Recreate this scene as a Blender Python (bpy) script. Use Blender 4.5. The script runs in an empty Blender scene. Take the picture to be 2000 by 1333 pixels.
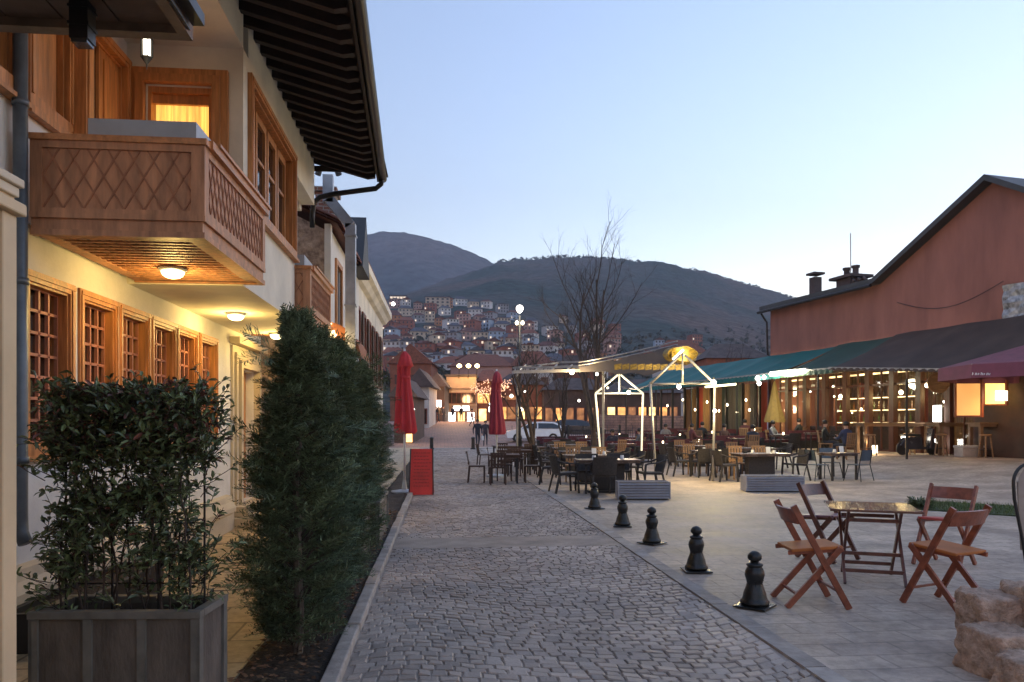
import bpy, bmesh, math, random
from mathutils import Vector, Matrix
R = math.radians
S = bpy.context.scene
C = S.collection
rnd = random.Random(7)

# ---------------------------------------------------------------- camera, sky, sun, exposure
YAW = 5.5
cam = bpy.data.objects.new('camera', bpy.data.cameras.new('camera')); C.objects.link(cam); S.camera = cam
cam.data.sensor_width = 36; cam.data.lens = 26; cam.data.shift_y = .0793
cam.data.clip_start = .05; cam.data.clip_end = 9000
cam.location = (0, 0, 1.6); cam.rotation_euler = (R(90), 0, R(-YAW))
world = bpy.data.worlds.new('World'); S.world = world; world.use_nodes = True
wn = world.node_tree.nodes; wl = world.node_tree.links
sky = wn.new('ShaderNodeTexSky'); sky.sky_type = 'NISHITA'; sky.sun_disc = False
sky.sun_elevation = R(-1); sky.sun_rotation = R(62); sky.ozone_density = 2.0; sky.dust_density = 1.0
tint = wn.new('ShaderNodeVectorMath'); tint.operation = 'MULTIPLY'; tint.inputs[1].default_value = (1.29, 1.08, .93)
wl.new(sky.outputs[0], tint.inputs[0]); wl.new(tint.outputs[0], wn['Background'].inputs[0])
wn['Background'].inputs[1].default_value = .15
sun = bpy.data.objects.new('sun', bpy.data.lights.new('sun', 'SUN')); C.objects.link(sun)
sun.data.energy = .018; sun.data.angle = R(60); sun.data.color = (1, .8, .68)
sun.rotation_euler = (R(84), 0, R(180 - 62))          # afterglow from the right, low over the hill
S.view_settings.view_transform = 'Standard'; S.view_settings.look = 'None'
S.view_settings.exposure = 4.85; S.view_settings.gamma = 1
S.render.engine = 'CYCLES'; S.cycles.use_denoising = True
S.cycles.max_bounces = 6; S.cycles.transparent_max_bounces = 12
S.cycles.sample_clamp_indirect = .6
LK = 1 / 21.0                                          # lamps and lit things are scaled to the dusk exposure

# ---------------------------------------------------------------- helpers
CY, SY = math.cos(R(YAW)), math.sin(R(YAW))
F0 = 26 / 36 * 2000
HZ = 666.5 + .0793 * 2000
def F(px, d):
    X = (px - 1000) / F0 * d
    return (X * CY + d * SY, -X * SY + d * CY)
def FZ(py, d): return 1.6 + (HZ - py) / F0 * d

def wmat(o):
    M = Matrix.Translation(o.location) @ o.rotation_euler.to_matrix().to_4x4()
    return wmat(o.parent) @ M if o.parent else M

class MB:
    def __init__(s): s.v = []; s.f = []; s.T = None
    def add(s, vs, fs):
        n = len(s.v)
        if s.T is not None: vs = [s.T @ Vector(p) for p in vs]
        s.v += [tuple(p) for p in vs]; s.f += [tuple(i + n for i in f) for f in fs]
        return s
    def box(s, x0, x1, y0, y1, z0, z1):
        return s.add([(x0,y0,z0),(x1,y0,z0),(x1,y1,z0),(x0,y1,z0),(x0,y0,z1),(x1,y0,z1),(x1,y1,z1),(x0,y1,z1)],
                     [(0,3,2,1),(4,5,6,7),(0,1,5,4),(1,2,6,5),(2,3,7,6),(3,0,4,7)])
    def bar(s, a, b, w, h=None, up=(0,0,1), w2=None, h2=None):
        a, b = Vector(a), Vector(b); h = h or w; d = (b - a).normalized(); u = Vector(up)
        if abs(d.dot(u)) > .98: u = Vector((1, 0, 0)) if abs(d.x) < .9 else Vector((0, 1, 0))
        r = d.cross(u).normalized(); u = r.cross(d).normalized()
        w2 = w2 or w; h2 = h2 or h; vs = []
        for p, ww, hh in ((a, w, h), (b, w2, h2)):
            for i, j in ((-1,-1),(1,-1),(1,1),(-1,1)): vs.append(p + r * i * ww / 2 + u * j * hh / 2)
        return s.add(vs, [(0,1,2,3),(7,6,5,4),(0,4,5,1),(1,5,6,2),(2,6,7,3),(3,7,4,0)])
    def tube(s, pts, rad, n=8, cap=True):
        pts = [Vector(p) for p in pts]; rr = rad if isinstance(rad, (list, tuple)) else [rad] * len(pts)
        vs = []; pr = None
        for i, p in enumerate(pts):
            d = (pts[min(i+1, len(pts)-1)] - pts[max(i-1, 0)]).normalized()
            if pr is None:
                pr = d.cross(Vector((0,0,1)) if abs(d.z) < .9 else Vector((1,0,0))).normalized()
            else:
                pr = (pr - d * pr.dot(d))
                pr = pr.normalized() if pr.length > 1e-6 else d.orthogonal().normalized()
            q = d.cross(pr)
            for k in range(n):
                a = 2 * math.pi * k / n
                vs.append(p + (pr * math.cos(a) + q * math.sin(a)) * rr[i])
        fs = []
        for i in range(len(pts) - 1):
            for k in range(n):
                fs.append((i*n+k, i*n+(k+1) % n, (i+1)*n+(k+1) % n, (i+1)*n+k))
        if cap:
            fs.append(tuple(range(n))[::-1]); fs.append(tuple((len(pts)-1)*n + k for k in range(n)))
        return s.add(vs, fs)
    def lathe(s, prof, n=16, c=(0, 0, 0)):
        vs = []; fs = []
        for r, z in prof:
            for k in range(n):
                a = 2 * math.pi * k / n; vs.append((c[0] + r * math.cos(a), c[1] + r * math.sin(a), c[2] + z))
        for i in range(len(prof) - 1):
            for k in range(n): fs.append((i*n+k, i*n+(k+1) % n, (i+1)*n+(k+1) % n, (i+1)*n+k))
        fs.append(tuple(range(n))[::-1]); fs.append(tuple((len(prof)-1)*n + k for k in range(n)))
        return s.add(vs, fs)
    def prism(s, poly, off):
        off = Vector(off); n = len(poly); a = [Vector(p) for p in poly]
        return s.add(a + [p + off for p in a], [tuple(range(n))[::-1], tuple(range(n, 2*n))] + [(i, (i+1) % n, n+(i+1) % n, n+i) for i in range(n)])
    def quad(s, *p): return s.add(p, [tuple(range(len(p)))])
    def wall(s, ax, c, back, u0, u1, z0, z1, holes):
        """wall face at constant ax ('x' or 'y') = c with holes (u0,u1,z0,z1) and reveals going to back"""
        us = sorted({u0, u1} | {h[0] for h in holes} | {h[1] for h in holes}); zs = sorted({z0, z1} | {h[2] for h in holes} | {h[3] for h in holes})
        P = (lambda u, z, t=c: (t, u, z)) if ax == 'x' else (lambda u, z, t=c: (u, t, z))
        inside = lambda u, z: any(h[0] < u < h[1] and h[2] < z < h[3] for h in holes)
        for i in range(len(us) - 1):
            for j in range(len(zs) - 1):
                if not inside((us[i]+us[i+1])/2, (zs[j]+zs[j+1])/2):
                    for t in (c, back): s.quad(P(us[i], zs[j], t), P(us[i+1], zs[j], t), P(us[i+1], zs[j+1], t), P(us[i], zs[j+1], t))
        for a, b, e, g in list(holes) + [(u0, u1, z0, z1)]:
            for p, q in (((a, e), (b, e)), ((b, e), (b, g)), ((b, g), (a, g)), ((a, g), (a, e))):
                s.quad(P(*p), P(*q), P(q[0], q[1], back), P(p[0], p[1], back))
        return s
    def build(s, name, m, parent=None, smooth=False, origin=None, bevel=0):
        me = bpy.data.meshes.new(name)
        vs = s.v
        if parent is not None:
            Mi = wmat(parent).inverted(); vs = [tuple(Mi @ Vector(p)) for p in vs]
        elif origin is not None:
            o0 = Vector(origin); vs = [tuple(Vector(p) - o0) for p in vs]
        me.from_pydata(vs, [], s.f); me.update()
        bm = bmesh.new(); bm.from_mesh(me); bmesh.ops.recalc_face_normals(bm, faces=bm.faces)
        bm.to_mesh(me); bm.free()
        for mm in (m if isinstance(m, (list, tuple)) else [m]): me.materials.append(mm)
        if smooth: me.shade_smooth()
        o = bpy.data.objects.new(name, me); C.objects.link(o)
        if parent is not None: o.parent = parent
        elif origin is not None: o.location = origin
        if bevel:
            b = o.modifiers.new('bevel', 'BEVEL'); b.width = bevel; b.segments = 2; b.limit_method = 'ANGLE'
        return o

def tag(o, label=None, cat=None, group=None, kind=None):
    for k, v in (('label', label), ('category', cat), ('group', group), ('kind', kind)):
        if v: o[k] = v
    return o
def thing(name, label, cat, loc=(0, 0, 0), rz=0, group=None):
    o = bpy.data.objects.new(name, None); C.objects.link(o); o.empty_display_size = .2
    o.location = loc; o.rotation_euler = (0, 0, rz)
    return tag(o, label, cat, group)
kids = {}
def children(o): return [c for c in list(bpy.data.objects) if c.parent == o]
def dup(o, loc=None, rz=None, label=None, group=None, sc=None, mats=None):
    if o.name not in kids: kids[o.name] = [(c, children(c)) for c in children(o)]
    r = o.copy(); C.objects.link(r)
    if loc is not None: r.location = loc
    if rz is not None: r.rotation_euler = (0, 0, rz)
    if label: r['label'] = label
    if group: r['group'] = group
    if sc: r.scale = sc
    for c, g in kids[o.name]:
        n = c.copy(); C.objects.link(n); n.parent = r
        if mats and c.name.split('.')[0] in mats:
            n.data = n.data.copy(); n.data.materials[0] = mats[c.name.split('.')[0]]
        for q in g:
            n2 = q.copy(); C.objects.link(n2); n2.parent = n
    return r
def place(o, loc, rz): o.location = loc; o.rotation_euler = (0, 0, rz); return o
class Pool:
    """first use moves the prototype itself, later uses copy it"""
    def __init__(s, o): s.o = o; s.n = 0
    def put(s, loc, rz, label, group, **k):
        s.n += 1
        if s.n == 1:
            if s.o.name not in kids: kids[s.o.name] = [(c, children(c)) for c in children(s.o)]
            s.o['label'] = label; s.o['group'] = group
            return place(s.o, loc, rz)
        return dup(s.o, loc, rz, label, group, **k)
def point(name, loc, w, col=(1, .62, .3), r=.08):
    l = bpy.data.lights.new(name, 'POINT'); l.energy = w * LK; l.color = col; l.shadow_soft_size = r
    o = bpy.data.objects.new(name, l); C.objects.link(o); o.location = loc; return o

# ---------------------------------------------------------------- materials
def mat(name, col, rough=.7, var=.12, vs=3.0, bump=.0, bs=40, metal=0, wood=None, col2=None, spec=None, island=0, stretch=None, trans=0, coat=0, dark=0):
    m = bpy.data.materials.new(name); m.use_nodes = True; n = m.node_tree.nodes; l = m.node_tree.links
    b = n['Principled BSDF']; b.inputs['Roughness'].default_value = rough; b.inputs['Metallic'].default_value = metal
    if spec is not None: b.inputs['Specular IOR Level'].default_value = spec
    if coat: b.inputs['Coat Weight'].default_value = coat
    tc = n.new('ShaderNodeTexCoord'); mp = n.new('ShaderNodeMapping'); l.new(tc.outputs['Object'], mp.inputs[0])
    if wood: mp.inputs['Scale'].default_value = wood
    elif stretch: mp.inputs['Scale'].default_value = stretch
    nz = n.new('ShaderNodeTexNoise'); nz.inputs['Scale'].default_value = vs; nz.inputs['Detail'].default_value = 6; nz.inputs['Roughness'].default_value = .6
    l.new(mp.outputs[0], nz.inputs['Vector'])
    rp = n.new('ShaderNodeValToRGB'); l.new(nz.outputs[0], rp.inputs[0])
    c2 = col2 or tuple(c * (1 - 2.2 * var) for c in col); c1 = tuple(min(1, c * (1 + var)) for c in col)
    rp.color_ramp.elements[0].position = .3; rp.color_ramp.elements[1].position = .7
    rp.color_ramp.elements[0].color = (*c2, 1); rp.color_ramp.elements[1].color = (*c1, 1)
    out = rp.outputs[0]
    if island:
        g = n.new('ShaderNodeNewGeometry'); mr = n.new('ShaderNodeMapRange'); l.new(g.outputs['Random Per Island'], mr.inputs[0])
        mr.inputs['To Min'].default_value = 1 - island; mr.inputs['To Max'].default_value = 1 + island
        vm = n.new('ShaderNodeVectorMath'); vm.operation = 'SCALE'; l.new(out, vm.inputs[0]); l.new(mr.outputs[0], vm.inputs['Scale']); out = vm.outputs[0]
    l.new(out, b.inputs['Base Color'])
    if bump:
        n2 = n.new('ShaderNodeTexNoise'); n2.inputs['Scale'].default_value = bs; n2.inputs['Detail'].default_value = 5
        l.new(mp.outputs[0], n2.inputs['Vector']); bp = n.new('ShaderNodeBump'); bp.inputs['Strength'].default_value = bump; bp.inputs['Distance'].default_value = .02
        l.new(n2.outputs[0], bp.inputs['Height']); l.new(bp.outputs[0], b.inputs['Normal'])
    rr = n.new('ShaderNodeMapRange'); l.new(nz.outputs[0], rr.inputs[0]); rr.inputs['To Min'].default_value = max(.02, rough - .12); rr.inputs['To Max'].default_value = min(1, rough + .12)
    l.new(rr.outputs[0], b.inputs['Roughness'])
    if trans:
        b.inputs['Transmission Weight'].default_value = trans
    return m
def emis(name, col, s, base=(.8, .8, .8), var=0, vs=8, stretch=None):
    m = bpy.data.materials.new(name); m.use_nodes = True; n = m.node_tree.nodes; l = m.node_tree.links; b = n['Principled BSDF']
    b.inputs['Base Color'].default_value = (*base, 1); b.inputs['Emission Color'].default_value = (*col, 1); s = s / 13; b.inputs['Emission Strength'].default_value = s * LK
    if var:
        tc = n.new('ShaderNodeTexCoord'); mp = n.new('ShaderNodeMapping'); l.new(tc.outputs['Object'], mp.inputs[0])
        if stretch: mp.inputs['Scale'].default_value = stretch
        nz = n.new('ShaderNodeTexNoise'); nz.inputs['Scale'].default_value = vs; nz.inputs['Detail'].default_value = 3; l.new(mp.outputs[0], nz.inputs['Vector'])
        mr = n.new('ShaderNodeMapRange'); l.new(nz.outputs[0], mr.inputs[0]); mr.inputs['From Min'].default_value = .3; mr.inputs['From Max'].default_value = .7
        mr.inputs['To Min'].default_value = s * LK * (1 - var); mr.inputs['To Max'].default_value = s * LK * (1 + var * .5); l.new(mr.outputs[0], b.inputs['Emission Strength'])
    return m
def brickmat(name, c1, c2, mortar, sx, sy, rough=.6, bump=.4, ms=.02, rot=0, coord='Object', vary=.25, off=.5, warp=0, plane='xy'):
    m = bpy.data.materials.new(name); m.use_nodes = True; n = m.node_tree.nodes; l = m.node_tree.links; b = n['Principled BSDF']
    tc = n.new('ShaderNodeTexCoord'); mp = n.new('ShaderNodeMapping'); l.new(tc.outputs[coord], mp.inputs[0]); mp.inputs['Rotation'].default_value = {'xy': (0, 0, rot), 'xz': (R(-90), 0, 0), 'yz': (R(-90), 0, R(-90))}[plane]
    src = mp.outputs[0]
    if plane != 'xy':                     # swap axes so bricks run up the wall
        sp = n.new('ShaderNodeSeparateXYZ'); cb = n.new('ShaderNodeCombineXYZ'); l.new(tc.outputs[coord], sp.inputs[0])
        l.new(sp.outputs[0 if plane == 'xz' else 1], cb.inputs[0]); l.new(sp.outputs[2], cb.inputs[1]); src = cb.outputs[0]
    if warp:
        wz = n.new('ShaderNodeTexNoise'); wz.inputs['Scale'].default_value = .8; l.new(src, wz.inputs['Vector'])
        va = n.new('ShaderNodeVectorMath'); va.operation = 'MULTIPLY_ADD'; l.new(wz.outputs['Color'], va.inputs[0]); va.inputs[1].default_value = (warp,) * 3; l.new(src, va.inputs[2]); src = va.outputs[0]
    br = n.new('ShaderNodeTexBrick'); l.new(src, br.inputs['Vector']); br.offset = off
    br.inputs['Scale'].default_value = 1; br.inputs['Brick Width'].default_value = sx; br.inputs['Row Height'].default_value = sy
    br.inputs['Mortar Size'].default_value = ms; br.inputs['Mortar Smooth'].default_value = .3; br.inputs['Bias'].default_value = 0
    br.inputs['Color1'].default_value = (*c1, 1); br.inputs['Color2'].default_value = (*c2, 1); br.inputs['Mortar'].default_value = (*mortar, 1)
    nz = n.new('ShaderNodeTexNoise'); nz.inputs['Scale'].default_value = 1.3; nz.inputs['Detail'].default_value = 8; l.new(tc.outputs[coord], nz.inputs['Vector'])
    mr = n.new('ShaderNodeMapRange'); l.new(nz.outputs[0], mr.inputs[0]); mr.inputs['From Min'].default_value = .3; mr.inputs['From Max'].default_value = .7
    mr.inputs['To Min'].default_value = 1 - vary; mr.inputs['To Max'].default_value = 1 + vary
    vm = n.new('ShaderNodeVectorMath'); vm.operation = 'SCALE'; l.new(br.outputs['Color'], vm.inputs[0]); l.new(mr.outputs[0], vm.inputs['Scale'])
    n5 = n.new('ShaderNodeTexNoise'); n5.inputs['Scale'].default_value = 11; n5.inputs['Detail'].default_value = 7; n5.inputs['Roughness'].default_value = .7; l.new(tc.outputs[coord], n5.inputs['Vector'])
    m5 = n.new('ShaderNodeMapRange'); l.new(n5.outputs[0], m5.inputs[0]); m5.inputs['From Min'].default_value = .32; m5.inputs['From Max'].default_value = .6; m5.inputs['To Min'].default_value = .66; m5.inputs['To Max'].default_value = 1.06
    v5 = n.new('ShaderNodeVectorMath'); v5.operation = 'SCALE'; l.new(vm.outputs[0], v5.inputs[0]); l.new(m5.outputs[0], v5.inputs['Scale']); l.new(v5.outputs[0], b.inputs['Base Color'])
    r2 = n.new('ShaderNodeMapRange'); l.new(nz.outputs[0], r2.inputs[0]); r2.inputs['To Min'].default_value = rough - .15; r2.inputs['To Max'].default_value = min(1, rough + .2); l.new(r2.outputs[0], b.inputs['Roughness'])
    f = n.new('ShaderNodeTexNoise'); f.inputs['Scale'].default_value = 30; l.new(tc.outputs[coord], f.inputs['Vector'])
    mx = n.new('ShaderNodeMath'); mx.operation = 'MULTIPLY_ADD'; l.new(f.outputs[0], mx.inputs[0]); mx.inputs[1].default_value = .25
    iv = n.new('ShaderNodeMath'); iv.operation = 'SUBTRACT'; iv.inputs[0].default_value = 1; l.new(br.outputs['Fac'], iv.inputs[1]); l.new(iv.outputs[0], mx.inputs[2])
    bp = n.new('ShaderNodeBump'); bp.inputs['Strength'].default_value = bump; bp.inputs['Distance'].default_value = .02; l.new(mx.outputs[0], bp.inputs['Height']); l.new(bp.outputs[0], b.inputs['Normal'])
    return m
def glassmat(name, col=(.02, .02, .025), rough=.06):
    m = bpy.data.materials.new(name); m.use_nodes = True; b = m.node_tree.nodes['Principled BSDF']
    b.inputs['Base Color'].default_value = (*col, 1); b.inputs['Roughness'].default_value = rough; b.inputs['Specular IOR Level'].default_value = .6
    return m
def clearglass(name, a=.12):
    m = bpy.data.materials.new(name); m.use_nodes = True; n = m.node_tree.nodes; l = m.node_tree.links
    for x in list(n):
        if x.type == 'BSDF_PRINCIPLED': n.remove(x)
    t = n.new('ShaderNodeBsdfTransparent'); g = n.new('ShaderNodeBsdfGlossy'); g.inputs['Roughness'].default_value = .04; t.inputs[0].default_value = (.9, .93, .92, 1)
    mx = n.new('ShaderNodeMixShader'); mx.inputs[0].default_value = a; l.new(t.outputs[0], mx.inputs[1]); l.new(g.outputs[0], mx.inputs[2]); l.new(mx.outputs[0], n['Material Output'].inputs[0])
    return m

M = {}
M['plaster'] = mat('cream_plaster', (.78, .72, .60), .85, .11, 1.1, .12, 25)
M['plaster_white'] = mat('white_plaster', (.78, .75, .70), .85, .11, 1.2, .12, 25)
M['cream'] = mat('cream_paint', (.60, .50, .36), .5, .06, 2, .05, 20)
M['wood'] = mat('orange_wood', (.56, .235, .078), .45, .22, 2.5, .2, 14, wood=(9, 9, .8))
M['wood_h'] = mat('orange_wood_rail', (.54, .23, .09), .45, .18, 2.5, .12, 14, wood=(9, .8, 9))
M['wood_pink'] = mat('lattice_wood', (.55, .22, .13), .5, .16, 3, .08, 20)
M['plank'] = mat('balcony_board', (.52, .245, .125), .55, .2, 2.2, .1, 20, wood=(6, 6, 1))
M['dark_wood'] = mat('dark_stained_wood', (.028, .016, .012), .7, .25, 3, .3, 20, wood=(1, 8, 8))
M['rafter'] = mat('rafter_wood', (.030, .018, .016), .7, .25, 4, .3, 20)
M['tile'] = mat('clay_tile', (.22, .08, .05), .8, .25, 4, .3, 20, island=.35)
M['grey_tile'] = mat('weathered_tile', (.10, .075, .07), .85, .25, 1.2, .3, 5)
M['zinc'] = mat('galvanised_sheet', (.42, .45, .50), .42, .12, 4, .05, 20, metal=.6)
M['pipe'] = mat('dark_gutter_metal', (.030, .030, .033), .4, .2, 6, .03, 20, metal=.4)
M['grey_pipe'] = mat('grey_downpipe', (.12, .14, .16), .4, .15, 6, .03, 20, metal=.3)
M['pane_dark'] = glassmat('dark_window_glass', (.03, .018, .016), .08)
M['pane_blue'] = glassmat('dusk_window_glass', (.035, .04, .05), .05)
M['iron'] = mat('cast_iron', (.018, .019, .019), .32, .3, 12, .25, 60, metal=.3, spec=.6)
M['black'] = mat('black_metal', (.015, .015, .016), .45, .2, 10)
M['soil'] = mat('soil', (.045, .03, .02), .95, .35, 12, .8, 40)
M['leaf'] = mat('glossy_leaf', (.105, .145, .062), .36, .3, 7, island=.65, col2=(.070, .082, .038))
M['leaf_red'] = mat('young_red_leaf', (.16, .06, .045), .45, .25, 9, island=.4)
M['conifer'] = mat('conifer_spray', (.120, .165, .085), .75, .3, 5, island=.6, col2=(.070, .095, .055))
M['bark'] = mat('bark', (.075, .055, .045), .9, .25, 8, .5, 30)
M['stem'] = mat('pale_stem', (.16, .12, .09), .85, .2, 12, .3, 40)
M['stone'] = mat('rough_stone', (.34, .29, .25), .9, .18, 3, .7, 9, island=.12)
M['kerb'] = mat('kerb_stone', (.37, .32, .28), .85, .16, 5, .35, 25, island=.15)
M['planter'] = mat('weathered_planter_board', (.13, .105, .085), .8, .25, 3, .35, 30, stretch=(2, 2, .7))
M['planter_trim'] = mat('planter_frame_metal', (.16, .15, .13), .6, .2, 5, .1, 30)
M['slate'] = mat('grey_metal_slat', (.34, .34, .37), .45, .1, 3, .05, 20, metal=.2)
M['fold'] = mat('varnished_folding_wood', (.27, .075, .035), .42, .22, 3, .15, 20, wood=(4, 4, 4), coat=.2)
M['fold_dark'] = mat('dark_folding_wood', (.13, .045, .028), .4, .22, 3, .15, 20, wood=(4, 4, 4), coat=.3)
M['seat'] = mat('orange_plywood_seat', (.50, .17, .05), .65, .15, 3, spec=.2)
M['seat_red'] = mat('red_seat', (.55, .09, .07), .65, .1, 3)
M['seat_mauve'] = mat('mauve_seat', (.24, .12, .14), .4, .1, 3)
M['wicker'] = mat('dark_wicker', (.035, .028, .026), .6, .3, 25, .6, 90)
M['tabletop'] = mat('dark_tabletop', (.14, .10, .085), .28, .2, 4, .03, 30)
M['tanwood'] = mat('tan_wood', (.30, .17, .085), .55, .2, 4, .1, 20, wood=(1, 1, 6))
M['red'] = mat('red_canvas', (.50, .030, .040), .75, .12, 4, .15, 30)
M['red_dark'] = mat('dark_red_canvas', (.33, .035, .055), .75, .12, 4, .15, 30)
M['wine'] = mat('wine_canvas', (.26, .10, .12), .8, .1, 4, .1, 30)
M['teal'] = mat('teal_canvas', (.012, .135, .125), .75, .12, 2, .1, 20)
M['teal_shaded'] = mat('shaded_teal_canvas', (.032, .075, .055), .75, .12, 2, .1, 20)  # teal canvas darkened in colour, painting the shaded stretch of awning
M['brown_canvas'] = mat('brown_canvas', (.075, .050, .039), .8, .2, 1, .1, 20)
M['grey_canvas'] = mat('grey_canvas', (.11, .095, .095), .8, .12, 2, .1, 20)
M['white_steel'] = mat('white_steel', (.60, .60, .60), .4, .06, 5)
M['steel'] = mat('grey_steel_tube', (.36, .35, .34), .35, .1, 6, metal=.4)
M['terracotta'] = mat('terracotta_render', (.30, .130, .100), .88, .16, .9, .4, 7, stretch=(1, 1, .28))
M['roofdark'] = mat('dark_roof_sheet', (.05, .055, .06), .6, .15, 2, .1, 10)
M['browndark'] = mat('dark_brown_timber', (.06, .03, .022), .6, .2, 3, .1, 20)
M['cafe_wood'] = mat('dark_red_timber', (.10, .032, .020), .45, .2, 3, .1, 20, stretch=(4, 4, .6))
M['rubble'] = mat('rubble_stone', (.40, .31, .25), .95, .34, 9, 1.0, 16, col2=(.15, .10, .08))
M['redwood'] = mat('red_brown_timber', (.20, .055, .030), .5, .2, 3, .1, 20, stretch=(4, 4, .6))
M['grass'] = mat('grass_ground', (.06, .085, .03), .95, .3, 10, .8, 60)
M['white'] = mat('white_paint', (.72, .72, .72), .5, .05, 5)
M['clear'] = clearglass('clear_glass')
M['skin'] = mat('skin', (.45, .27, .20), .6, .05, 5)
M['hair'] = mat('dark_hair', (.02, .014, .01), .6, .1, 20)
M['warm1'] = emis('warm_lamp_glass', (1, .83, .50), 75)
M['bulb'] = emis('bulb', (1, .80, .48), 120)
M['bulb_w'] = emis('white_bulb', (1, .93, .80), 130)
M['curtain'] = emis('lit_curtain', (1, .50, .10), 12, (.6, .42, .2), .55, 3, (9, 9, .4))
M['tube'] = emis('fluorescent_tube', (1, .93, .62), 150)
M['frame_glow'] = emis('led_frame', (1, .86, .55), 10, (.8, .8, .7))

# ---------------------------------------------------------------- ground
UF = Vector((-.1735, .985, 0)); VF = Vector((-.985, -.1735, 0)); OF = Vector((17.3, 28.47, 0))   # café facade: along, outward, origin
def sm(a, b, x): t = max(0, min(1, (x - a) / (b - a))); return t * t * (3 - 2 * t)
def gz(x, y):
    v = (Vector((x, y, 0)) - OF).dot(VF)
    return .45 * (1 - sm(1.5, 8.5, v)) if x > 2 else 0.0
def L(u, v, z=0):
    p = OF + UF * u + VF * v; return (p.x, p.y, z)
def struct(o): o['kind'] = 'structure'; return o

g = MB(); g.quad((-4000, -300, -.25), (4000, -300, -.25), (4000, 5000, -.25), (-4000, 5000, -.25))
struct(g.build('ground', mat('far_ground', (.08, .075, .06), .95, .3, .02)))

# cobbled street: every sett a small raised stone, laid in wavering courses
st = MB(); st.box(-.62, 2.36, 1.0, 46, -.2, -.009)
r2 = random.Random(3)
def warp(x, y): return .26 * math.sin(1.9 * x + .23 * y + .6) + .07 * math.sin(3.7 * x - .6 * y) + .035 * math.sin(1.7 * y)
y = 2.0; row = 0
while y < 44.5:
    p = .094 + r2.uniform(-.006, .008); x = -.60 + r2.uniform(-.12, 0)
    while x < 2.34:
        w = .112 + r2.uniform(-.024, .028)
        x0, x1 = max(x, -.60), min(x + w - .010, 2.34)
        if x1 - x0 > .035:
            wv = [warp(x0, y), warp(x1, y)]; yy = y + (wv[0] + wv[1]) / 2 + r2.uniform(-.006, .006)
            if not (9.45 < yy < 10.25) and yy > 2:
                h = r2.uniform(-.003, .004); dy = p / 2 - .0055; sl = (wv[1] - wv[0]) / 2 * .9
                j = lambda s=.005: r2.uniform(-s, s)
                c = [(x0 + j(), yy - dy - sl + j()), (x1 + j(), yy - dy + sl + j()), (x1 + j(), yy + dy + sl + j()), (x0 + j(), yy + dy - sl + j())]
                mx, my = (x0 + x1) / 2, yy; e = .84 if y < 22 else .88
                t = [(mx + (a - mx) * e, my + (b - my) * e) for a, b in c]
                tl, tm = r2.uniform(-.003, .003), r2.uniform(-.003, .003)
                vs = [(a, b, h - .016) for a, b in c] + [(a, b, h - .003) for a, b in c] + [(a, b, h + .003 + tl * (1 if k in (1, 2) else -1) + tm * (1 if k > 1 else -1)) for k, (a, b) in enumerate(t)]
                fs = [(8, 9, 10, 11)] + [(4 + k, 4 + (k + 1) % 4, 8 + (k + 1) % 4, 8 + k) for k in range(4)]
                if y < 25: fs += [(k, (k + 1) % 4, 4 + (k + 1) % 4, 4 + k) for k in range(4)]
                st.add(vs, fs)
        x += w
    y += p; row += 1
cob = mat('granite_sett', (.37, .30, .25), .62, .26, .6, .35, 55, col2=(.22, .18, .155), island=.19, spec=.4)
struct(st.build('cobbled_street', cob))
bd = MB(); bd.box(-.60, 2.34, 9.42, 10.28, -.1, .003)
struct(bd.build('concrete_band', mat('worn_concrete', (.36, .29, .235), .85, .18, 2.2, .4, 40)))
bd = MB(); bd.box(-3.1, 9, 44.6, 45.7, -.1, .02)
struct(bd.build('stone_crossing_strip', mat('pale_paving_strip', (.34, .31, .28), .8, .12, 2, .2, 20)))

# plaza: a slab sheet that climbs gently to the café front
nx, ny = 70, 90; pz = MB(); vs = []
for j in range(ny + 1):
    for i in range(nx + 1):
        x = 2.35 + (44 - 2.35) * (i / nx) ** 1.2; y = -3 + 75 * j / ny
        vs.append((x, y, gz(x, y) + .002))
pz.add(vs, [(j*(nx+1)+i, j*(nx+1)+i+1, (j+1)*(nx+1)+i+1, (j+1)*(nx+1)+i) for j in range(ny) for i in range(nx)])
struct(pz.build('plaza_paving', brickmat('plaza_slab', (.45, .36, .28), (.39, .31, .245), (.30, .24, .19), .50, .27, .66, .45, .010, vary=.36, warp=.07), smooth=True))
ek = MB(); yy = -2.0; r3 = random.Random(5)
while yy < 44:
    l_ = r3.uniform(.75, 1.05); ek.box(2.352, 2.50, yy, yy + l_ - .012, -.1, .010 + r3.uniform(0, .003)); yy += l_
struct(ek.build('flush_edging', M['kerb']))
kb = MB(); yy = -1.0
while yy < 44:
    l_ = r3.uniform(.55, .85); x = -.72 + r3.uniform(-.006, .006)
    kb.box(x, x + .105, yy, yy + l_ - .014, -.1, .062 + r3.uniform(-.006, .006)); yy += l_
struct(kb.build('kerb', M['kerb'], bevel=.012))

wk = MB(); wk.box(-3.2, -1.26, -1, 46, -.15, .03)
struct(wk.build('walkway', brickmat('walkway_slab', (.50, .37, .22), (.42, .32, .19), (.20, .15, .09), .5, .5, .6, .3, .012, vary=.3, warp=.04)))
sb = MB(); vs = []; n1, n2 = 8, 150
for j in range(n2 + 1):
    for i in range(n1 + 1):
        x = -1.26 + .54 * i / n1; y = -1 + 45 * j / n2
        vs.append((x, y, .035 + .025 * math.sin(7 * x + 3 * math.sin(2 * y)) * math.sin(5.3 * y) + (0 if 0 < i < n1 else -.03)))
sb.add(vs, [(j*(n1+1)+i, j*(n1+1)+i+1, (j+1)*(n1+1)+i+1, (j+1)*(n1+1)+i) for j in range(n2) for i in range(n1)])
struct(sb.build('planting_bed', M['soil']))
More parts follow.
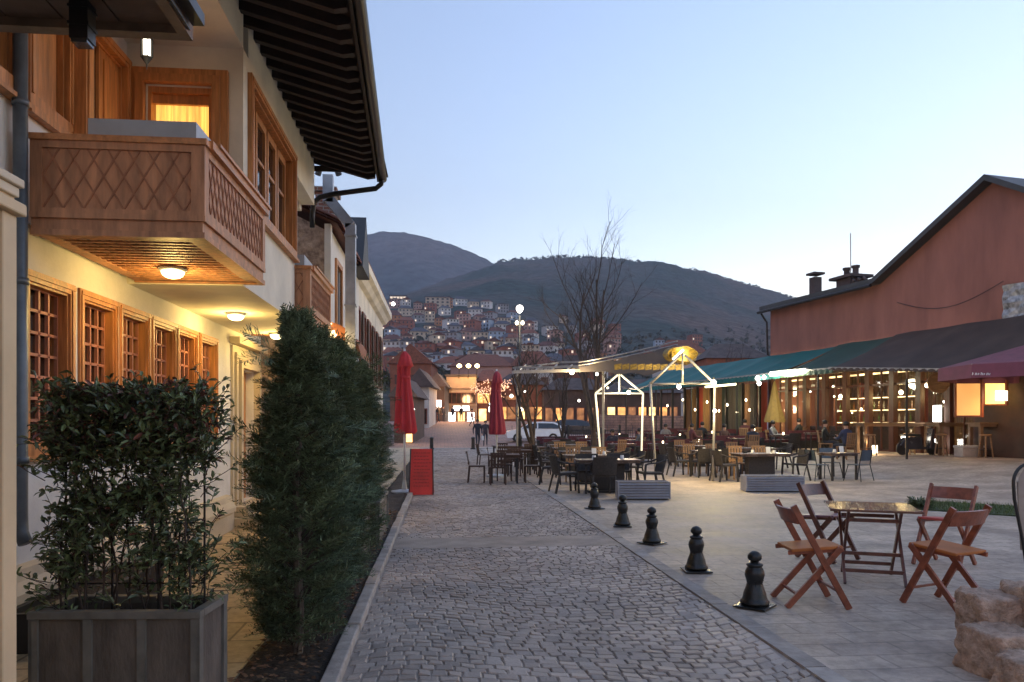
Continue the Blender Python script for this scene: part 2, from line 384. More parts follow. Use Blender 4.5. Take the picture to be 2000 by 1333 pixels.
# fallen leaves on the bed: uncountable litter
fl = MB()
for k in range(2600):
    x = rnd.uniform(-1.25, -.74); y = rnd.uniform(2.5, 13); a = rnd.uniform(0, 6.28); s = rnd.uniform(.012, .03); z = .075 + rnd.uniform(-.01, .012)
    c, d = math.cos(a) * s, math.sin(a) * s; t = rnd.uniform(-.012, .012)
    fl.quad((x - c, y - d, z), (x + d * .5, y - c * .5, z + t), (x + c, y + d, z + .004), (x - d * .5, y + c * .5, z - t * .4))
tag(fl.build('leaf_litter', mat('leaf_litter', (.15, .065, .035), .85, .3, 6, island=.6, col2=(.05, .045, .02))), 'brown fallen leaves scattered over the soil under the hedge', 'leaf litter', kind='stuff')

# far square: red setts climbing to the lit fronts
fsq = MB(); vs = []
for j in range(41):
    for i in range(41):
        x = -30 + 100 * i / 40; y = 45.7 + 75 * j / 40
        vs.append((x, y, -.01 + 1.72 * sm(46, 84, y)))
fsq.add(vs, [(j*41+i, j*41+i+1, (j+1)*41+i+1, (j+1)*41+i) for j in range(40) for i in range(40)])
def fz(y): return -.01 + 1.72 * sm(46, 84, y)
struct(fsq.build('far_square', brickmat('red_setts', (.36, .20, .15), (.26, .16, .13), (.12, .09, .08), .5, .28, .7, .4, .02, vary=.3), smooth=True))

# green strip at the right with its stone edge
gs = MB(); P0 = F(1800, 14.9); P1 = F(2300, 12.6); P2 = F(2300, 11.2); P3 = F(1770, 13.6)
gs.prism([(P0[0], P0[1], -.05), (P1[0], P1[1], -.05), (P2[0], P2[1], -.05), (P3[0], P3[1], -.05)], (0, 0, .075))
gso = struct(gs.build('lawn_strip', M['grass']))
gb = MB()
for k in range(5200):
    a, b = rnd.random(), rnd.random()
    x = (P0[0]*(1-a)+P1[0]*a)*(1-b) + (P3[0]*(1-a)+P2[0]*a)*b; y = (P0[1]*(1-a)+P1[1]*a)*(1-b) + (P3[1]*(1-a)+P2[1]*a)*b
    h = rnd.uniform(.03, .09); an = rnd.uniform(0, 3.14); c, s = math.cos(an)*.005, math.sin(an)*.005
    gb.quad((x-c, y-s, .02), (x+c, y+s, .02), (x + rnd.uniform(-.03, .03), y + rnd.uniform(-.03, .03), .02 + h))
tag(gb.build('grass_blades', mat('grass_blade', (.09, .13, .04), .8, .3, 3, island=.4)), 'short green grass on the strip behind the folding table', 'grass', kind='stuff')

# ---------------------------------------------------------------- hills
def interp(t, x):
    if x <= t[0][0]: return t[0][1]
    for (a, b), (c, d) in zip(t, t[1:]):
        if x <= c: return b + (d - b) * (x - a) / (c - a)
    return t[-1][1]
RN = [(-1500, 640), (0, 640), (650, 620), (760, 592), (860, 562), (960, 519), (985, 513), (1040, 508), (1100, 504), (1180, 506), (1240, 513), (1300, 519), (1370, 534), (1440, 553), (1500, 571), (1560, 588), (1700, 640), (2000, 690), (3500, 700)]
RF = [(-1500, 640), (300, 520), (600, 476), (700, 460), (740, 455), (790, 454), (830, 463), (880, 478), (930, 497), (965, 515), (1100, 570), (1400, 640), (3500, 700)]
E1 = [(-1500, 190), (700, 232), (900, 232), (1000, 222), (1100, 205), (1300, 185), (1420, 150), (1600, 110), (3500, 90)]
from mathutils import noise
def town_e(px, d): return interp(E1, px) * max(0, (d - 150) / 550) ** .8
def near_e(px, d):
    if d < 700: return town_e(px, d)
    r = HZ - interp(RN, px); a = town_e(px, 700); t = (d - 700) / 1000
    r = max(r, a * .6)
    return a + (r - a) * math.sin(min(t, 1) * math.pi / 2) if t <= 1 else r * (1 - .35 * (t - 1))
def tz(px, d, fn):
    X = (px - 1000) / F0 * d
    nzv = noise.fractal(Vector((X * .006, d * .006, 1.3)), .8, 2.0, 5) * .012 * d * min(1, max(0, (d - 600) / 500)) * (.35 if d > 1600 else 1)
    return 1.6 + fn(px, d) / F0 * d + (nzv if d < 1690 else 0)
def terrain(name, m, fn, ds, pxs):
    b = MB(); vs = []
    for d in ds:
        for px in pxs:
            x, y_ = F(px, d); z = tz(px, d, fn)
            z += noise.noise(Vector((x * .05, y_ * .05, 0))) * .0030 * d * (1 if d > 1300 else .3) * (1 if d > 700 else 0)
            vs.append((x, y_, z))
    w = len(pxs)
    b.add(vs, [(j*w+i, j*w+i+1, (j+1)*w+i+1, (j+1)*w+i) for j in range(len(ds)-1) for i in range(w-1)])
    return struct(b.build(name, m, smooth=True))
def hillmat(name, c1, c2, c3, s):
    m = bpy.data.materials.new(name); m.use_nodes = True; n = m.node_tree.nodes; l = m.node_tree.links; b = n['Principled BSDF']; b.inputs['Roughness'].default_value = 1; b.inputs['Specular IOR Level'].default_value = 0
    tc = n.new('ShaderNodeTexCoord'); out = None
    a = n.new('ShaderNodeTexNoise'); a.inputs['Scale'].default_value = s; a.inputs['Detail'].default_value = 6; l.new(tc.outputs['Object'], a.inputs['Vector'])
    r = n.new('ShaderNodeValToRGB'); l.new(a.outputs[0], r.inputs[0]); e = r.color_ramp.elements; e[0].position = .38; e[1].position = .66; e[0].color = (*c1, 1); e[1].color = (*c3, 1)
    q = e.new(.5); q.color = (*c2, 1)
    f = n.new('ShaderNodeTexNoise'); f.inputs['Scale'].default_value = s * 22; f.inputs['Detail'].default_value = 4; l.new(tc.outputs['Object'], f.inputs['Vector'])
    mr = n.new('ShaderNodeMapRange'); l.new(f.outputs[0], mr.inputs[0]); mr.inputs['From Min'].default_value = .3; mr.inputs['From Max'].default_value = .7; mr.inputs['To Min'].default_value = .55; mr.inputs['To Max'].default_value = 1.4
    vm = n.new('ShaderNodeVectorMath'); vm.operation = 'SCALE'; l.new(r.outputs[0], vm.inputs[0]); l.new(mr.outputs[0], vm.inputs['Scale']); l.new(vm.outputs[0], b.inputs['Base Color'])
    bp = n.new('ShaderNodeBump'); bp.inputs['Strength'].default_value = .8; bp.inputs['Distance'].default_value = 6; l.new(f.outputs[0], bp.inputs['Height']); l.new(bp.outputs[0], b.inputs['Normal'])
    return m
dn = [110, 150, 170, 200, 240, 280, 320, 370, 420, 480, 540, 600, 700] + [700 + 40 * k for k in range(1, 26)] + [1740]
pn = [-1500 + 60 * k for k in range(34)] + [560 + 8 * k for k in range(130)] + [1600 + 60 * k for k in range(30)]
terrain('hillside', hillmat('wooded_hill', (.050, .075, .068), (.090, .092, .085), (.14, .105, .090), .004), near_e, dn, pn)
def far_e(px, d): return (HZ - interp(RF, px)) * (.55 + .45 * math.sin(min((d - 1750) / 800, 1) * math.pi / 2)) * (1 if d < 2600 else .8)
terrain('mountain', hillmat('bare_mountain', (.055, .075, .082), (.10, .10, .11), (.135, .112, .115), .0016), far_e, [1750 + 55 * k for k in range(16)] + [2720, 2900], [-1500 + 60 * k for k in range(34)] + [560 + 10 * k for k in range(60)] + [1200 + 80 * k for k in range(28)])

def clump(b, c, r, rr, n=10, flat=1.0):
    """an irregular tuft of small faces"""
    for k in range(n):
        d = Vector((rr.gauss(0, 1), rr.gauss(0, 1), rr.gauss(0, 1))).normalized()
        p = Vector(c) + Vector((d.x * r * .8, d.y * r * .8, d.z * r * flat * .8)) * rr.uniform(.3, 1); s = r * rr.uniform(.35, .6)
        t = d.orthogonal().normalized(); q = d.cross(t); a = rr.uniform(0, 6); t, q = t * math.cos(a) + q * math.sin(a), q * math.cos(a) - t * math.sin(a)
        b.quad(p + t * s, p + q * s * .7 + d * s * .3, p - t * s, p - q * s * .7 + d * s * .2)
wd = MB(); rw = random.Random(11)
for k in range(230):                                   # uneven line of trees along the ridge
    px = 972 + k * 2.55 + rw.uniform(-1, 1); d = 1690; x, y_ = F(px, d); z = tz(px, d, near_e); r = rw.uniform(2, 7.5)
    clump(wd, (x, y_, z + r * .4), r, rw, 9, 1.1)
tag(wd.build('ridge_trees', mat('ridge_tree', (.02, .028, .025), 1, .2, .1)), 'dark uneven line of trees along the crest of the near hill', 'woods', kind='stuff')
ws = MB()
for k in range(1500):
    px = rw.uniform(740, 1560); e = rw.uniform(60, 300) if rw.random() < .6 else rw.uniform(60, 190)
    if e > min(175, (HZ - interp(RN, px)) - 15): continue
    d = 150 + 550 * (e / interp(E1, px)) ** 1.25 if e < interp(E1, px) else 700 + (e - interp(E1, px)) * 6
    if d > 1500: continue
    x, y_ = F(px, d); r = rw.uniform(1.6, 4.2); clump(ws, (x, y_, tz(px, d, near_e) + r * .6), r, rw, 9, 1.2)
tag(ws.build('hillside_trees', mat('hillside_tree', (.055, .05, .035), 1, .3, .08, island=.5, col2=(.025, .035, .022))), 'bare and evergreen trees scattered between the houses of the hillside town', 'woods', kind='stuff')

# ---------------------------------------------------------------- hillside town
WALLC = {'white': (.62, .60, .58), 'cream': (.56, .46, .35), 'pink': (.45, .28, .24), 'brick red': (.30, .10, .065), 'pale blue': (.36, .44, .54), 'grey': (.30, .30, .32), 'orange': (.45, .20, .10)}
ROOFC = {'red-brown': (.16, .065, .05), 'grey': (.10, .10, .12), 'orange-red': (.28, .10, .06)}
WM = {k: mat('hill_wall_' + k.replace(' ', '_').replace('-', '_'), v, .9, .08, .3) for k, v in WALLC.items()}
RM = {k: mat('hill_roof_' + k.replace('-', '_'), v, .9, .18, .5) for k, v in ROOFC.items()}
hw_lit = emis('hill_lit_window', (1, .72, .42), 9)
WM_PALE = mat('pale_hill_wall', (.62, .60, .56), .8, .08, .3)  # plain off-white wall, close in tone to the white houses
def hill_house(w, dp, h, kind):
    t = thing('hillside_house', 'x', 'house')
    MB().box(-w/2, w/2, -dp/2, dp/2, -4, h).build('wall', WM['white'], t)
    b = MB(); o = .5; rh = w * .20
    if kind == 0: b.add([(-w/2-o,-dp/2-o,h),(w/2+o,-dp/2-o,h),(w/2+o,dp/2+o,h),(-w/2-o,dp/2+o,h),(-w*.25,0,h+rh*1.3),(w*.25,0,h+rh*1.3)], [(0,1,5,4),(2,3,4,5),(1,2,5),(3,0,4),(0,3,2,1)])
    elif kind == 1: b.add([(-w/2-o,-dp/2-o,h),(w/2+o,-dp/2-o,h),(w/2+o,dp/2+o,h),(-w/2-o,dp/2+o,h),(0,-dp/2-o,h+rh*1.3),(0,dp/2+o,h+rh*1.3)], [(0,1,4),(2,3,5),(1,2,5,4),(3,0,4,5),(0,3,2,1)])
    else: b.box(-w/2-o, w/2+o, -dp/2-o, dp/2+o, h, h+.35).box(-w*.15, w*.2, -1, 1.5, h+.35, h+1.6)
    b.build('roof', RM['red-brown'], t)
    nfl = 2 if h < 7.5 else 3; nc = 3 if w < 10 else 4
    for f in range(nfl):
        for c in range(nc):
            x = -w/2 + w * (c + .5) / nc; z = .9 + f * (h - .3) / nfl
            MB().box(x - .55, x + .55, -dp/2 - .06, -dp/2 - .01, z, z + 1.4).build('window', hw_lit if (f * 3 + c * 2 + kind * 5) % 13 == 0 else M['pane_blue'], t)
    return t
HP = [Pool(hill_house(*a)) for a in ((9, 8, 6, 0), (8, 8, 8.5, 1), (12, 8, 6, 0), (10, 9, 8, 2), (7, 7, 5.5, 1))]
ORD = ['first', 'second', 'third', 'fourth', 'fifth', 'sixth', 'seventh', 'eighth', 'ninth', 'tenth', 'eleventh', 'twelfth', 'thirteenth', 'fourteenth', 'fifteenth', 'sixteenth', 'seventeenth', 'eighteenth', 'nineteenth', 'twentieth']
ROWN = ['lowest', 'second-lowest', 'third-lowest', 'fourth-lowest', 'middle', 'fourth-highest', 'third-highest', 'second-highest', 'highest']
rh = random.Random(21)
for r in range(9):
    e = 88 + r * 16.5
    spans = [(762, 1010, 27 if r < 6 else 24)]
    if r < 7: spans.append((1030, 1180, 34 + r * 3))
    if r < 7: spans.append((1190, 1440, 52 + r * 9))
    n = 0
    for a, b_, stp in spans:
        px = a + rh.uniform(0, 10)
        while px < b_:
            ee = e + rh.uniform(-9, 9)
            if ee < interp(E1, px) - 2 and not (px > 1190 and rh.random() < .25) and n < 20:
                d = 150 + 550 * (ee / interp(E1, px)) ** 1.25; x, y_ = F(px, d)
                wc = rh.choices(list(WALLC), (5, 4, 2, 3, 1, 2, 2))[0]; rc = rh.choices(list(ROOFC), (4, 4, 2))[0]; k = rh.randrange(5)
                mats = {'roof': RM[rc], 'wall': WM[wc]}
                o = HP[k].put((x, y_, tz(px, d, near_e) - .3), R(rh.uniform(-28, 28) - YAW), f"{wc} house, {rc} roof, {ORD[n]} from left in {ROWN[r]} hillside row", 'houses on the hillside', mats=mats)
                if HP[k].n == 1:
                    for c in children(o):
                        nm = c.name.split('.')[0]
                        if nm in mats: c.data = c.data.copy(); c.data.materials[0] = mats[nm]
                n += 1
            px += stp * rh.uniform(.8, 1.3)
# one off-white and one cream building high on the slope
for px, e, w, h, lb in ((778, 226, 15, 9, 'bright floodlit white building at the top left edge of the hillside town'), (855, 222, 22, 9, 'wide cream flat-roofed building standing highest on the hillside')):
    d = 150 + 550 * (e / interp(E1, px)) ** 1.25; d = min(d, 700); x, y_ = F(px, d); z = tz(px, d, near_e)
    t = thing('hillside_house', lb, 'building', (x, y_, z - .5), -R(YAW), 'houses on the hillside')
    lit = px < 800; b = MB(); b.box(x-w/2, x+w/2, y_-5, y_+5, z-6, z+h)
    t.rotation_euler = (0, 0, 0); b.build('wall', WM_PALE if lit else WM['cream'], t)
    MB().box(x-w/2-.6, x+w/2+.6, y_-5.6, y_+5.6, z+h, z+h+.8).build('roof', RM['grey'], t)
    for f in range(3):
        for c in range(5):
            xx = x - w/2 + w*(c+.5)/5; MB().box(xx-1, xx+1, y_-5.1, y_-5.02, z+.8+f*2.9, z+2.5+f*2.9).build('window', hw_lit if lit else M['pane_blue'], t)

# ---------------------------------------------------------------- left house
H = thing('timber_trimmed_house', 'cream house with orange timber windows, jettied upper storey and dark wide eaves at left', 'house', (-4.6, 7, 0))
WY = [6.26, 7.13, 7.92, 8.72, 9.49, 10.34]
wins = [(c - .31, c + .31, 1.42, 2.68) for c in WY]
MB().wall('x', -3.13, -3.40, 1.0, 13.28, 0, 3.0, wins + [(11.75, 12.75, .34, 2.42)]).build('ground_floor_wall', M['plaster_white'], H)
pl = MB()
for a, b in ((1.0, 11.2),):
    pl.prism([(-3.129, a, 0), (-3.02, a, 0), (-3.02, a, .26), (-2.99, a, .30), (-2.99, a, .36), (-3.04, a, .44), (-3.06, a, .52), (-3.129, a, .54)], (0, b - a, 0))
pl.build('plinth', M['cream'], H)
def casing(b, y0, y1, z0, z1, w=.10, d=.05, x=-3.13, sill=True):
    """moulded timber surround proud of the wall, plus the lining of the reveal"""
    for a, c in ((y0 - w, y0), (y1, y1 + w)):
        b.box(x, x + d, a, c, z0 - w, z1 + w); b.box(x + d, x + d + .010, a + .02, c - .055, z0, z1 + .03)
    b.box(x, x + d, y0, y1, z1, z1 + w); b.box(x, x + d, y0, y1, z0 - w, z0); b.box(x + d, x + d + .010, y0 - .06, y1 + .08, z1 + .035, z1 + w - .02)
    if sill: b.box(x + .002, x + d + .03, y0 - w - .02, y1 + w + .02, z0 - w - .035, z0 - w)
    for a, c, e, g in ((y0, y0 + .02, z0, z1), (y1 - .02, y1, z0, z1), (y0 + .02, y1 - .02, z0, z0 + .02), (y0 + .02, y1 - .02, z1 - .02, z1)):
        b.box(x - .24, x + .002, a, c, e, g)
for c, (a, b_, z0, z1) in zip(WY, wins):
    f = MB(); casing(f, a, b_, z0, z1, .085, .022); fo = f.build('window', M['wood'], H)
    q = MB(); x = -3.215                               # turned timber lattice: bars with a bead where they cross
    ys = [a + .02 + (b_ - a - .04) * k / 4 for k in range(5)]; zs = [z0 + .02 + (z1 - z0 - .04) * k / 7 for k in range(8)]
    for yy in ys: q.box(x - .014, x + .014, yy - .013, yy + .013, z0 + .02, z1 - .02)
    for zz in zs: q.box(x - .011, x + .011, a + .02, b_ - .02, zz - .012, zz + .012)
    for yy in ys[1:-1]:
        for zz in zs[1:-1]: q.add([(x + .03, yy, zz), (x, yy + .03, zz), (x, yy, zz + .03), (x, yy - .03, zz), (x, yy, zz - .03)], [(0, 1, 2), (0, 2, 3), (0, 3, 4), (0, 4, 1)])
    q.build('lattice', M['wood_pink'], fo)
    MB().box(-3.27, -3.262, a, b_, z0, z1).build('pane', M['pane_dark'], fo)
# front door with stepped cream surround
dr = MB(); x = -3.13
for k, (w, d) in enumerate(((.34, .035), (.24, .07), (.12, .11))):
    dr.box(x, x + d, 11.75 - w, 11.75 - w + .10, .34, 2.42 + w); dr.box(x, x + d, 12.75 + w - .10, 12.75 + w, .34, 2.42 + w); dr.box(x, x + d, 11.75 - w + .1, 12.75 + w - .1, 2.42 + w - .10, 2.42 + w)
dr.box(x, x + .15, 11.36, 13.14, 2.78, 2.88)
dro = dr.build('door', M['cream'], H)
d2 = MB(); d2.box(-3.30, -3.25, 11.75, 12.75, .34, 2.42)
for z0, z1 in ((.45, 1.25), (1.35, 2.3)):
    for a, b_ in ((11.82, 12.22), (12.28, 12.68)):
        d2.box(-3.25, -3.235, a, b_, z0, z1); d2.box(-3.235, -3.225, a + .06, b_ - .06, z0 + .06, z1 - .06)
d2.build('leaf', M['wood'], dro)
MB().box(-3.22, -3.17, 11.80, 11.83, 1.15, 1.4).build('handle', M['pipe'], dro)
MB().box(-3.095, -3.07, 11.30, 11.38, 1.45, 1.63).build('door_intercom', M['zinc'], H)
sp = MB(); sp.box(-3.13, -2.62, 11.2, 13.2, 0.03, .18); sp.build('step', M['cream'], H)
MB().box(-3.13, -2.86, 11.35, 13.1, .18, .335).build('step', M['cream'], H)

# upper storey: wall at the back of the loggias, jetty front, beam
MB().wall('x', -3.13, -3.4, 1.0, 13.28, 3.0, 6.2, [(4.7, 5.70, 4.1, 5.6), (6.0, 6.5, 4.1, 5.2), (6.82, 7.62, 3.06, 5.1)]).build('upper_wall', M['plaster_white'], H)
MB().wall('y', 7.75, 7.95, -3.13, -2.0, 3.0, 5.40, [(-2.93, -2.31, 3.06, 4.98)]).build('loggia_end_wall', M['plaster'], H)
MB().wall('x', -2.0, -2.2, 7.95, 10.4, 3.0, 6.2, [(8.02, 10.26, 3.92, 5.14)]).build('jetty_wall', M['plaster'], H)
MB().box(-2.2, -2.0, 1.0, 7.75, 5.40, 6.2).box(-2.2, -2.0, 10.4, 12.0, 5.05, 6.2).box(-3.13, -2.2, 11.82, 12.0, 4.95, 6.2).build('beam', M['plaster'], H)
MB().box(-3.129, -2.2, 1.0, 7.75, 5.40, 5.5).box(-3.129, -2.2, 10.4, 11.82, 5.2, 5.3).build('loggia_ceiling', M['plaster'], H)
MB().box(-3.129, -2.0, 7.75, 12.0, 2.99, 3.0).box(-3.129, -2.2, 5.95, 7.7, 3.10, 3.12).box(-3.129, -2.2, 10.5, 12.2, 3.10, 3.12).build('jetty_soffit', M['plaster'], H)
MB().box(-3.129, -2.2, 10.3, 10.4, 3.0, 5.2).build('partition', M['plaster'], H)
# timber window at the far left of the upper floor
def winbox(y0, y1, z0, z1, nm='window', mull=1, xw=-3.13, w=.12, d=.06):
    f = MB(); casing(f, y0, y1, z0, z1, w, d, xw); 
    for k in range(1, mull + 1):
        yy = y0 + (y1 - y0) * k / (mull + 1); f.box(xw - .16, xw - .04, yy - .04, yy + .04, z0 + .02, z1 - .02)
    o = f.build(nm, M['wood'], H)
    MB().box(xw - .15, xw - .14, y0 + .02, y1 - .02, z0 + .02, z1 - .02).build('pane', M['pane_dark'], o)
    return o
winbox(4.7, 5.70, 4.1, 5.6)
f = MB(); casing(f, 6.0, 6.5, 4.1, 5.2, .1, .05, sill=False); f.box(-3.22, -3.18, 6.0, 6.5, 4.1, 5.2); f.box(-3.18, -3.165, 6.06, 6.44, 4.16, 5.14)
f.box(-3.13, -3.06, 5.88, 6.6, 3.94, 4.0); f.build('timber_panel', M['wood'], H)
MB().box(-3.13, -2.98, 6.56, 6.70, 3.06, 5.4).box(-2.98, -2.965, 6.585, 6.675, 3.06, 5.4).build('timber_post', M['wood'], H)
f = MB(); casing(f, 6.82, 7.62, 3.20, 5.1, .10, .06, sill=False); f.box(-3.2, -3.15, 7.18, 7.62, 3.06, 5.1); f.box(-3.15, -3.135, 7.26, 7.56, 3.2, 5.0); f.box(-3.2, -3.14, 6.84, 6.88, 3.06, 5.1)
fo = f.build('balcony_door', M['wood'], H); MB().box(-3.19, -3.18, 6.88, 7.18, 3.06, 5.1).build('pane', M['pane_dark'], fo)
# lit door in the loggia end wall, facing the street corner
f = MB(); y0 = 7.75
for d, w in ((.05, .17), (.08, .10)):
    f.box(-2.93 - w, -2.93 - w + .08, y0 - d, y0, 3.06, 4.98 + w); f.box(-2.31 + w - .08, -2.31 + w, y0 - d, y0, 3.06, 4.98 + w); f.box(-2.93 - w + .08, -2.31 + w - .08, y0 - d, y0, 4.98 + w - .08, 4.98 + w)
f.box(-2.93, -2.90, y0, y0 + .12, 3.06, 4.98); f.box(-2.34, -2.31, y0, y0 + .12, 3.06, 4.98); f.box(-2.90, -2.34, y0, y0 + .12, 4.92, 4.98); f.box(-2.90, -2.34, y0 + .05, y0 + .09, 4.83, 4.92)
fo = f.build('glazed_door', M['wood'], H)
cu = MB(); n = 60
for k in range(n):
    xa, xb = -2.90 + .56 * k / n, -2.90 + .56 * (k + 1) / n; ya, yb = y0 + .13 + .018 * math.sin(k * .9), y0 + .13 + .018 * math.sin((k + 1) * .9)
    cu.quad((xa, ya, 3.06), (xb, yb, 3.06), (xb, yb, 4.86), (xa, ya, 4.86))
cu.build('curtain', M['curtain'], fo)
# jetty window: deep orange timber with four casements
f = MB(); casing(f, 8.02, 10.26, 3.92, 5.14, .10, .045, -2.0)
for k in range(4):
    a = 8.06 + .55 * k; f.box(-2.14, -2.08, a, a + .07, 3.94, 5.12); f.box(-2.14, -2.08, a + .43, a + .5, 3.94, 5.12); f.box(-2.14, -2.08, a + .07, a + .43, 3.94, 4.02); f.box(-2.14, -2.08, a + .07, a + .43, 5.03, 5.12); f.box(-2.13, -2.09, a + .07, a + .43, 4.60, 4.64)
fo = f.build('window', M['wood'], H); MB().box(-2.125, -2.115, 8.05, 10.24, 3.94, 5.12).build('pane', M['pane_dark'], fo)

# roof: boards, rafters, tiles, gutter
RX0, RX1, RZ0, RZ1 = -4.9, -.98, 6.62, 5.56
def rz_(x): return RZ1 + (RZ0 - RZ1) * (x - RX1) / (RX0 - RX1)
def gx(y): return -.84 - .034 * (y - 7.2)
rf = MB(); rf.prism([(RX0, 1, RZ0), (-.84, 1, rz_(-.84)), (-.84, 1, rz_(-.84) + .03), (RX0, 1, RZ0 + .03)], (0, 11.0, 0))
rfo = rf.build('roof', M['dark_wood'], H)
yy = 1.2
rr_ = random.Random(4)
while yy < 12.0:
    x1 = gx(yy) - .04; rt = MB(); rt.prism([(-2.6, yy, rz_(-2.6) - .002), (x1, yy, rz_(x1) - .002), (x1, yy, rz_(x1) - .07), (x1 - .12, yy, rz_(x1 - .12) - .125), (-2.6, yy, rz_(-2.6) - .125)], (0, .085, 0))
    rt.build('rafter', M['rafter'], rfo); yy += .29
tl = MB()
for k in range(62):
    yy = 1.0 + k * .18
    for j in range(4):
        xa = gx(yy) + .06 - j * .34; xb = xa - .38
        vs = []
        for t, xx in ((0, xa), (1, xb)):
            for q in range(6):
                a = math.pi * q / 5; vs.append((xx, yy + .09 + .085 * math.cos(a), rz_(xx) + .035 + .05 * math.sin(a) + (.012 if t == 0 else 0) + j * .004))
        tl.add(vs, [(q, q + 1, 7 + q, 6 + q) for q in range(5)] + [(0, 1, 2, 3, 4, 5)])
tl.build('roof_tile_course', M['tile'], rfo)
fb = MB(); fb.bar((gx(1) + .0, 1, rz_(-.9) + .01), (gx(12.05), 12.05, rz_(-.9) - .01), .03, .13)
fb.box(-2.6, gx(12) , 12.0, 12.04, rz_(-1.2) - .02, rz_(-1.2) + .06); fb.build('fascia', M['dark_wood'], rfo)
gt = MB(); n = 9
vs = []
for yv in (1.0, 12.12):
    for q in range(n):
        a = math.pi + math.pi * q / (n - 1); vs.append((gx(yv) + .075 + .065 * math.cos(a), yv, rz_(-.9) + .0 + .065 * math.sin(a)))
    for q in range(n):
        a = 2 * math.pi - math.pi * q / (n - 1); vs.append((gx(yv) + .075 + .058 * math.cos(a), yv, rz_(-.9) + .004 + .058 * math.sin(a)))
m2 = 2 * n; gt.add(vs, [(q, (q + 1) % m2, m2 + (q + 1) % m2, m2 + q) for q in range(m2)] + [tuple(range(m2))])
gt.build('gutter', M['pipe'], rfo)
dp = MB(); gz0 = rz_(-.9)
dp.tube([(gx(12) + .06, 11.98, gz0 - .05), (gx(12) + .05, 12.03, gz0 - .11), (gx(12) - .04, 12.08, gz0 - .17), (-1.70, 12.1, gz0 - .27), (-1.93, 12.1, gz0 - .33), (-2.03, 12.1, gz0 - .42), (-2.05, 12.1, 4.9), (-2.05, 12.1, 4.72)], .042, 10)
dp.build('downpipe', M['pipe'], rfo, smooth=True)
dp = MB(); dp.tube([(-3.045, 5.70, 5.9), (-3.045, 5.70, .92), (-3.04, 5.70, .80), (-3.0, 5.68, .72)], .048, 12)
for z in (1.3, 2.6, 3.9, 5.0): dp.tube([(-3.045, 5.70, z), (-3.045, 5.70, z + .05)], .056, 12)
dp.build('downpipe', M['grey_pipe'], H, smooth=True)
tp = MB().tube([(-1.9, 3.0, 6.1), (-2.7, 5.72, 6.05), (-3.02, 5.70, 5.9)], .05, 8)

# balconies
def diamonds(b, u0, u1, z0, z1, pos, ax, out, pw, ph, t=.004):
    """thin diagonal laths crossing in diamonds, clipped to the panel"""
    import itertools
    k = -20
    W, Hh = u1 - u0, z1 - z0; s = ph / pw
    segs = []
    for k in range(-30, 40):
        for sg in (1, -1):
            # line z = sg*s*(u - k*pw)
            pts = []
            c = k * pw
            ua = c if sg == 1 else c; 
            u_at0 = c; u_atH = c + Hh / (s * sg)
            a, b2 = (u_at0, 0), (u_atH, Hh)
            if a[0] > b2[0]: a, b2 = b2, a
            lo, hi = max(a[0], 0), min(b2[0], W)
            if hi - lo < .02: continue
            f_ = lambda u: a[1] + (b2[1] - a[1]) * (u - a[0]) / (b2[0] - a[0])
            segs.append(((lo, f_(lo)), (hi, f_(hi))))
    for i, ((ua, za), (ub, zb)) in enumerate(segs):
        P = (lambda u, z: (pos + out * t * (1 + .3 * (i % 2)), u0 + u, z0 + z)) if ax == 'x' else (lambda u, z: (u0 + u, pos + out * t * (1 + .3 * (i % 2)), z0 + z))
        b.bar(P(ua, za), P(ub, zb), .008 if ax == 'y' else .008, .016, up=(1, 0, 0) if ax == 'x' else (0, 1, 0)) if False else b.bar(P(ua, za), P(ub, zb), .012, .008, up=(1, 0, 0) if ax == 'x' else (0, 1, 0))
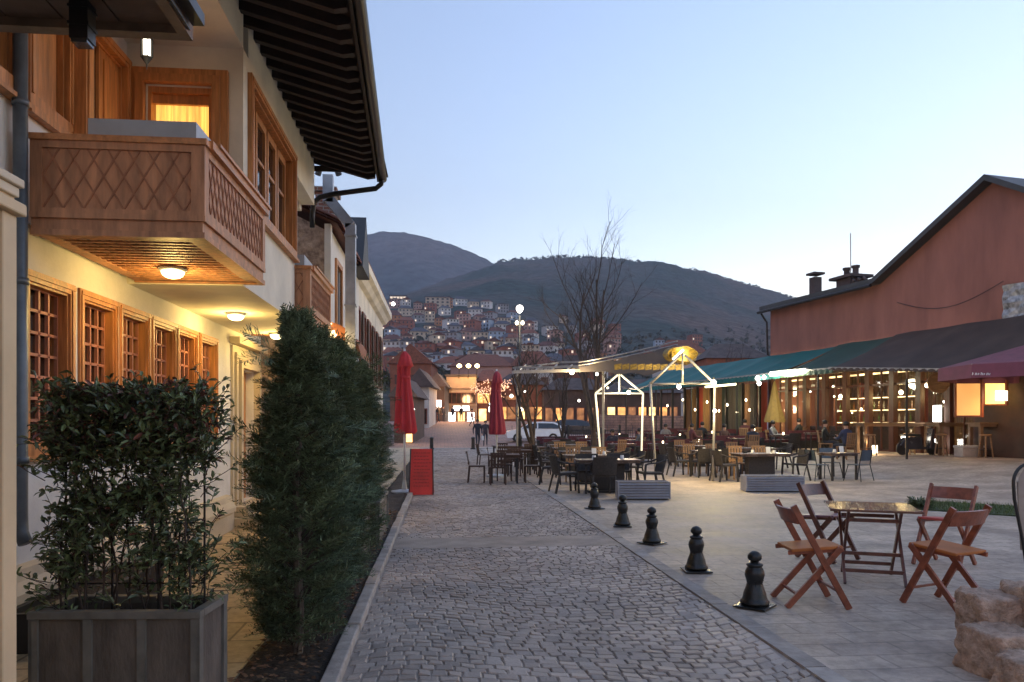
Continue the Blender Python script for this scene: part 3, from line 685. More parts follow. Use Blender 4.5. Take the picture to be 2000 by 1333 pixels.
def balcony(Y0, label):
    x0, x1, y0, y1 = -3.05, -1.79, Y0, Y0 + 1.95
    t = MB()
    t.box(x0 + .05, x1 - .05, y0 + .05, y1 - .05, 3.085, 3.098)                # floor
    for e, (za, zb) in enumerate(((3.0, 3.045), (3.045, 3.13), (3.13, 3.17))):   # stepped foot moulding
        o = (0.0, -.02, .005)[e]
        t.box(x0, x1 + o, y0 - o, y0 + .06, za, zb); t.box(x1 - .06, x1 + o, y0 + .06, y1, za, zb); t.box(x0, x1 - .06, y1 - .06, y1, za, zb)
    bo = t.build('balcony', M['plank'], H); MB().box(x0 + .05, x1 - .05, y0 + .05, y1 - .05, 3.062, 3.083).build('dark_gap_backing', M['browndark'], bo)  # dark sheet added above the slats, painting shade into the lattice gaps
    p = MB()                                                                   # panels and frames
    p.box(x0 + .06, x1 - .05, y0 + .02, y0 + .05, 3.17, 3.69); p.box(x1 - .05, x1 - .02, y0 + .05, y1 - .02, 3.17, 3.69)
    for a, b_ in ((x0 + .0, x0 + .085), (x1 - .10, x1)): p.box(a, b_, y0, y0 + .02, 3.17, 3.71)
    p.box(x0 + .085, x1 - .10, y0, y0 + .02, 3.17, 3.205); p.box(x0 + .085, x1 - .10, y0, y0 + .02, 3.655, 3.71)
    for a, b_ in ((y0 + .02, y0 + .10), (y1 - .10, y1)): p.box(x1 - .02, x1, a, b_, 3.17, 3.71)
    p.box(x1 - .02, x1, y0 + .10, y1 - .10, 3.17, 3.22); p.box(x1 - .02, x1, y0 + .10, y1 - .10, 3.65, 3.71)
    p.build('railing_panel', M['plank'], bo)
    r = MB(); r.box(x0, x1 + .02, y0 - .02, y0 + .08, 3.71, 3.755); r.box(x1 - .08, x1 + .04, y0 + .08, y1 + .01, 3.71, 3.775)
    r.box(x1 - .03, x1 + .06, y0 + .2, y1 + .02, 3.775, 3.80); r.build('handrail', M['wood_h'], bo)
    d = MB(); diamonds(d, x0 + .085, x1 - .10, 3.205, 3.655, y0 + .02, 'y', -1, .145, .25); d.build('lattice_front', M['browndark'] if False else M['lath'], bo)
    d = MB(); diamonds(d, y0 + .10, y1 - .10, 3.22, 3.65, x1 - .02, 'x', 1, .11, .25); d.build('lattice_side', M['lath'], bo)
    s = MB()                                                                   # lattice under the floor
    for a, b_, c, e in ((x0 + .02, x0 + .12, y0 + .06, y1 - .06), (x1 - .16, x1 - .06, y0 + .06, y1 - .06), (x0 + .12, x1 - .16, y0 + .06, y0 + .14), (x0 + .12, x1 - .16, y1 - .16, y1 - .06)): s.box(a, b_, c, e, 3.012, 3.055)
    nn = 12
    for k in range(nn):
        v = x0 + .12 + (x1 - x0 - .28) * (k + .5) / nn; s.box(v - .014, v + .014, y0 + .14, y1 - .16, 3.030, 3.044)
    for k in range(16):
        v = y0 + .14 + 1.65 * (k + .5) / 16; s.box(x0 + .12, x1 - .16, v - .014, v + .014, 3.018, 3.030)
    s.build('lattice_soffit', M['plank'], bo)
    w = MB(); w.box(x0 + .36, x1 - .10, y0 + .12, y0 + .15, 3.1, 3.93); w.box(x1 - .13, x1 - .10, y0 + .15, y1, 3.1, 3.93)
    w.build('windbreak_sheet', M['sheet'], bo)
    return bo
M['lath'] = mat('dark_lath', (.36, .15, .075), .6, .15, 8)  # laths a tone darker than the boards, drawing the groove lines
M['sheet'] = mat('pale_sheet', (.40, .43, .47), .35, .08, 3)
balcony(5.83, ''); balcony(10.4, '')
# ceiling lamps under the overhang
def ceiling_lamp():
    t = thing('ceiling_lamp', 'x', 'lamp')
    MB().lathe([(.05, 0), (.125, 0), (.128, -.014), (.10, -.03)], 24).build('base_plate', M['zinc'], t, smooth=True)
    MB().lathe([(.100, -.03), (.098, -.045), (.085, -.066), (.06, -.082), (.028, -.090), (.006, -.092)], 24).build('glass_dome', M['warm1'], t, smooth=True)
    return t
CL = Pool(ceiling_lamp())
for (x, y_, z, lb) in ((-2.45, 7.06, 3.012, 'round glass ceiling lamp lit under the near balcony'), (-2.60, 9.72, 2.988, 'round glass ceiling lamp lit under the plain cream overhang'), (-2.55, 11.85, 2.988, 'farthest round ceiling lamp, lit beside the top of the cypress')):
    CL.put((x, y_, z), 0, lb, 'ceiling lamps under the overhang')
    point('lamp_light', (x, y_, z - .20), 19, (1, .68, .20), .10)
# lantern hanging in the loggia
t = thing('hanging_lantern', 'small black lantern with bright glass hanging from the loggia ceiling', 'lantern', (-2.55, 6.72, 4.72))
b = MB(); b.tube([(-2.55, 6.72, 5.40), (-2.55, 6.72, 5.02)], .006, 5); b.lathe([(.005, .31), (.05, .26), (.055, .24)], 6, (-2.55, 6.72, 4.72)); b.lathe([(.05, .06), (.03, .03), (.008, .0), (.003, -.05)], 6, (-2.55, 6.72, 4.72))
for k in range(6): a = k * math.pi / 3; b.bar((-2.55 + .05 * math.cos(a), 6.72 + .05 * math.sin(a), 4.78), (-2.55 + .05 * math.cos(a), 6.72 + .05 * math.sin(a), 4.96), .006)
b.build('cage', M['black'], t); MB().lathe([(.01, .06), (.028, .08), (.03, .22), (.012, .25)], 10, (-2.55, 6.72, 4.72)).build('glass', emis('lantern_glass', (1, .9, .7), 60), t)
point('lantern_light', (-2.50, 6.62, 4.65), .9, (1, .82, .55), .05)

# near porch: canopy and post block at the left edge
t = thing('porch_canopy', 'brown boarded canopy with black metal edge jutting in at the top left corner', 'canopy', (-2, 2, 3.3))
cp = MB()
for k in range(9): cp.box(-3.1 + .222 * k, -3.1 + .222 * k + .214, .9, 3.22, 3.335, 3.36)
cp.box(-3.1, -1.10, .9, 3.22, 3.36, 3.40); cp.build('boarding', M['cbrown'] if 'cbrown' in M else mat('canopy_board', (.12, .065, .035), .7, .2, 4, .2, 20), t)
cp = MB(); cp.box(-3.1, -1.10, 3.22, 3.28, 3.30, 3.42); cp.box(-1.10, -1.055, .9, 3.28, 3.30, 3.42); cp.build('fascia', mat('canopy_fascia', (.20, .12, .07), .7, .2, 6, .2, 30), t)
cp = MB(); cp.bar((-1.02, .9, 3.37), (-1.02, 3.24, 3.37), .05, .05); cp.bar((-1.045, .9, 3.31), (-1.045, 3.2, 3.31), .012, .012); cp.build('gutter', M['black'], t)
t.location.z -= .07
t = thing('bracket_lantern', 'black square lantern fixed under the edge of the porch canopy', 'lantern', (-1.42, 3.10, 3.1))
b = MB(); b.box(-1.455, -1.385, 3.06, 3.13, 3.115, 3.30); b.box(-1.47, -1.37, 3.045, 3.145, 3.30, 3.32); b.box(-1.49, -1.21, 3.05, 3.14, 3.318, 3.332); b.box(-1.46, -1.38, 3.055, 3.135, 3.165, 3.178); b.box(-1.46, -1.38, 3.055, 3.135, 3.235, 3.245); b.build('housing', M['black'], t)
MB().box(-1.45, -1.39, 3.065, 3.125, 3.10, 3.116).build('lens', glassmat('smoked_lens', (.05, .05, .05)), t)
t = thing('porch_pillar', 'tall cream pillar with grooved moulding filling the left edge of the picture', 'pillar', (-2.1, 2.3, 0))
b = MB(); M['pillar'] = mat('ochre_cream_paint', (.62, .47, .29), .55, .10, 1.5, .1, 12); b.box(-2.6, -1.70, 1.0, 3.14, 0, 2.50); b.build('shaft', M['pillar'], t)
b = MB(); x = -1.70
for a, c, d in ((3.02, 3.12, .022), (2.95, 2.985, .035), (2.72, 2.80, .05), (2.60, 2.68, .025)): b.box(x, x + d, a, c, 0, 2.42)
b.box(x, x + .05, 2.0, 3.14, 2.42, 2.47); b.build('moulding', M['pillar'], t, bevel=.008)
b = MB(); b.box(-2.65, -1.685, 1.0, 3.15, 2.50, 2.54); b.box(-2.62, -1.67, 1.0, 3.16, 2.54, 2.575); b.build('cap', M['cream'], t, bevel=.006)

# dark planter trough against the wall
t = thing('wall_trough', 'low dark trough of soil at the foot of the white wall by the pillar', 'planter', (-2.8, 6.0, .03))
b = MB(); 
for a, c, e, g_ in ((-2.98, -2.94, 5.3, 7.2), (-2.62, -2.58, 5.3, 7.2), (-2.94, -2.62, 5.3, 5.34), (-2.94, -2.62, 7.16, 7.2)): b.box(a, c, e, g_, .03, .30)
b.build('box', M['black'], t); MB().box(-2.94, -2.62, 5.34, 7.16, .03, .26).build('soil', M['soil'], t)

# ---------------------------------------------------------------- neighbours down the left side
N2 = thing('stone_house', 'narrow old house with rough stone side wall and clay tiles behind the steel duct', 'house', (-4.5, 15.8, 0))
b = MB(); b.box(-7, -2.04, 13.3, 18.3, 0, 5.0); b.prism([(-7, 13.3, 5.0), (-2.04, 13.3, 5.0), (-3.6, 13.3, 5.75), (-7, 13.3, 6.6)], (0, .4, 0)); b.build('side_wall', M['rubble'], N2)
b = MB().wall('x', -1.99, -2.04, 13.3, 18.3, 0, 5.1, [(14.3, 15.0, 3.3, 4.6), (16.6, 17.3, 3.3, 4.6)]); b.box(-2.04, -1.93, 13.28, 13.45, 0, 5.1); b.build('front_wall', M['plaster_white'], N2)
for a in (14.3, 16.6):
    o = MB().box(-2.0, -1.95, a - .1, a, 3.2, 4.7).box(-2.0, -1.95, a + .7, a + .8, 3.2, 4.7).box(-2.0, -1.95, a, a + .7, 4.6, 4.7).box(-2.0, -1.9, a - .1, a + .8, 3.12, 3.2).build('window', M['wood'], N2)
    MB().box(-2.03, -2.02, a, a + .7, 3.3, 4.6).build('pane', M['pane_dark'], o)
b = MB(); rr_ = random.Random(2)
for k in range(28):
    for j in range(9):
        xa = -1.75 - j * .28; yy = 13.15 + k * .19; z = 5.12 + j * .125 + rr_.uniform(-.01, .015); zz = z + .15; vs = []
        for t_, xx, zc in ((0, xa, z), (1, xa - .34, zz)):
            for q in range(5): a = math.pi * q / 4; vs.append((xx, yy + .095 + .09 * math.cos(a), zc + .06 * math.sin(a)))
        b.add(vs, [(q, q + 1, 6 + q, 5 + q) for q in range(4)] + [(0, 1, 2, 3, 4)])
b.add([(-1.8, 13.15, 5.08), (-1.8, 18.4, 5.08), (-4.4, 18.4, 6.22), (-4.4, 13.15, 6.22)], [(0, 1, 2, 3)]); ro = b.build('roof', M['tile'], N2)
MB().box(-2.35, -2.0, 14.2, 14.7, 5.3, 5.95).box(-2.40, -1.95, 14.15, 14.75, 5.95, 6.03).build('chimney', brickmat('chimney_brick', (.26, .11, .07), (.2, .08, .05), (.3, .27, .24), .2, .07, .9, .6, .01, plane='xz'), ro)
b = MB(); b.prism([(-1.72, 16.6, 5.05), (-1.72, 18.2, 5.05), (-1.72, 17.4, 6.35)], (-2, 0, 0)); b.build('dormer', M['roofdark'], ro)
D = thing('metal_duct', 'tall galvanised square duct with a dogleg and black cowl rising between the houses', 'duct', (-1.55, 13.0, 0))
b = MB(); w = .17
b.bar((-1.55, 13.0, 0), (-1.55, 13.0, 5.02), w, w); b.bar((-1.55, 13.0, 5.0), (-1.92, 13.0, 5.45), w, w); b.bar((-1.93, 13.0, 5.38), (-1.93, 13.0, 5.85), w, w)
for z in (1.2, 2.4, 3.6, 4.8): b.box(-1.65, -1.45, 12.9, 13.1, z, z + .03)
b.build('duct_run', M['zinc'], D)
b = MB().tube([(-2.11, 13.0, 5.86), (-2.08, 13.0, 5.95), (-1.99, 13.0, 6.0), (-1.88, 13.0, 6.0), (-1.78, 13.0, 5.95), (-1.75, 13.0, 5.87)], .055, 8); b.build('cowl', M['black'], D)

N3 = thing('cornice_house', 'long pale house with deep cornice and row of shuttered windows beyond the duct', 'house', (-4, 24, 0))
hs = [(19.2 + 1.62 * k, 20.0 + 1.62 * k, 3.0, 4.8) for k in range(7)]
b = MB().wall('x', -2.35, -2.6, 18.3, 30.5, 0, 5.6, hs); b.box(-8, -2.6, 18.3, 18.35, 0, 5.6); b.box(-8, -2.6, 30.45, 30.5, 0, 5.6); b.build('wall', M['plaster'], N3)
for a, c, e, g_ in hs:
    o = MB().box(-2.35, -2.30, a - .09, a, e - .1, g_ + .1).box(-2.35, -2.30, c, c + .09, e - .1, g_ + .1).box(-2.35, -2.3, a, c, g_, g_ + .1).box(-2.35, -2.26, a - .09, c + .09, e - .16, e - .1).build('window', M['redwood'], N3)
    MB().box(-2.46, -2.45, a, c, e, g_).build('pane', M['pane_blue'], o)
    MB().box(-2.30, -2.26, a - .42, a - .10, e, g_).build('shutter', M['browndark'], o)
b = MB(); b.prism([(-2.35, 18.3, 5.55), (-2.22, 18.3, 5.6), (-2.12, 18.3, 5.75), (-2.0, 18.3, 5.82), (-2.0, 18.3, 6.05), (-8, 18.3, 6.05), (-8, 18.3, 5.55)], (0, 12.3, 0)); b.build('cornice', M['plaster'], N3)
b = MB(); b.prism([(-2.05, 18.25, 6.05), (-2.02, 18.25, 6.14), (-5, 18.25, 7.0), (-8, 18.25, 7.0), (-8, 18.25, 6.05)], (0, 12.4, 0)); b.build('roof', M['tile'], N3)
MB().tube([(-2.1, 18.45, 5.9), (-2.1, 18.45, 5.5), (-2.28, 18.45, 5.3), (-2.28, 18.45, 0)], .05, 8).build('downpipe', M['pipe'], N3)

# orange awning with flower-shaped lamps between cypress and duct
t = thing('arched_awning', 'orange-brown arched awning over a doorway, half hidden by the cypress top', 'awning', (-2.3, 13.0, 2.3))
b = MB(); vs = []
for yv in (13.0, 14.6):
    for q in range(9):
        a = math.pi / 2 * q / 8; vs.append((-2.0 + .62 * math.sin(a), yv, 2.72 + .62 * math.cos(a) * 1.0))
n = 9; b.add(vs, [(q, q + 1, n + q + 1, n + q) for q in range(8)]); b.add([vs[q] for q in range(9)] + [(-2.0, 13.0, 2.72)], [tuple(range(10))]); b.build('canvas', mat('orange_canvas', (.34, .12, .05), .8, .1, 3), t)
b = MB(); b.tube([(-1.38, 13.0, 2.72), (-1.38, 14.6, 2.72)], .015, 6); b.tube([(-2.0, 13.0, 2.72), (-1.38, 13.0, 2.72)], .015, 6); b.build('frame', M['black'], t)
for k, (px, py, s) in enumerate(((637, 633, 1.1), (648, 655, 1.0), (641, 672, .8))):
    x, y_ = F(px, 12.75); z = FZ(py, 12.75)
    t = thing('flower_lamp', ['topmost flower-shaped lamp glowing by the orange awning', 'middle flower-shaped lamp glowing by the orange awning', 'lowest flower-shaped lamp glowing by the orange awning'][k], 'lamp', (x, y_, z), 0, 'flower lamps by the awning')
    b = MB()
    for q in range(6):
        a = q * math.pi / 3; r = .075 * s; c, sn = math.cos(a), math.sin(a)
        b.quad((x, y_ - .02, z), (x + r * math.cos(a - .4), y_ - .05, z + r * math.sin(a - .4)), (x + r * 1.25 * c, y_ - .03, z + r * 1.25 * sn), (x + r * math.cos(a + .4), y_ - .05, z + r * math.sin(a + .4)))
    b.build('petals', emis('petal_glow', (1, .8, .35), 60) if k == 0 else bpy.data.materials['petal_glow'], t)
    MB().tube([(x, y_, z), (x - .1, y_ + .15, z + .05), (-2.02, 13.0, z + .05)], .008, 5).build('stalk', M['black'], t)
point('awning_glow', (*F(652, 12.4), FZ(655, 12.4)), 7, (1, .7, .3), .06)

# ---------------------------------------------------------------- planters and plants
def box_planter(name, label, cx, cy, w, d, h, rz, ribs, group=None):
    t = thing(name, label, 'planter', (cx, cy, 0), rz, group)
    T = Matrix.Translation((cx, cy, 0)) @ Matrix.Rotation(rz, 4, 'Z')
    b = MB(); b.T = T
    b.box(-w/2 + .02, w/2 - .02, -d/2 + .02, -d/2 + .05, .03, h - .04); b.box(-w/2 + .02, w/2 - .02, d/2 - .05, d/2 - .02, .03, h - .04)
    b.box(-w/2 + .02, -w/2 + .05, -d/2 + .05, d/2 - .05, .03, h - .04); b.box(w/2 - .05, w/2 - .02, -d/2 + .05, d/2 - .05, .03, h - .04)
    b.build('panel', M['planter'], t)
    def rib(*a): b = MB(); b.T = T; b.box(*a).build('rib', M['planter_trim'], t)
    for k in range(ribs + 1):
        x = -w/2 + .03 + (w - .06) * k / ribs; rib(x - .022, x + .022, -d/2 + .005, -d/2 + .02, .03, h - .04); rib(x - .022, x + .022, d/2 - .02, d/2 - .005, .03, h - .04)
    for y in (-d/2 + .03, d/2 - .03): rib(w/2 - .02, w/2 - .005, y - .025, y + .025, .03, h - .04); rib(-w/2 + .005, -w/2 + .02, y - .025, y + .025, .03, h - .04)
    b = MB(); b.T = T
    b.box(-w/2, w/2, -d/2, -d/2 + .055, h - .04, h); b.box(-w/2, w/2, d/2 - .055, d/2, h - .04, h); b.box(-w/2, -w/2 + .055, -d/2 + .055, d/2 - .055, h - .04, h); b.box(w/2 - .055, w/2, -d/2 + .055, d/2 - .055, h - .04, h)
    b.build('rim', M['planter_trim'], t, bevel=.004)
    b = MB(); b.T = T; b.box(-w/2 + .055, w/2 - .055, -d/2 + .055, d/2 - .055, h - .12, h - .07); b.build('soil', M['soil'], t)
    return t, T
px0, py0 = F(259, 4.02)
_, T1 = box_planter('square_planter', 'brown board planter with pale ribs under the leafy hedge by the pillar', px0, py0, .89, .40, .62, R(-YAW + 1), 3)
def leaf(b, p, d, up, ln, w, fold=.3):
    d = Vector(d).normalized(); s = d.cross(Vector(up)); 
    if s.length < 1e-3: s = Vector((1, 0, 0))
    s.normalize(); n = s.cross(d)
    p = Vector(p); m1, m2 = p + d * ln * .3, p + d * ln * .72; tip = p + d * ln - n * ln * .12
    c1, c2 = m1 + n * w * 0, m2 - n * ln * .03
    a1, a2 = m1 + s * w * .48 + n * w * fold, m2 + s * w * .40 + n * w * fold
    b1, b2 = m1 - s * w * .48 + n * w * fold, m2 - s * w * .40 + n * w * fold
    b.add([p, c1, c2, tip, a1, a2, b1, b2], [(0, 4, 1), (1, 4, 5, 2), (2, 5, 3), (0, 1, 6), (1, 2, 7, 6), (2, 3, 7)])
HG = thing('leafy_hedge', 'glossy dark climbing hedge with thin stems growing from the near left planter', 'hedge', (px0, py0, .55))
b = MB(); b.T = T1; fr = MB(); fr.T = T1
for x in (-.37, -.12, .13, .38): fr.tube([(x, .02, .5), (x, .02, 1.60)], .006, 5)
for z in (.72, 1.05, 1.40): fr.tube([(-.37, .02, z), (.38, .02, z)], .004, 4)
fr.build('trellis', M['black'], HG)
lf = MB(); lf.T = T1; lr = MB(); lr.T = T1; sm_ = MB(); sm_.T = T1
rp = random.Random(17)
for k in range(17):
    x = rp.uniform(-.36, .38); y_ = rp.uniform(-.10, .10); z = .53; pts = [(x, y_, z)]; rad = [.006]
    tgt = x + rp.uniform(-.12, .12)
    for j in range(11):
        z += .118 + rp.uniform(-.01, .01); x += (tgt - x) * .15 + rp.uniform(-.02, .02); y_ += rp.uniform(-.02, .02); pts.append((x, y_, z)); rad.append(.006 * (1 - j / 14))
    sm_.tube(pts, rad, 5)
def zone(x, z):
    """leaf density over the screen: bushy head, airy waist with holes, uneven foot"""
    if z > 1.35: dn = .85
    elif z > 1.05: dn = .68
    elif z > .85: dn = .70
    else: dn = .80 if x > -.12 else 1.0
    h = noise.noise(Vector((x * 4.2, 3.1, z * 4.2)))
    if z < 1.35: dn *= 1.55 if h > .08 else (.22 if h < -.12 else .8)
    if -.16 < x < .02 and z < .95: dn *= .12
    return dn
twigs = 0
while twigs < 2000:
    z = .56 + 1.19 * rp.random() ** .66; x = rp.uniform(-.385, .40); y_ = rp.gauss(0, .09)
    if rp.random() > zone(x, z): continue
    if z > 1.72 and rp.random() < abs(x) * 1.2: continue
    twigs += 1
    dx = x * .9 + rp.uniform(-.6, .6); dd = Vector((dx, rp.uniform(-1, .8), rp.uniform(-.1, 1.0))).normalized(); ln = rp.uniform(.06, .15)
    if abs(x) > .36: ln *= 1.5
    p0 = Vector((x, y_, z)); p1 = p0 + dd * ln * .5 + Vector((0, 0, -.004)); p2 = p0 + dd * ln
    sm_.tube([p0, p1, p2], [.0028, .002, .0012], 4, False)
    for q in range(rp.randint(4, 7)):
        t_ = rp.uniform(.25, 1); pp = p0.lerp(p2, t_); d2 = (dd * .6 + Vector((rp.gauss(0, .7), rp.gauss(0, .7), rp.gauss(-.1, .5)))).normalized()
        tgt_ = lr if (z > 1.45 and rp.random() < .10) or rp.random() < .02 else lf
        leaf(tgt_, pp, d2, (rp.gauss(0, .5), rp.gauss(0, .5), 1), rp.uniform(.036, .066), rp.uniform(.016, .024), rp.uniform(.05, .35))
sm_.build('stems', M['bark'], HG); lf.build('foliage', M['leaf'], HG, smooth=False); lr.build('young_foliage', M['leaf_red'], HG)

def spray(b, p, d, ln, rr, w=.0085):
    """flat fern-like conifer spray: curved axis with short side shoots"""
    d = Vector(d).normalized(); side = d.cross(Vector((rr.gauss(0, .3), rr.gauss(0, .3), 1))).normalized(); nrm = side.cross(d)
    n = max(6, int(ln / .021)); p = Vector(p); prev = p
    for k in range(n):
        t = (k + 1) / n; q = p + d * ln * t + Vector((0, 0, -.10 * ln * t * t)) + nrm * .04 * ln * math.sin(3 * t)
        b.quad(prev - side * w * .3, prev + side * w * .3, q + side * w * .2, q - side * w * .2)
        l2 = ln * .36 * (math.sin(math.pi * min(1, .18 + .86 * t)) + .12) * rr.uniform(.75, 1.25)
        for s in (1, -1):
            e = q + (side * s * .8 + d * .75 + nrm * rr.uniform(-.25, .25)).normalized() * l2; m = q.lerp(e, .5)
            v = (e - q).cross(nrm).normalized() * w * .62
            b.quad(q, m + v, e, m - v)
            if l2 > .045:
                for u in (.4, .7):
                    c = q.lerp(e, u); f_ = c + ((e - q).normalized() + side * s * .1 + Vector((rr.uniform(-.8, .8), rr.uniform(-.8, .8), rr.uniform(-.5, .8)))).normalized() * l2 * .42
                    v2 = (f_ - c).cross(nrm); v2 = v2.normalized() * w * .5 if v2.length > 1e-5 else v
                    b.quad(c, c.lerp(f_, .5) + v2, f_, c.lerp(f_, .5) - v2)
        prev = q
def conifer(H_, Rm, nsp, seed):
    rr = random.Random(seed); t = thing('cypress', 'x', 'tree')
    b = MB(); pts = [(rr.uniform(-.02, .02), rr.uniform(-.02, .02), H_ * k / 8) for k in range(9)]; pts[0] = (0, 0, 0)
    b.tube(pts, [.032 * (1 - k / 9) + .004 for k in range(9)], 8); b.build('trunk', M['stem'], t)
    br = MB(); c = MB()
    for k in range(nsp):
        z = H_ * (.03 + .93 * rr.random() ** .9); tt = z / H_; env = Rm * min(1, .80 + tt * 1.2) * max(.10, 1 - max(0, tt - .50) ** 1.15 * 1.75)
        a = rr.uniform(0, 6.283)
        if math.sin(a - .25) < -.72 and rr.random() < .40: continue
        lump = 1 + .28 * noise.noise(Vector((math.cos(a) * 1.6, math.sin(a) * 1.6, z * 2.6 + seed)))
        r1 = env * lump * rr.uniform(.35, 1.0) ** .5; ln = rr.uniform(.16, .30) * (1 - .25 * tt)
        r0 = max(.015, r1 - ln * .8); up = rr.uniform(.15, .95) + (1.2 if tt > .88 else 0)
        p = Vector((math.cos(a) * r0, math.sin(a) * r0, z)); d = Vector((math.cos(a + rr.uniform(-.4, .4)), math.sin(a + rr.uniform(-.4, .4)), up))
        spray(c, p, d, ln, rr)
        if k % 5 == 0: br.tube([(0, 0, max(0, z - r0 * .8)), p * .5 + Vector((0, 0, (z - r0 * .4) * .5)), p], [.008, .005, .003], 4, False)
    for k in range(34):                                # stray long shoots
        z = H_ * rr.uniform(.15, .97); a = rr.uniform(0, 6.283); r0 = Rm * .7 * (1 - max(0, z / H_ - .6) * 1.2); p = Vector((math.cos(a) * r0, math.sin(a) * r0, z))
        spray(c, p, (math.cos(a), math.sin(a), rr.uniform(-.1, .7)), rr.uniform(.20, .32), rr)
    br.build('limbs', M['bark'], t); c.build('crown', M['conifer'], t); return t
CF = Pool(conifer(2.30, .43, 1650, 1)); CF2 = Pool(conifer(2.28, .42, 1350, 5))
CYL = 'row of cypresses along the kerb'
CF.put((-.97, 5.15, .03), 0.3, 'nearest and tallest-looking cypress, its pale trunk showing, beside the leafy planter', CYL)
CF2.put((-.98, 5.95, .03), 1.0, 'second cypress, close behind the nearest one over the planting bed', CYL)
CF.put((-.96, 6.85, .03), 2.5, 'third cypress along the kerb, just before the first low planter', CYL, sc=(1.0, 1.0, 1.0))
CF2.put((-1.08, 8.75, .50), 4.0, 'cypress growing in the nearer kerbside box planter', CYL, sc=(.95, .95, .84))
CF.put((-1.06, 9.6, .50), 5.2, 'cypress growing in the middle of the farther kerbside box planter', CYL, sc=(.95, .95, .80))
CF2.put((-1.04, 10.55, .50), 2.0, 'farthest cypress, in the far end of the box planters by the parasol', CYL, sc=(.95, .95, .80))
box_planter('kerbside_planter', 'narrow grey board planter at the kerb, nearer of the two under cypresses', -1.16, 8.55, .62, 1.1, .62, 0, 2, 'kerbside box planters')
box_planter('kerbside_planter', 'wider grey board planter at the kerb, farther of the two under cypresses', -1.10, 10.15, .68, 1.5, .60, 0, 2, 'kerbside box planters')
# low dark shrub on the grass strip edge
x, y_ = F(1797, 13.6)
t = thing('low_shrub', 'small dark spiky shrub at the left end of the grass strip', 'shrub', (x, y_, 0))
b = MB(); rp = random.Random(8)
for k in range(420):
    a = rp.uniform(0, 6.28); u = rp.uniform(.1, 1); d = Vector((math.cos(a), math.sin(a), u)); p = Vector((x, y_, .03)) + d * rp.uniform(.02, .17)
    leaf(b, p, d, (0, 0, 1), rp.uniform(.06, .12), .022)
b.build('foliage', M['leaf'], t)
b = MB()
for k in range(7): b.tube([(x, y_, 0), (x + rp.uniform(-.15, .15), y_ + rp.uniform(-.15, .15), .2)], .004, 4)
b.build('stems', M['bark'], t)

# ---------------------------------------------------------------- bollards
def bollard():
    t = thing('bollard', 'x', 'bollard')
    b = MB(); n = 6
    for k in range(1): 
        b.lathe([(.20, 0), (.198, .012), (.13, .020)], 4)
    b.build('base_plate', M['iron'], t, bevel=.003)
    b = MB(); b.lathe([(0.1197, .02), (0.1231, .045), (0.1083, .06), (0.1003, .085), (0.0935, .12), (0.0798, .155), (0.0684, .19), (0.0638, .205), (0.0707, .212), (0.0684, .222), (0.0775, .245), (0.0844, .275), (0.0798, .305), (0.0638, .335), (0.0570, .345), (0.0684, .350), (0.0718, .362), (0.0593, .372), (0.0388, .378), (0.0365, .392)], 20)
    for k in range(10):
        a = k * math.pi / 5; b.bar((.10 * math.cos(a), .10 * math.sin(a), .05), (.060 * math.cos(a), .060 * math.sin(a), .20), .016, .012, w2=.009); b.bar((.068 * math.cos(a), .068 * math.sin(a), .225), (.064 * math.cos(a), .064 * math.sin(a), .33), .010, .010)
    b.build('shaft', M['iron'], t, smooth=True)
    MB().lathe([(.032, .392), (.050, .398), (.060, .415), (.060, .435), (.050, .455), (.032, .470), (.012, .478), (.002, .480)], 20).build('knob', M['iron'], t, smooth=True)
    return t
BP = Pool(bollard())
for k, (px, py) in enumerate(((1474, 1187), (1360, 1117), (1273, 1063), (1216, 1029), (1161, 995))):
    d = 1.6 * F0 / (py - HZ); x, y_ = F(px, d)
    BP.put((x, y_, .012), k * .7, ['nearest squat black iron bollard, left of the folding chairs', 'second nearest black iron bollard along the street edge', 'middle one of the five black iron bollards', 'fourth black iron bollard, in front of the louvred trough', 'farthest of the five big bollards, before the nearest wicker chair'][k], 'cast iron bollards along the street edge')
for px, py, lb in ((924, 878, 'thin dark post at the end of the street beside the walking man'), (843, 878, 'small dark post at the street end above the red board')):
    d = 1.6 * F0 / (py - HZ); x, y_ = F(px, d); t = thing('street_post', lb, 'post', (x, y_, 0), 0, 'thin posts at the end of the street')
    b = MB().lathe([(.16, 0), (.16, .06), (.11, .10), (.10, .62), (.13, .64), (.12, .70), (.02, .74)], 10, (x, y_, 0)); b.build('shaft', M['iron'], t)

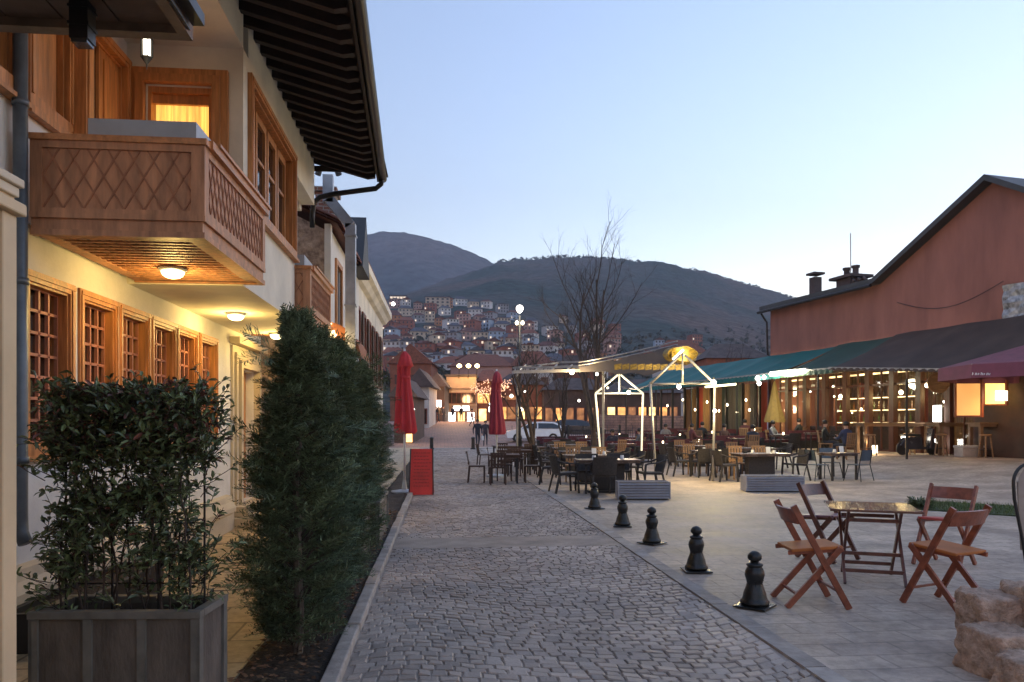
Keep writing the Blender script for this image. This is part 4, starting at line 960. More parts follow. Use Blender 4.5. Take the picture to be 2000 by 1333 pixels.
# ---------------------------------------------------------------- folding chairs and table in the foreground
def folding_chair(wood, seatm, name='folding_chair'):
    t = thing(name, 'x', 'chair'); w = .21                      # sits facing +y
    for s in (-1, 1):
        b = MB(); b.bar((s*w, .22, .0), (s*w, -.20, .80), .026, .048, up=(0, 1, .4)); b.build('leg', wood, t, bevel=.003)
        b = MB(); b.bar((s*(w-.028), -.24, .0), (s*(w-.028), .17, .47), .026, .046, up=(0, 1, .4)); b.build('leg', wood, t, bevel=.003)
    b = MB(); b.add([(-w, -.172, .665), (w, -.172, .665), (w, -.205, .755), (-w, -.205, .755), (-w, -.158, .668), (w, -.158, .668), (w, -.190, .760), (-w, -.190, .760)], [])
    vs = []; n = 9
    for k in range(n + 1):
        x = -w + 2*w*k/n; c = -.035 * (1 - (2*k/n - 1) ** 2)
        vs += [(x, -.150 + c, .66), (x, -.192 + c, .775), (x, -.205 + c, .77), (x, -.163 + c, .655)]
    b = MB(); b.add(vs, [(4*k+q, 4*k+4+q, 4*k+4+(q+1) % 4, 4*k+(q+1) % 4) for k in range(n) for q in range(4)] + [(0, 1, 2, 3), (4*n, 4*n+3, 4*n+2, 4*n+1)]); b.build('backrest', wood, t)
    b = MB(); b.prism([(-w+.03, -.20, .432), (w-.03, -.20, .432), (w-.03, .185, .462), (-w+.03, .185, .462)], (0, 0, .024)); b.build('seat', seatm, t, bevel=.006)
    for s in (-1, 1): MB().bar((s*(w-.055), -.22, .425), (s*(w-.055), .20, .455), .018, .034).build('seat_rail', wood, t)
    MB().bar((-w, .152, .13), (w, .152, .13), .018, .018).build('stretcher', wood, t); MB().bar((-w+.03, -.155, .10), (w-.03, -.155, .10), .018, .018).build('stretcher', wood, t)
    return t
def ground_at(px, py): 
    d = 1.6 * F0 / (py - HZ); return F(px, d)
FC = [(folding_chair(M['fold'], M['seat']), ground_at(1582, 1178), -98, 'folding chair with orange seat at the left of the foreground table'),
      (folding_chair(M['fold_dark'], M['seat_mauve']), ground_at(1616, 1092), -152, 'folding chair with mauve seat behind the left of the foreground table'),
      (folding_chair(M['fold'], M['seat_red']), ground_at(1846, 1104), 122, 'folding chair with red seat behind the right of the foreground table'),
      (folding_chair(M['fold'], M['seat']), ground_at(1848, 1184), 20, 'folding chair with orange seat at the right, back turned to the camera')]
for o, (x, y_), a, lb in FC:
    o.location = (x, y_, .006); o.rotation_euler = (0, 0, R(a)); o.scale = (1.12, 1.12, 1.10); o['label'] = lb; o['group'] = 'wooden folding chairs in the foreground'
TX, TY = ground_at(1700, 1132)
t = thing('folding_table', 'square slatted wooden folding table with crossed legs between four folding chairs', 'table', (TX, TY, .006), R(-24))
b = MB(); b.T = Matrix.Translation((TX, TY, .006)) @ Matrix.Rotation(R(-24), 4, 'Z'); s = .41
for k in range(8): b.box(-s + .1025 * k + .003, -s + .1025 * (k + 1) - .003, -s + .05, s - .05, .722, .742)
b.box(-s, s, -s, -s + .05, .720, .743); b.box(-s, s, s - .05, s, .720, .743); tt_ = b.build('tabletop', mat('varnished_tabletop', (.16, .075, .045), .22, .2, 3, .05, 20, coat=.5), t, bevel=.003)
for sx in (-1, 1):
    for sg in (-1, 1):
        b = MB(); b.T = Matrix.Translation((TX, TY, .006)) @ Matrix.Rotation(R(-24), 4, 'Z'); xx = sx * (.27 if sg > 0 else .235)
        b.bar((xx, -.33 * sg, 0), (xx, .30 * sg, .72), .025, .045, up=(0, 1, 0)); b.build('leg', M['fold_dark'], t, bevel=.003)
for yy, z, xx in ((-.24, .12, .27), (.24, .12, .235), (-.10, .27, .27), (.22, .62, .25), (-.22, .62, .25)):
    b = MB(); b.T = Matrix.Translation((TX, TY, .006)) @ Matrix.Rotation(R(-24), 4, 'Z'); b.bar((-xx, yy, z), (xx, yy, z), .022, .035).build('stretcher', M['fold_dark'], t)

# stone blocks and bent rail at the lower right
def rock(name, label, cx, cy, w, d, h, z0, seed, rz=0):
    rr = random.Random(seed); bm = bmesh.new(); bmesh.ops.create_cube(bm, size=1)
    bmesh.ops.subdivide_edges(bm, edges=bm.edges[:], cuts=26, use_grid_fill=True)
    for v in bm.verts:
        p = v.co; e = 3.2; q = Vector(tuple(math.copysign(abs(c * 2) ** .8, c) / 2 for c in p)); l_ = (abs(p.x*2)**14 + abs(p.y*2)**14 + abs(p.z*2)**14) ** (1/14)
        q = p / max(l_, 1e-6) if l_ > 1 else p
        v.co = Vector((q.x * w, q.y * d, q.z * h)); nn = noise.fractal(v.co * 7 + Vector((seed * 3, 0, 0)), .7, 2.1, 6); vo, _p = noise.voronoi(v.co * 9 + Vector((seed, 0, 0))); v.co += v.co.normalized() * (nn * .022 + (vo[1] - vo[0]) * .030 + noise.noise(v.co * 60) * .003)
    me = bpy.data.meshes.new(name); bm.to_mesh(me); bm.free(); me.materials.append(M['block']); me.shade_smooth()
    o = bpy.data.objects.new(name, me); C.objects.link(o); o.location = (cx, cy, z0 + h / 2); o.rotation_euler = (0, 0, rz); return tag(o, label, 'stone block', 'rough stone blocks at the lower right')
M['block'] = mat('pale_rough_block', (.50, .35, .26), .95, .22, 11, 1.0, 60, col2=(.24, .16, .11))
def at_d(px, py, d): x, y_ = F(px, d); return x, y_, FZ(py, d)
def rk(px, d, *a): x, y_ = F(px, d); rock('stone_block', a[0], x, y_, *a[1:])
rk(1935, 5.05, 'flat topped rough stone block at the lower right nearest the folding chair', .32, .34, .27, .16, 3, R(-8))
rk(1955, 4.72, 'mossy rough stone block below the flat topped one at the lower right', .36, .36, .30, -.02, 5, R(6))
rk(2035, 4.95, 'tall pinkish stone block cut by the right edge of the picture', .34, .42, .52, -.02, 8, R(-12))
rk(2050, 4.30, 'low stone block at the very bottom right corner', .42, .4, .24, -.02, 12, R(5))
t = thing('bent_tube_seat', 'curved dark tube frame with beige panel at the right edge beyond the chairs', 'seat', (*F(2010, 7.2), 0))
x, y_ = F(1985, 7.2); b = MB(); pts = []
for k in range(15):
    a = math.pi * (1.02 - k / 14 * 1.0); pts.append((x + .14 + .17 * math.cos(a), y_ + .03 * k / 14, 1.0 + .19 * math.sin(a)))
b.tube([(x + .10, y_ - .05, .0), (x + .05, y_ - .02, .45), (x - .02, y_, .85)] + pts + [(x + .32, y_ + .05, .5), (x + .33, y_ + .05, 0)], .016, 8); b.build('frame', M['black'], t, smooth=True)
b = MB(); b.add([(x + .03, y_ + .01, .88), (x + .29, y_ + .03, .88), (x + .29, y_ + .03, 1.10), (x + .2, y_ + .03, 1.16), (x + .1, y_ + .02, 1.15), (x + .03, y_ + .01, 1.06)], [(0, 1, 2, 3, 4, 5)]); b.prism([(x + .07, y_ + .02, .35), (x + .29, y_ + .04, .35), (x + .29, y_ + .04, 1.08), (x + .03, y_ + .02, 1.02)], (0, .015, 0)); b.build('panel', mat('beige_panel', (.32, .26, .22), .6, .1, 4), t)

# ---------------------------------------------------------------- parasols, board
def closed_parasol(label, x, y_, ztop, m, base=True, s=1.0):
    t = thing('closed_parasol', label, 'parasol', (x, y_, gz(x, y_)), 0, 'closed red parasols along the street')
    z0 = gz(x, y_)
    b = MB(); n = 40; vs = []; prof = [(.02, ztop), (.10, ztop - .10), (.17, ztop - .34), (.155, ztop - .36), (.12, ztop - .40), (.125, ztop - .7), (.17, ztop - 1.15), (.205, ztop - 1.55), (.225, ztop - 1.80), (.19, ztop - 1.86)]
    for j, (r, z) in enumerate(prof):
        for k in range(n):
            a = 2 * math.pi * k / n; f_ = 1 + (.26 if j > 3 else .10) * math.cos(8 * a + .3 * j) * (j > 0); vs.append((x + s * r * f_ * math.cos(a) + .02 * math.sin(j), y_ + s * r * f_ * math.sin(a), z))
    b.add(vs, [(j*n+k, j*n+(k+1) % n, (j+1)*n+(k+1) % n, (j+1)*n+k) for j in range(len(prof)-1) for k in range(n)] + [tuple(range(n))]); b.build('canopy', m, t, smooth=True)
    MB().tube([(x, y_, z0), (x, y_, ztop + .05)], .026, 10).build('pole', M['white_steel'], t, smooth=True)
    MB().lathe([(.30, 0), (.30, .06), (.06, .10), (.035, .30)], 20, (x, y_, z0)).build('base', M['zinc'], t)
    b = MB().lathe([(.13*s, 0), (.137*s, .03), (.13*s, .06)], 16, (x, y_, ztop - .62)); b.build('strap', m, t); return t
x, y_ = F(790, 16.6); closed_parasol('tall closed red parasol standing behind the cypresses by the red board', x, y_, 3.20, M['red'])
x, y_ = F(970, 21.6); closed_parasol('closed dark red parasol among brown chairs at the street end', x, y_, 3.10, M['red_dark'], s=.95)
x, y_ = ground_at(824, 966)
t = thing('menu_board', 'red folding menu board standing on the left edge of the street', 'sign', (x, y_, 0), R(-3))
for s in (1, -1):
    b = MB(); b.T = Matrix.Translation((x, y_, .01)) @ Matrix.Rotation(R(-3), 4, 'Z')
    b.prism([(-.26, -.20 * s, 0), (.26, -.20 * s, 0), (.235, -.02 * s, 1.0), (-.235, -.02 * s, 1.0)], (0, .016 * s, 0)); b.build('panel', mat('red_board', (.62, .035, .03), .5, .12, 3) if s == 1 else bpy.data.materials['red_board'], t)
b = MB(); b.T = Matrix.Translation((x, y_, .01)) @ Matrix.Rotation(R(-3), 4, 'Z'); b.bar((.262, -.215, 0), (.243, -.03, 1.0), .02, .025); b.bar((-.262, -.215, 0), (-.243, -.03, 1.0), .02, .025); b.build('frame', M['pipe'], t)
b = MB(); b.T = Matrix.Translation((x, y_, .01)) @ Matrix.Rotation(R(-3), 4, 'Z'); rp = random.Random(3)
for k in range(11):
    z = .90 - k * .072; yy = -.20 + .18 * z - .006; xx = -.19 + rp.uniform(0, .03)
    while xx < .12 + rp.uniform(0, .08):
        l_ = rp.uniform(.02, .07); b.quad((xx, yy - .002, z), (xx + l_, yy - .002, z), (xx + l_, yy + .002, z + .018), (xx, yy + .002, z + .018)); xx += l_ + .018
b.build('faded_menu_lines', mat('faded_lettering', (.30, .02, .02), .6, .1, 3), t)

# louvred metal troughs
def trough(px, d, w, label):
    x, y_ = F(px, d); t = thing('louvred_trough', label, 'planter', (x, y_, 0), R(-5), 'grey louvred troughs on the plaza')
    T = Matrix.Translation((x, y_, 0)) @ Matrix.Rotation(R(-5), 4, 'Z'); b = MB(); b.T = T
    for k in range(6): b.prism([(-w/2, -.225, .035 + .055 * k), (-w/2, -.19, .072 + .055 * k), (-w/2, -.175, .072 + .055 * k), (-w/2, -.195, .035 + .055 * k)], (w, 0, 0))
    b.build('slat_panel', M['slate'], t)
    b = MB(); b.T = T; b.box(-w/2, w/2, -.17, .155, .03, .30); b.box(-w/2 - .02, -w/2, -.215, .2, .02, .375); b.box(w/2, w/2 + .02, -.215, .2, .02, .375); b.box(-w/2, w/2, -.215, -.17, .365, .38); b.box(-w/2, w/2, .16, .2, .03, .38); b.build('box', M['slate'], t)
    b = MB(); b.T = T; b.box(-w/2, w/2, -.168, .158, .30, .335); b.build('soil', M['soil'], t)
trough(1255, 15.4, 1.04, 'grey louvred metal trough below the tall pergola frame, beside the fourth bollard')
trough(1508, 17.1, 1.30, 'grey louvred metal trough under the table with the dark panel leg')

# ---------------------------------------------------------------- café furniture
def wicker_chair():
    t = thing('wicker_armchair', 'x', 'chair')
    b = MB(); b.prism([(-.25, -.22, .40), (.25, -.22, .40), (.27, .25, .42), (-.27, .25, .42)], (0, 0, .05)); b.build('seat', M['wicker'], t)
    b = MB(); vs = []; n = 8
    for k in range(n + 1):
        x = -.27 + .54 * k / n; c = -.06 * (1 - (2*k/n - 1) ** 2)
        vs += [(x, -.19 + c, .45), (x * 1.02, -.27 + c, .84), (x * 1.02, -.30 + c, .84), (x, -.22 + c, .45)]
    b.add(vs, [(4*k+q, 4*k+4+q, 4*k+4+(q+1) % 4, 4*k+(q+1) % 4) for k in range(n) for q in range(4)] + [(0, 1, 2, 3), (4*n, 4*n+3, 4*n+2, 4*n+1)]); b.build('backrest', M['wicker'], t)
    for s in (-1, 1):
        MB().tube([(s*.27, -.27, .74), (s*.29, -.10, .68), (s*.30, .14, .66), (s*.29, .22, .63)], .022, 6).build('armrest', M['wicker'], t)
        MB().bar((s*.28, .24, 0), (s*.275, .20, .64), .04, .04).build('leg', M['wicker'], t)
        MB().bar((s*.27, -.30, 0), (s*.25, -.20, .42), .04, .04).build('leg', M['wicker'], t)
    return t
def cafe_table(w, d, panel, topm):
    t = thing('cafe_table', 'x', 'table')
    b = MB(); b.box(-w/2, w/2, -d/2, d/2, .72, .75); b.box(-w/2 + .04, w/2 - .04, -d/2 + .04, d/2 - .04, .67, .72); b.build('tabletop', topm, t, bevel=.004)
    if panel:
        MB().box(-w*.26, w*.26, -.12, .12, .10, .67).build('pedestal', M['wicker'], t); MB().box(-w*.32, w*.32, -.2, .2, .0, .04).box(-w*.2, w*.2, -.1, .1, .04, .10).build('foot', M['black'], t)
    else:
        for sx in (-1, 1):
            for sy in (-1, 1): MB().bar((sx*(w/2-.07), sy*(d/2-.07), 0), (sx*(w/2-.07), sy*(d/2-.07), .67), .05, .05).build('leg', M['wicker'], t)
    return t
def slat_chair(m, hb=.92):
    t = thing('wooden_chair', 'x', 'chair')
    MB().box(-.21, .21, -.20, .22, .42, .455).build('seat', m, t)
    b = MB()
    for k in range(5): b.bar((-.165 + .0825*k, -.205, .46), (-.165 + .0825*k, -.27, hb), .055, .012, up=(0, 1, 0))
    b.bar((-.2, -.27, hb - .02), (.2, -.27, hb - .02), .03, .05); b.bar((-.2, -.215, .52), (.2, -.215, .52), .03, .05); b.build('backrest', m, t)
    for s in (-1, 1):
        MB().bar((s*.19, .2, 0), (s*.19, .2, .42), .035, .035).build('leg', m, t); MB().bar((s*.19, -.23, 0), (s*.19, -.19, .44), .035, .035).build('leg', m, t)
    return t
WC = Pool(wicker_chair()); TPn = Pool(cafe_table(1.45, .75, True, M['tabletop'])); TLg = Pool(cafe_table(1.2, .7, False, M['tabletop']))
TCh = Pool(slat_chair(M['tanwood'])); DCh = Pool(slat_chair(M['browndark'], .82)); DkT = Pool(cafe_table(.8, .8, False, M['browndark']))
G1, G2, G3 = 'wicker armchairs round the plaza tables', 'café tables on the plaza', 'tan wooden chairs at the plaza tables'
NT = ['nearest', 'second', 'third', 'fourth', 'farthest']
def seatset(x, y_, w, tl, pool, rz=0, ends=(1, 1), far=2, near=0, chairpool=None, farpool=None):
    chairpool = chairpool or WC; farpool = farpool or chairpool
    kind = {id(WC): ('dark wicker armchair', G1), id(TCh): ('tan slatted chair', G3), id(DCh): ('dark brown wooden chair', 'brown wooden chairs round the dark parasol')}
    z = gz(x, y_); c, s = math.cos(rz), math.sin(rz); W = lambda a, b: (x + a*c - b*s, y_ + a*s + b*c, gz(x + a*c - b*s, y_ + a*s + b*c) + .006)
    j = lambda q=.05: rnd.uniform(-q, q)
    pool.put(W(0, 0), rz, tl[0], G2)
    k, g_ = kind[id(chairpool)]; k2, g2 = kind[id(farpool)]
    if ends[0]: chairpool.put(W(-w/2 - .30 + j(), j()), rz + R(-90 + rnd.uniform(-12, 12)), f'{k} at the left end of {tl[1]}', g_)
    if ends[1]: chairpool.put(W(w/2 + .30 + j(), j()), rz + R(90 + rnd.uniform(-12, 12)), f'{k} at the right end of {tl[1]}', g_)
    for q in range(far):
        xx = (q + .5) / far * w - w/2; farpool.put(W(xx + j(), .62 + j()), rz + R(180 + rnd.uniform(-10, 10)), f"{k2} on the far side of {tl[1]}" + ('' if far == 1 else (', left' if q == 0 else ', right')), g2)
    for q in range(near):
        xx = (q + .5) / near * w - w/2 - .2; chairpool.put(W(xx + j(), -.62 + j()), rz + R(rnd.uniform(-10, 10)), f"{k} on the near side of {tl[1]}" + ('' if near == 1 else (', left' if q == 0 else ', right')), g_)
for k, (px, d) in enumerate(((1186, 16.9), (1156, 19.2), (1140, 21.7), (1122, 24.6), (1108, 28.0))):
    x, y_ = F(px, d); seatset(x, y_, 1.45, (f'{NT[k]} long dark table in the row left of the pergola frames', f'the {NT[k]} table in the left row'), TPn, rz=R(-2 + k), far=2, near=1 if k == 0 else 0, farpool=TCh if k in (1, 3) else WC)
for k, (px, d) in enumerate(((1484, 20.2), (1392, 22.2), (1470, 24.2), (1360, 26.8))):
    x, y_ = F(px, d); nm = ['nearest', 'second', 'third', 'farthest'][k]; seatset(x, y_, 1.45, (f'{nm} table of the right group behind the tall pergola frame', f'the {nm} table in the right group'), TPn if k != 1 else TLg, rz=R(3 - k), far=2, near=2 if k in (1,) else 0, farpool=TCh)
BM_ = mat('blue_grey_metal', (.07, .10, .14), .45, .15, 6, metal=.2)
def metal_chair():
    t = thing('metal_chair', 'x', 'chair')
    MB().box(-.21, .21, -.2, .2, .43, .45).build('seat', M['blue'], t)
    MB().prism([(-.2, -.2, .55), (.2, -.2, .55), (.19, -.26, .84), (-.19, -.26, .84)], (0, .015, 0)).build('backrest', M['blue'], t)
    for s in (-1, 1):
        MB().tube([(s*.27, .26, 0), (s*.21, .16, .43)], .013, 6).build('leg', M['black'], t); MB().tube([(s*.25, -.28, 0), (s*.2, -.19, .45), (s*.2, -.27, .85)], .013, 6).build('leg', M['black'], t)
    return t
M['blue'] = BM_
x, y_ = F(1637, 20.4); TS = Pool(cafe_table(.85, .7, False, M['tabletop'])); TS.put((x, y_, gz(x, y_)), R(4), 'small dark table standing alone with three blue-grey metal chairs', G2)
MC = Pool(metal_chair())
for (dx, dy, a, lb) in ((-.62, -.05, -80, 'blue-grey metal chair left of the lone small table'), (.30, -.50, 20, 'blue-grey metal chair on the near side of the lone small table'), (.10, .62, 175, 'blue-grey metal chair behind the lone small table')):
    MC.put((x + dx, y_ + dy, gz(x + dx, y_ + dy)), R(a), lb, 'blue-grey metal chairs')
# brown wooden sets round the second parasol
for k, (px, d) in enumerate(((985, 19.6), (1012, 22.6), (1040, 25.5), (985, 26.5))):
    x, y_ = F(px, d); nm = ['nearest', 'second', 'third', 'farthest'][k]
    seatset(x, y_, .8, (f'{nm} brown square table beside the dark red parasol', f'the {nm} brown table by the parasol'), DkT, rz=R(-4 + 3*k), ends=(1, 1), far=1, near=1 if k != 3 else 0, chairpool=DCh)
# far terrace under the green awning: dark lounge sofas
def sofa(m):
    t = thing('lounge_sofa', 'x', 'sofa'); MB().box(-.75, .75, -.35, .38, .10, .42).build('base', M['wicker'], t)
    MB().box(-.75, .75, -.45, -.30, .42, .82).build('backrest', m, t); MB().box(-.62, .62, -.28, .36, .42, .52).build('cushion', m, t)
    for s in (-1, 1): MB().box(s*.69 - .07, s*.69 + .07, -.30, .38, .42, .62).build('armrest', M['wicker'], t)
    return t
M['maroon'] = mat('maroon_cushion', (.10, .022, .030), .8, .15, 5); SF = Pool(sofa(M['maroon']))
FT = Pool(cafe_table(1.0, .65, False, M['tabletop']))
FN = ['first', 'second', 'third', 'fourth', 'fifth', 'sixth', 'seventh', 'eighth', 'ninth']
for r, (d, pxs) in enumerate(((29.5, (1215, 1290, 1375, 1455, 1530, 1600)), (34.5, (1100, 1170, 1245, 1320, 1395, 1470, 1545)), (39.5, (1080, 1145, 1210, 1280, 1345, 1410)))):
    for k, px in enumerate(pxs):
        x, y_ = F(px, d); rn = ['front', 'middle', 'back'][r]
        v = (Vector((x, y_, 0)) - OF).dot(VF)
        if v < 1.6: continue
        FT.put((x, y_, gz(x, y_)), R(rnd.uniform(-8, 8)), f'{FN[k]} table from the left in the {rn} row of the far terrace', 'tables on the far terrace')
        SF.put((x, y_ + .85, gz(x, y_ + .85)), R(180 + rnd.uniform(-5, 5)), f'maroon lounge sofa behind the {FN[k]} table in the {rn} row of the far terrace', 'lounge sofas on the far terrace')
        (TCh if (k + r) % 3 == 0 else WC).put((x + rnd.uniform(-.3, .3), y_ - .65, gz(x, y_ - .65)), R(rnd.uniform(-20, 20)), ('tan slatted wooden chair' if (k + r) % 3 == 0 else 'dark wicker armchair') + f' before the {FN[k]} table in the {rn} terrace row', G3 if (k + r) % 3 == 0 else G1)
# small things on tables
for k, (px, d, dz) in enumerate(((1245, 16.9, 0), (1160, 19.2, 0), (1455, 20.2, 0), (1500, 20.2, 0), (1400, 22.2, 0), (1643, 20.4, 0))):
    x, y_ = F(px if k else 1192, d); z = gz(x, y_) + .756
    t = thing('menu_holder' if k % 2 else 'ashtray', ['black ashtray on the nearest table of the left row', 'small white menu stand on the second table of the left row', 'black ashtray on the nearest table of the right group', 'small white menu stand on the nearest table of the right group', 'black ashtray on the lit second table of the right group', 'small white menu stand on the lone small table'][k], 'menu stand' if k % 2 else 'ashtray', (x, y_, z))
    if k % 2: MB().prism([(x - .06, y_ - .03, z), (x + .06, y_ - .03, z), (x + .06, y_, z + .17), (x - .06, y_, z + .17)], (0, .01, 0)).build('card', M['white'], t)
    else: MB().lathe([(.05, 0), (.06, .03), (.05, .032), (.04, .012)], 14, (x, y_, z)).build('dish', M['black'], t)

CUP = thing('coffee_cup', 'x', 'cup'); MB().lathe([(.035, 0), (.045, .02), (.04, .08), (.036, .08), (.03, .02)], 12).build('bowl', M['white'], CUP); MB().lathe([(.06, -.004), (.075, .004), (.07, .006)], 14).build('saucer', M['white'], CUP); CUPP = Pool(CUP)
for px, d, lb in ((1160, 16.9, 'white cup at the left of the nearest table in the left row'), (1215, 17.0, 'white cup at the right of the nearest table in the left row'), (1180, 19.3, 'white cup on the second table in the left row'), (1120, 21.7, 'white cup on the third table in the left row'), (1470, 20.3, 'white cup on the nearest table in the right group'), (1512, 20.0, 'white cup at the right end of the nearest table in the right group'), (1375, 22.2, 'white cup on the second table in the right group'), (1630, 20.5, 'white cup on the lone small table')):
    x, y_ = F(px, d); CUPP.put((x, y_, gz(x, y_) + .762), 0, lb, 'white cups on the plaza tables')

# ---------------------------------------------------------------- pergola frames
def house_frame(name, label, pxl, pxr, d, zE, zP, m, r, lean=.10):
    xl, yl = F(pxl, d); xr, yr = F(pxr, d); cx, cy = (xl + xr) / 2, (yl + yr) / 2
    t = thing(name, label, 'pergola', (cx, cy, gz(cx, cy)), 0, 'house-shaped pergola frames')
    g0 = gz(cx, cy); u = Vector((xr - xl, yr - yl, 0)).normalized()
    A = Vector((xl, yl, zE)); B = Vector((xr, yr, zE)); Pk = Vector((cx, cy, zP))
    for P, s in ((A, 1), (B, -.3)): b = MB().tube([Vector((P.x, P.y, g0)) + u * lean * s, P], r, 8); b.build('post', m, t, smooth=True)
    for P in (A, B): MB().tube([P, Pk + (P - Pk) * .06], r, 8).build('rafter', m, t, smooth=True)
    MB().tube([A, B], r * .8, 8).build('tie_beam', m, t, smooth=True); MB().tube([(cx, cy, zE), (cx, cy, zP)], r * .8, 8).build('king_post', m, t, smooth=True)
    return A, B, Pk
A1, B1, K1 = house_frame('pergola', 'small house-shaped tube frame glowing warm white behind the plaza tables', 1163, 1256, 25.5, FZ(769, 25.5), FZ(730, 25.5), M['frame_glow'], .032, .22)
A2, B2, K2 = house_frame('pergola', 'taller unlit grey house-shaped tube frame in front of the green awning', 1270, 1396, 20.0, FZ(750, 20), FZ(690, 20), M['steel'], .036, .16)
point('frame_light', (K1.x, K1.y, 2.7), 130, (1, .78, .55), .5)
def bulb(px, py, d, r, label, group='small bulbs strung over the tables', m=None, col=None):
    x, y_ = F(px, d); z = FZ(py, d); t = thing('hanging_bulb', label, 'bulb', (x, y_, z), 0, group)
    MB().lathe([(r*.3, r), (r*.8, r*.6), (r, 0), (r*.75, -r*.65), (r*.2, -r)], 10, (x, y_, z)).build('glass', m or M['bulb_w'], t, smooth=True)
    MB().lathe([(r*.35, r*.95), (r*.35, r*1.9)], 8, (x, y_, z)).build('socket', M['black'], t)
bulb(1326, 756, 19.9, .06, 'bulb hanging from the middle of the grey pergola frame')
bulb(1394, 748, 19.9, .075, 'brightest bulb, on the right corner of the grey pergola frame')
bulb(1396, 803, 19.9, .05, 'small bulb halfway up the right post of the grey pergola frame')
bulb(1117, 727, 24, .085, 'warm bulb under the flat steel pergola at left', m=M['bulb'])
bulb(1166, 731, 24, .05, 'small bulb above the left corner of the glowing frame')
bulb(1228, 767, 25.3, .07, 'bulb on the tie beam of the glowing frame')
point('frame_bulb_light', (*F(1390, 18.9), FZ(760, 18.9)), 330, (1, .76, .34), .2)
# white flat pergola rails and the big grey awning with its gold-lit end
t = thing('light_cable', 'thin dark cable linking the bulbs from the flat pergola to the tall frame', 'cable', (*F(1117, 24), 3.2)); b = MB(); bp_ = [(1117, 722, 24), (1166, 726, 24), (1228, 762, 25.3), (1272, 752, 21.5), (1326, 751, 19.9), (1394, 743, 19.9)]; pts = []
for (xa, ya, da), (xb, yb, db) in zip(bp_, bp_[1:]):
    for q in range(6): u = q / 6; dd = da + (db - da) * u; X, Y = F(xa + (xb - xa) * u, dd); pts.append((X, Y, FZ(ya + (yb - ya) * u, dd) - .10 * math.sin(math.pi * u) + .05))
b.tube(pts, .012, 5); b.build('wire', M['black'], t)
point('bulb_light', (*F(1117, 23.6), FZ(735, 23.6)), 55, (1, .72, .36), .1)
t = thing('pergola', 'flat pergola of pale steel rails reaching left over the tables', 'pergola', (*F(1100, 24), 0))
b = MB()
for (p, q, d1, d2, w) in (((1002, 727), (1176, 723), 24, 24, .10), ((1002, 719), (1178, 716), 25, 24, .06), ((1090, 708), (1190, 706), 27, 26, .06), ((1090, 716), (1170, 714), 27, 26, .05), ((1002, 719), (1092, 709), 25, 27, .05)):
    x1, y1 = F(p[0], d1); x2, y2 = F(q[0], d2); b.bar((x1, y1, FZ(p[1], d1)), (x2, y2, FZ(q[1], d2)), w, w)
for k in range(6): px = 1016 + 30*k; x1, y1 = F(px, 24.05); x2, y2 = F(px + 12, 26.6); b.bar((x1, y1, FZ(724, 24)), (x2, y2, FZ(713, 26.6)), .04, .05)
b.build('rails', M['steel'], t)
for px, d in ((1010, 26.6), (1178, 24.3)): x1, y1 = F(px, d); MB().tube([(x1, y1, gz(x1, y1)), (x1, y1, FZ(720, d))], .04, 8).build('post', M['steel'], t)
t = thing('folding_awning', 'long grey canvas awning climbing right to a gold-lit rounded end', 'awning', (*F(1250, 22), 3))
b = MB(); vs = []; nseg = 24
for k in range(nseg + 1):
    u = k / nseg; px = 1130 + (1312 - 1130) * u; py = 716 - 38 * u ** 1.15; d = 24 - 3 * u
    x1, y1 = F(px, d); z = FZ(py, d); sag = -.03 * math.sin(math.pi * 6 * u); dp_ = F(px + 60, d + 3.2)
    hh = .12 + .52 * min(1, u * 1.4)
    vs += [(x1, y1, z + sag), (dp_[0], dp_[1], z + .12 + sag), (x1, y1, z + sag - hh)]
b.add(vs, [(3*k, 3*k+3, 3*k+4, 3*k+1) for k in range(nseg)] + [(3*k, 3*k+2, 3*k+5, 3*k+3) for k in range(nseg)]); b.build('canvas', M['grey_canvas'], t)
b = MB()
for off in (0, .10):
    pts = []
    for k in range(12): u = k / 11; px = 1130 + (1322 - 1130) * u; py = 714 - 40 * u ** 1.15; d = 24 - 3.05 * u; x1, y1 = F(px, d); pts.append((x1, y1 - .03, FZ(py, d) + off))
    b.tube(pts, .022, 6)
b.build('rail', M['steel'], t)
cx, cy = F(1328, 20.9); cz = FZ(693, 20.9); gold = mat('gold_canvas', (.30, .20, .04), .55, .45, 9, .1, 20, stretch=(2, 2, 8)); b = MB()
n = 20; vs = []
for j, (rr0, yo) in enumerate(((.42, -.25), (.48, .0), (.44, .9))):
    for k in range(n):
        a = 2 * math.pi * k / n; vs.append((cx + rr0 * 1.05 * math.cos(a) + .35 * (j == 2), cy + yo, cz + rr0 * .50 * math.sin(a) * (1 + .10 * math.cos(5*a))))
b.add(vs, [(j*n+k, j*n+(k+1) % n, (j+1)*n+(k+1) % n, (j+1)*n+k) for j in range(2) for k in range(n)]); b.add([(cx, cy + .35, cz)] + vs[n:2*n], [(0, 1 + k, 1 + (k+1) % n) for k in range(n)])
for k in range(9):
    x1 = cx - 1.9 + k * .22; b.quad((x1, cy - .05, cz - .30), (x1 + .20, cy - .09, cz - .27), (x1 + .19, cy - .07, cz - .43), (x1 + .01, cy - .03, cz - .45))
b.build('gold_end', gold, t)
MB().bar((cx - .30, cy - .32, cz - .16), (cx - .02, cy - .34, cz + .10), .10, .05).build('flood_lamp', emis('awning_flood', (1, .92, .55), 70), t)
point('gold_light', (cx - .1, cy - .62, cz - .05), 11, (1, .80, .28), .10)
point('gold_light', (cx + .15, cy + .15, cz - .02), 9, (1, .80, .28), .10)

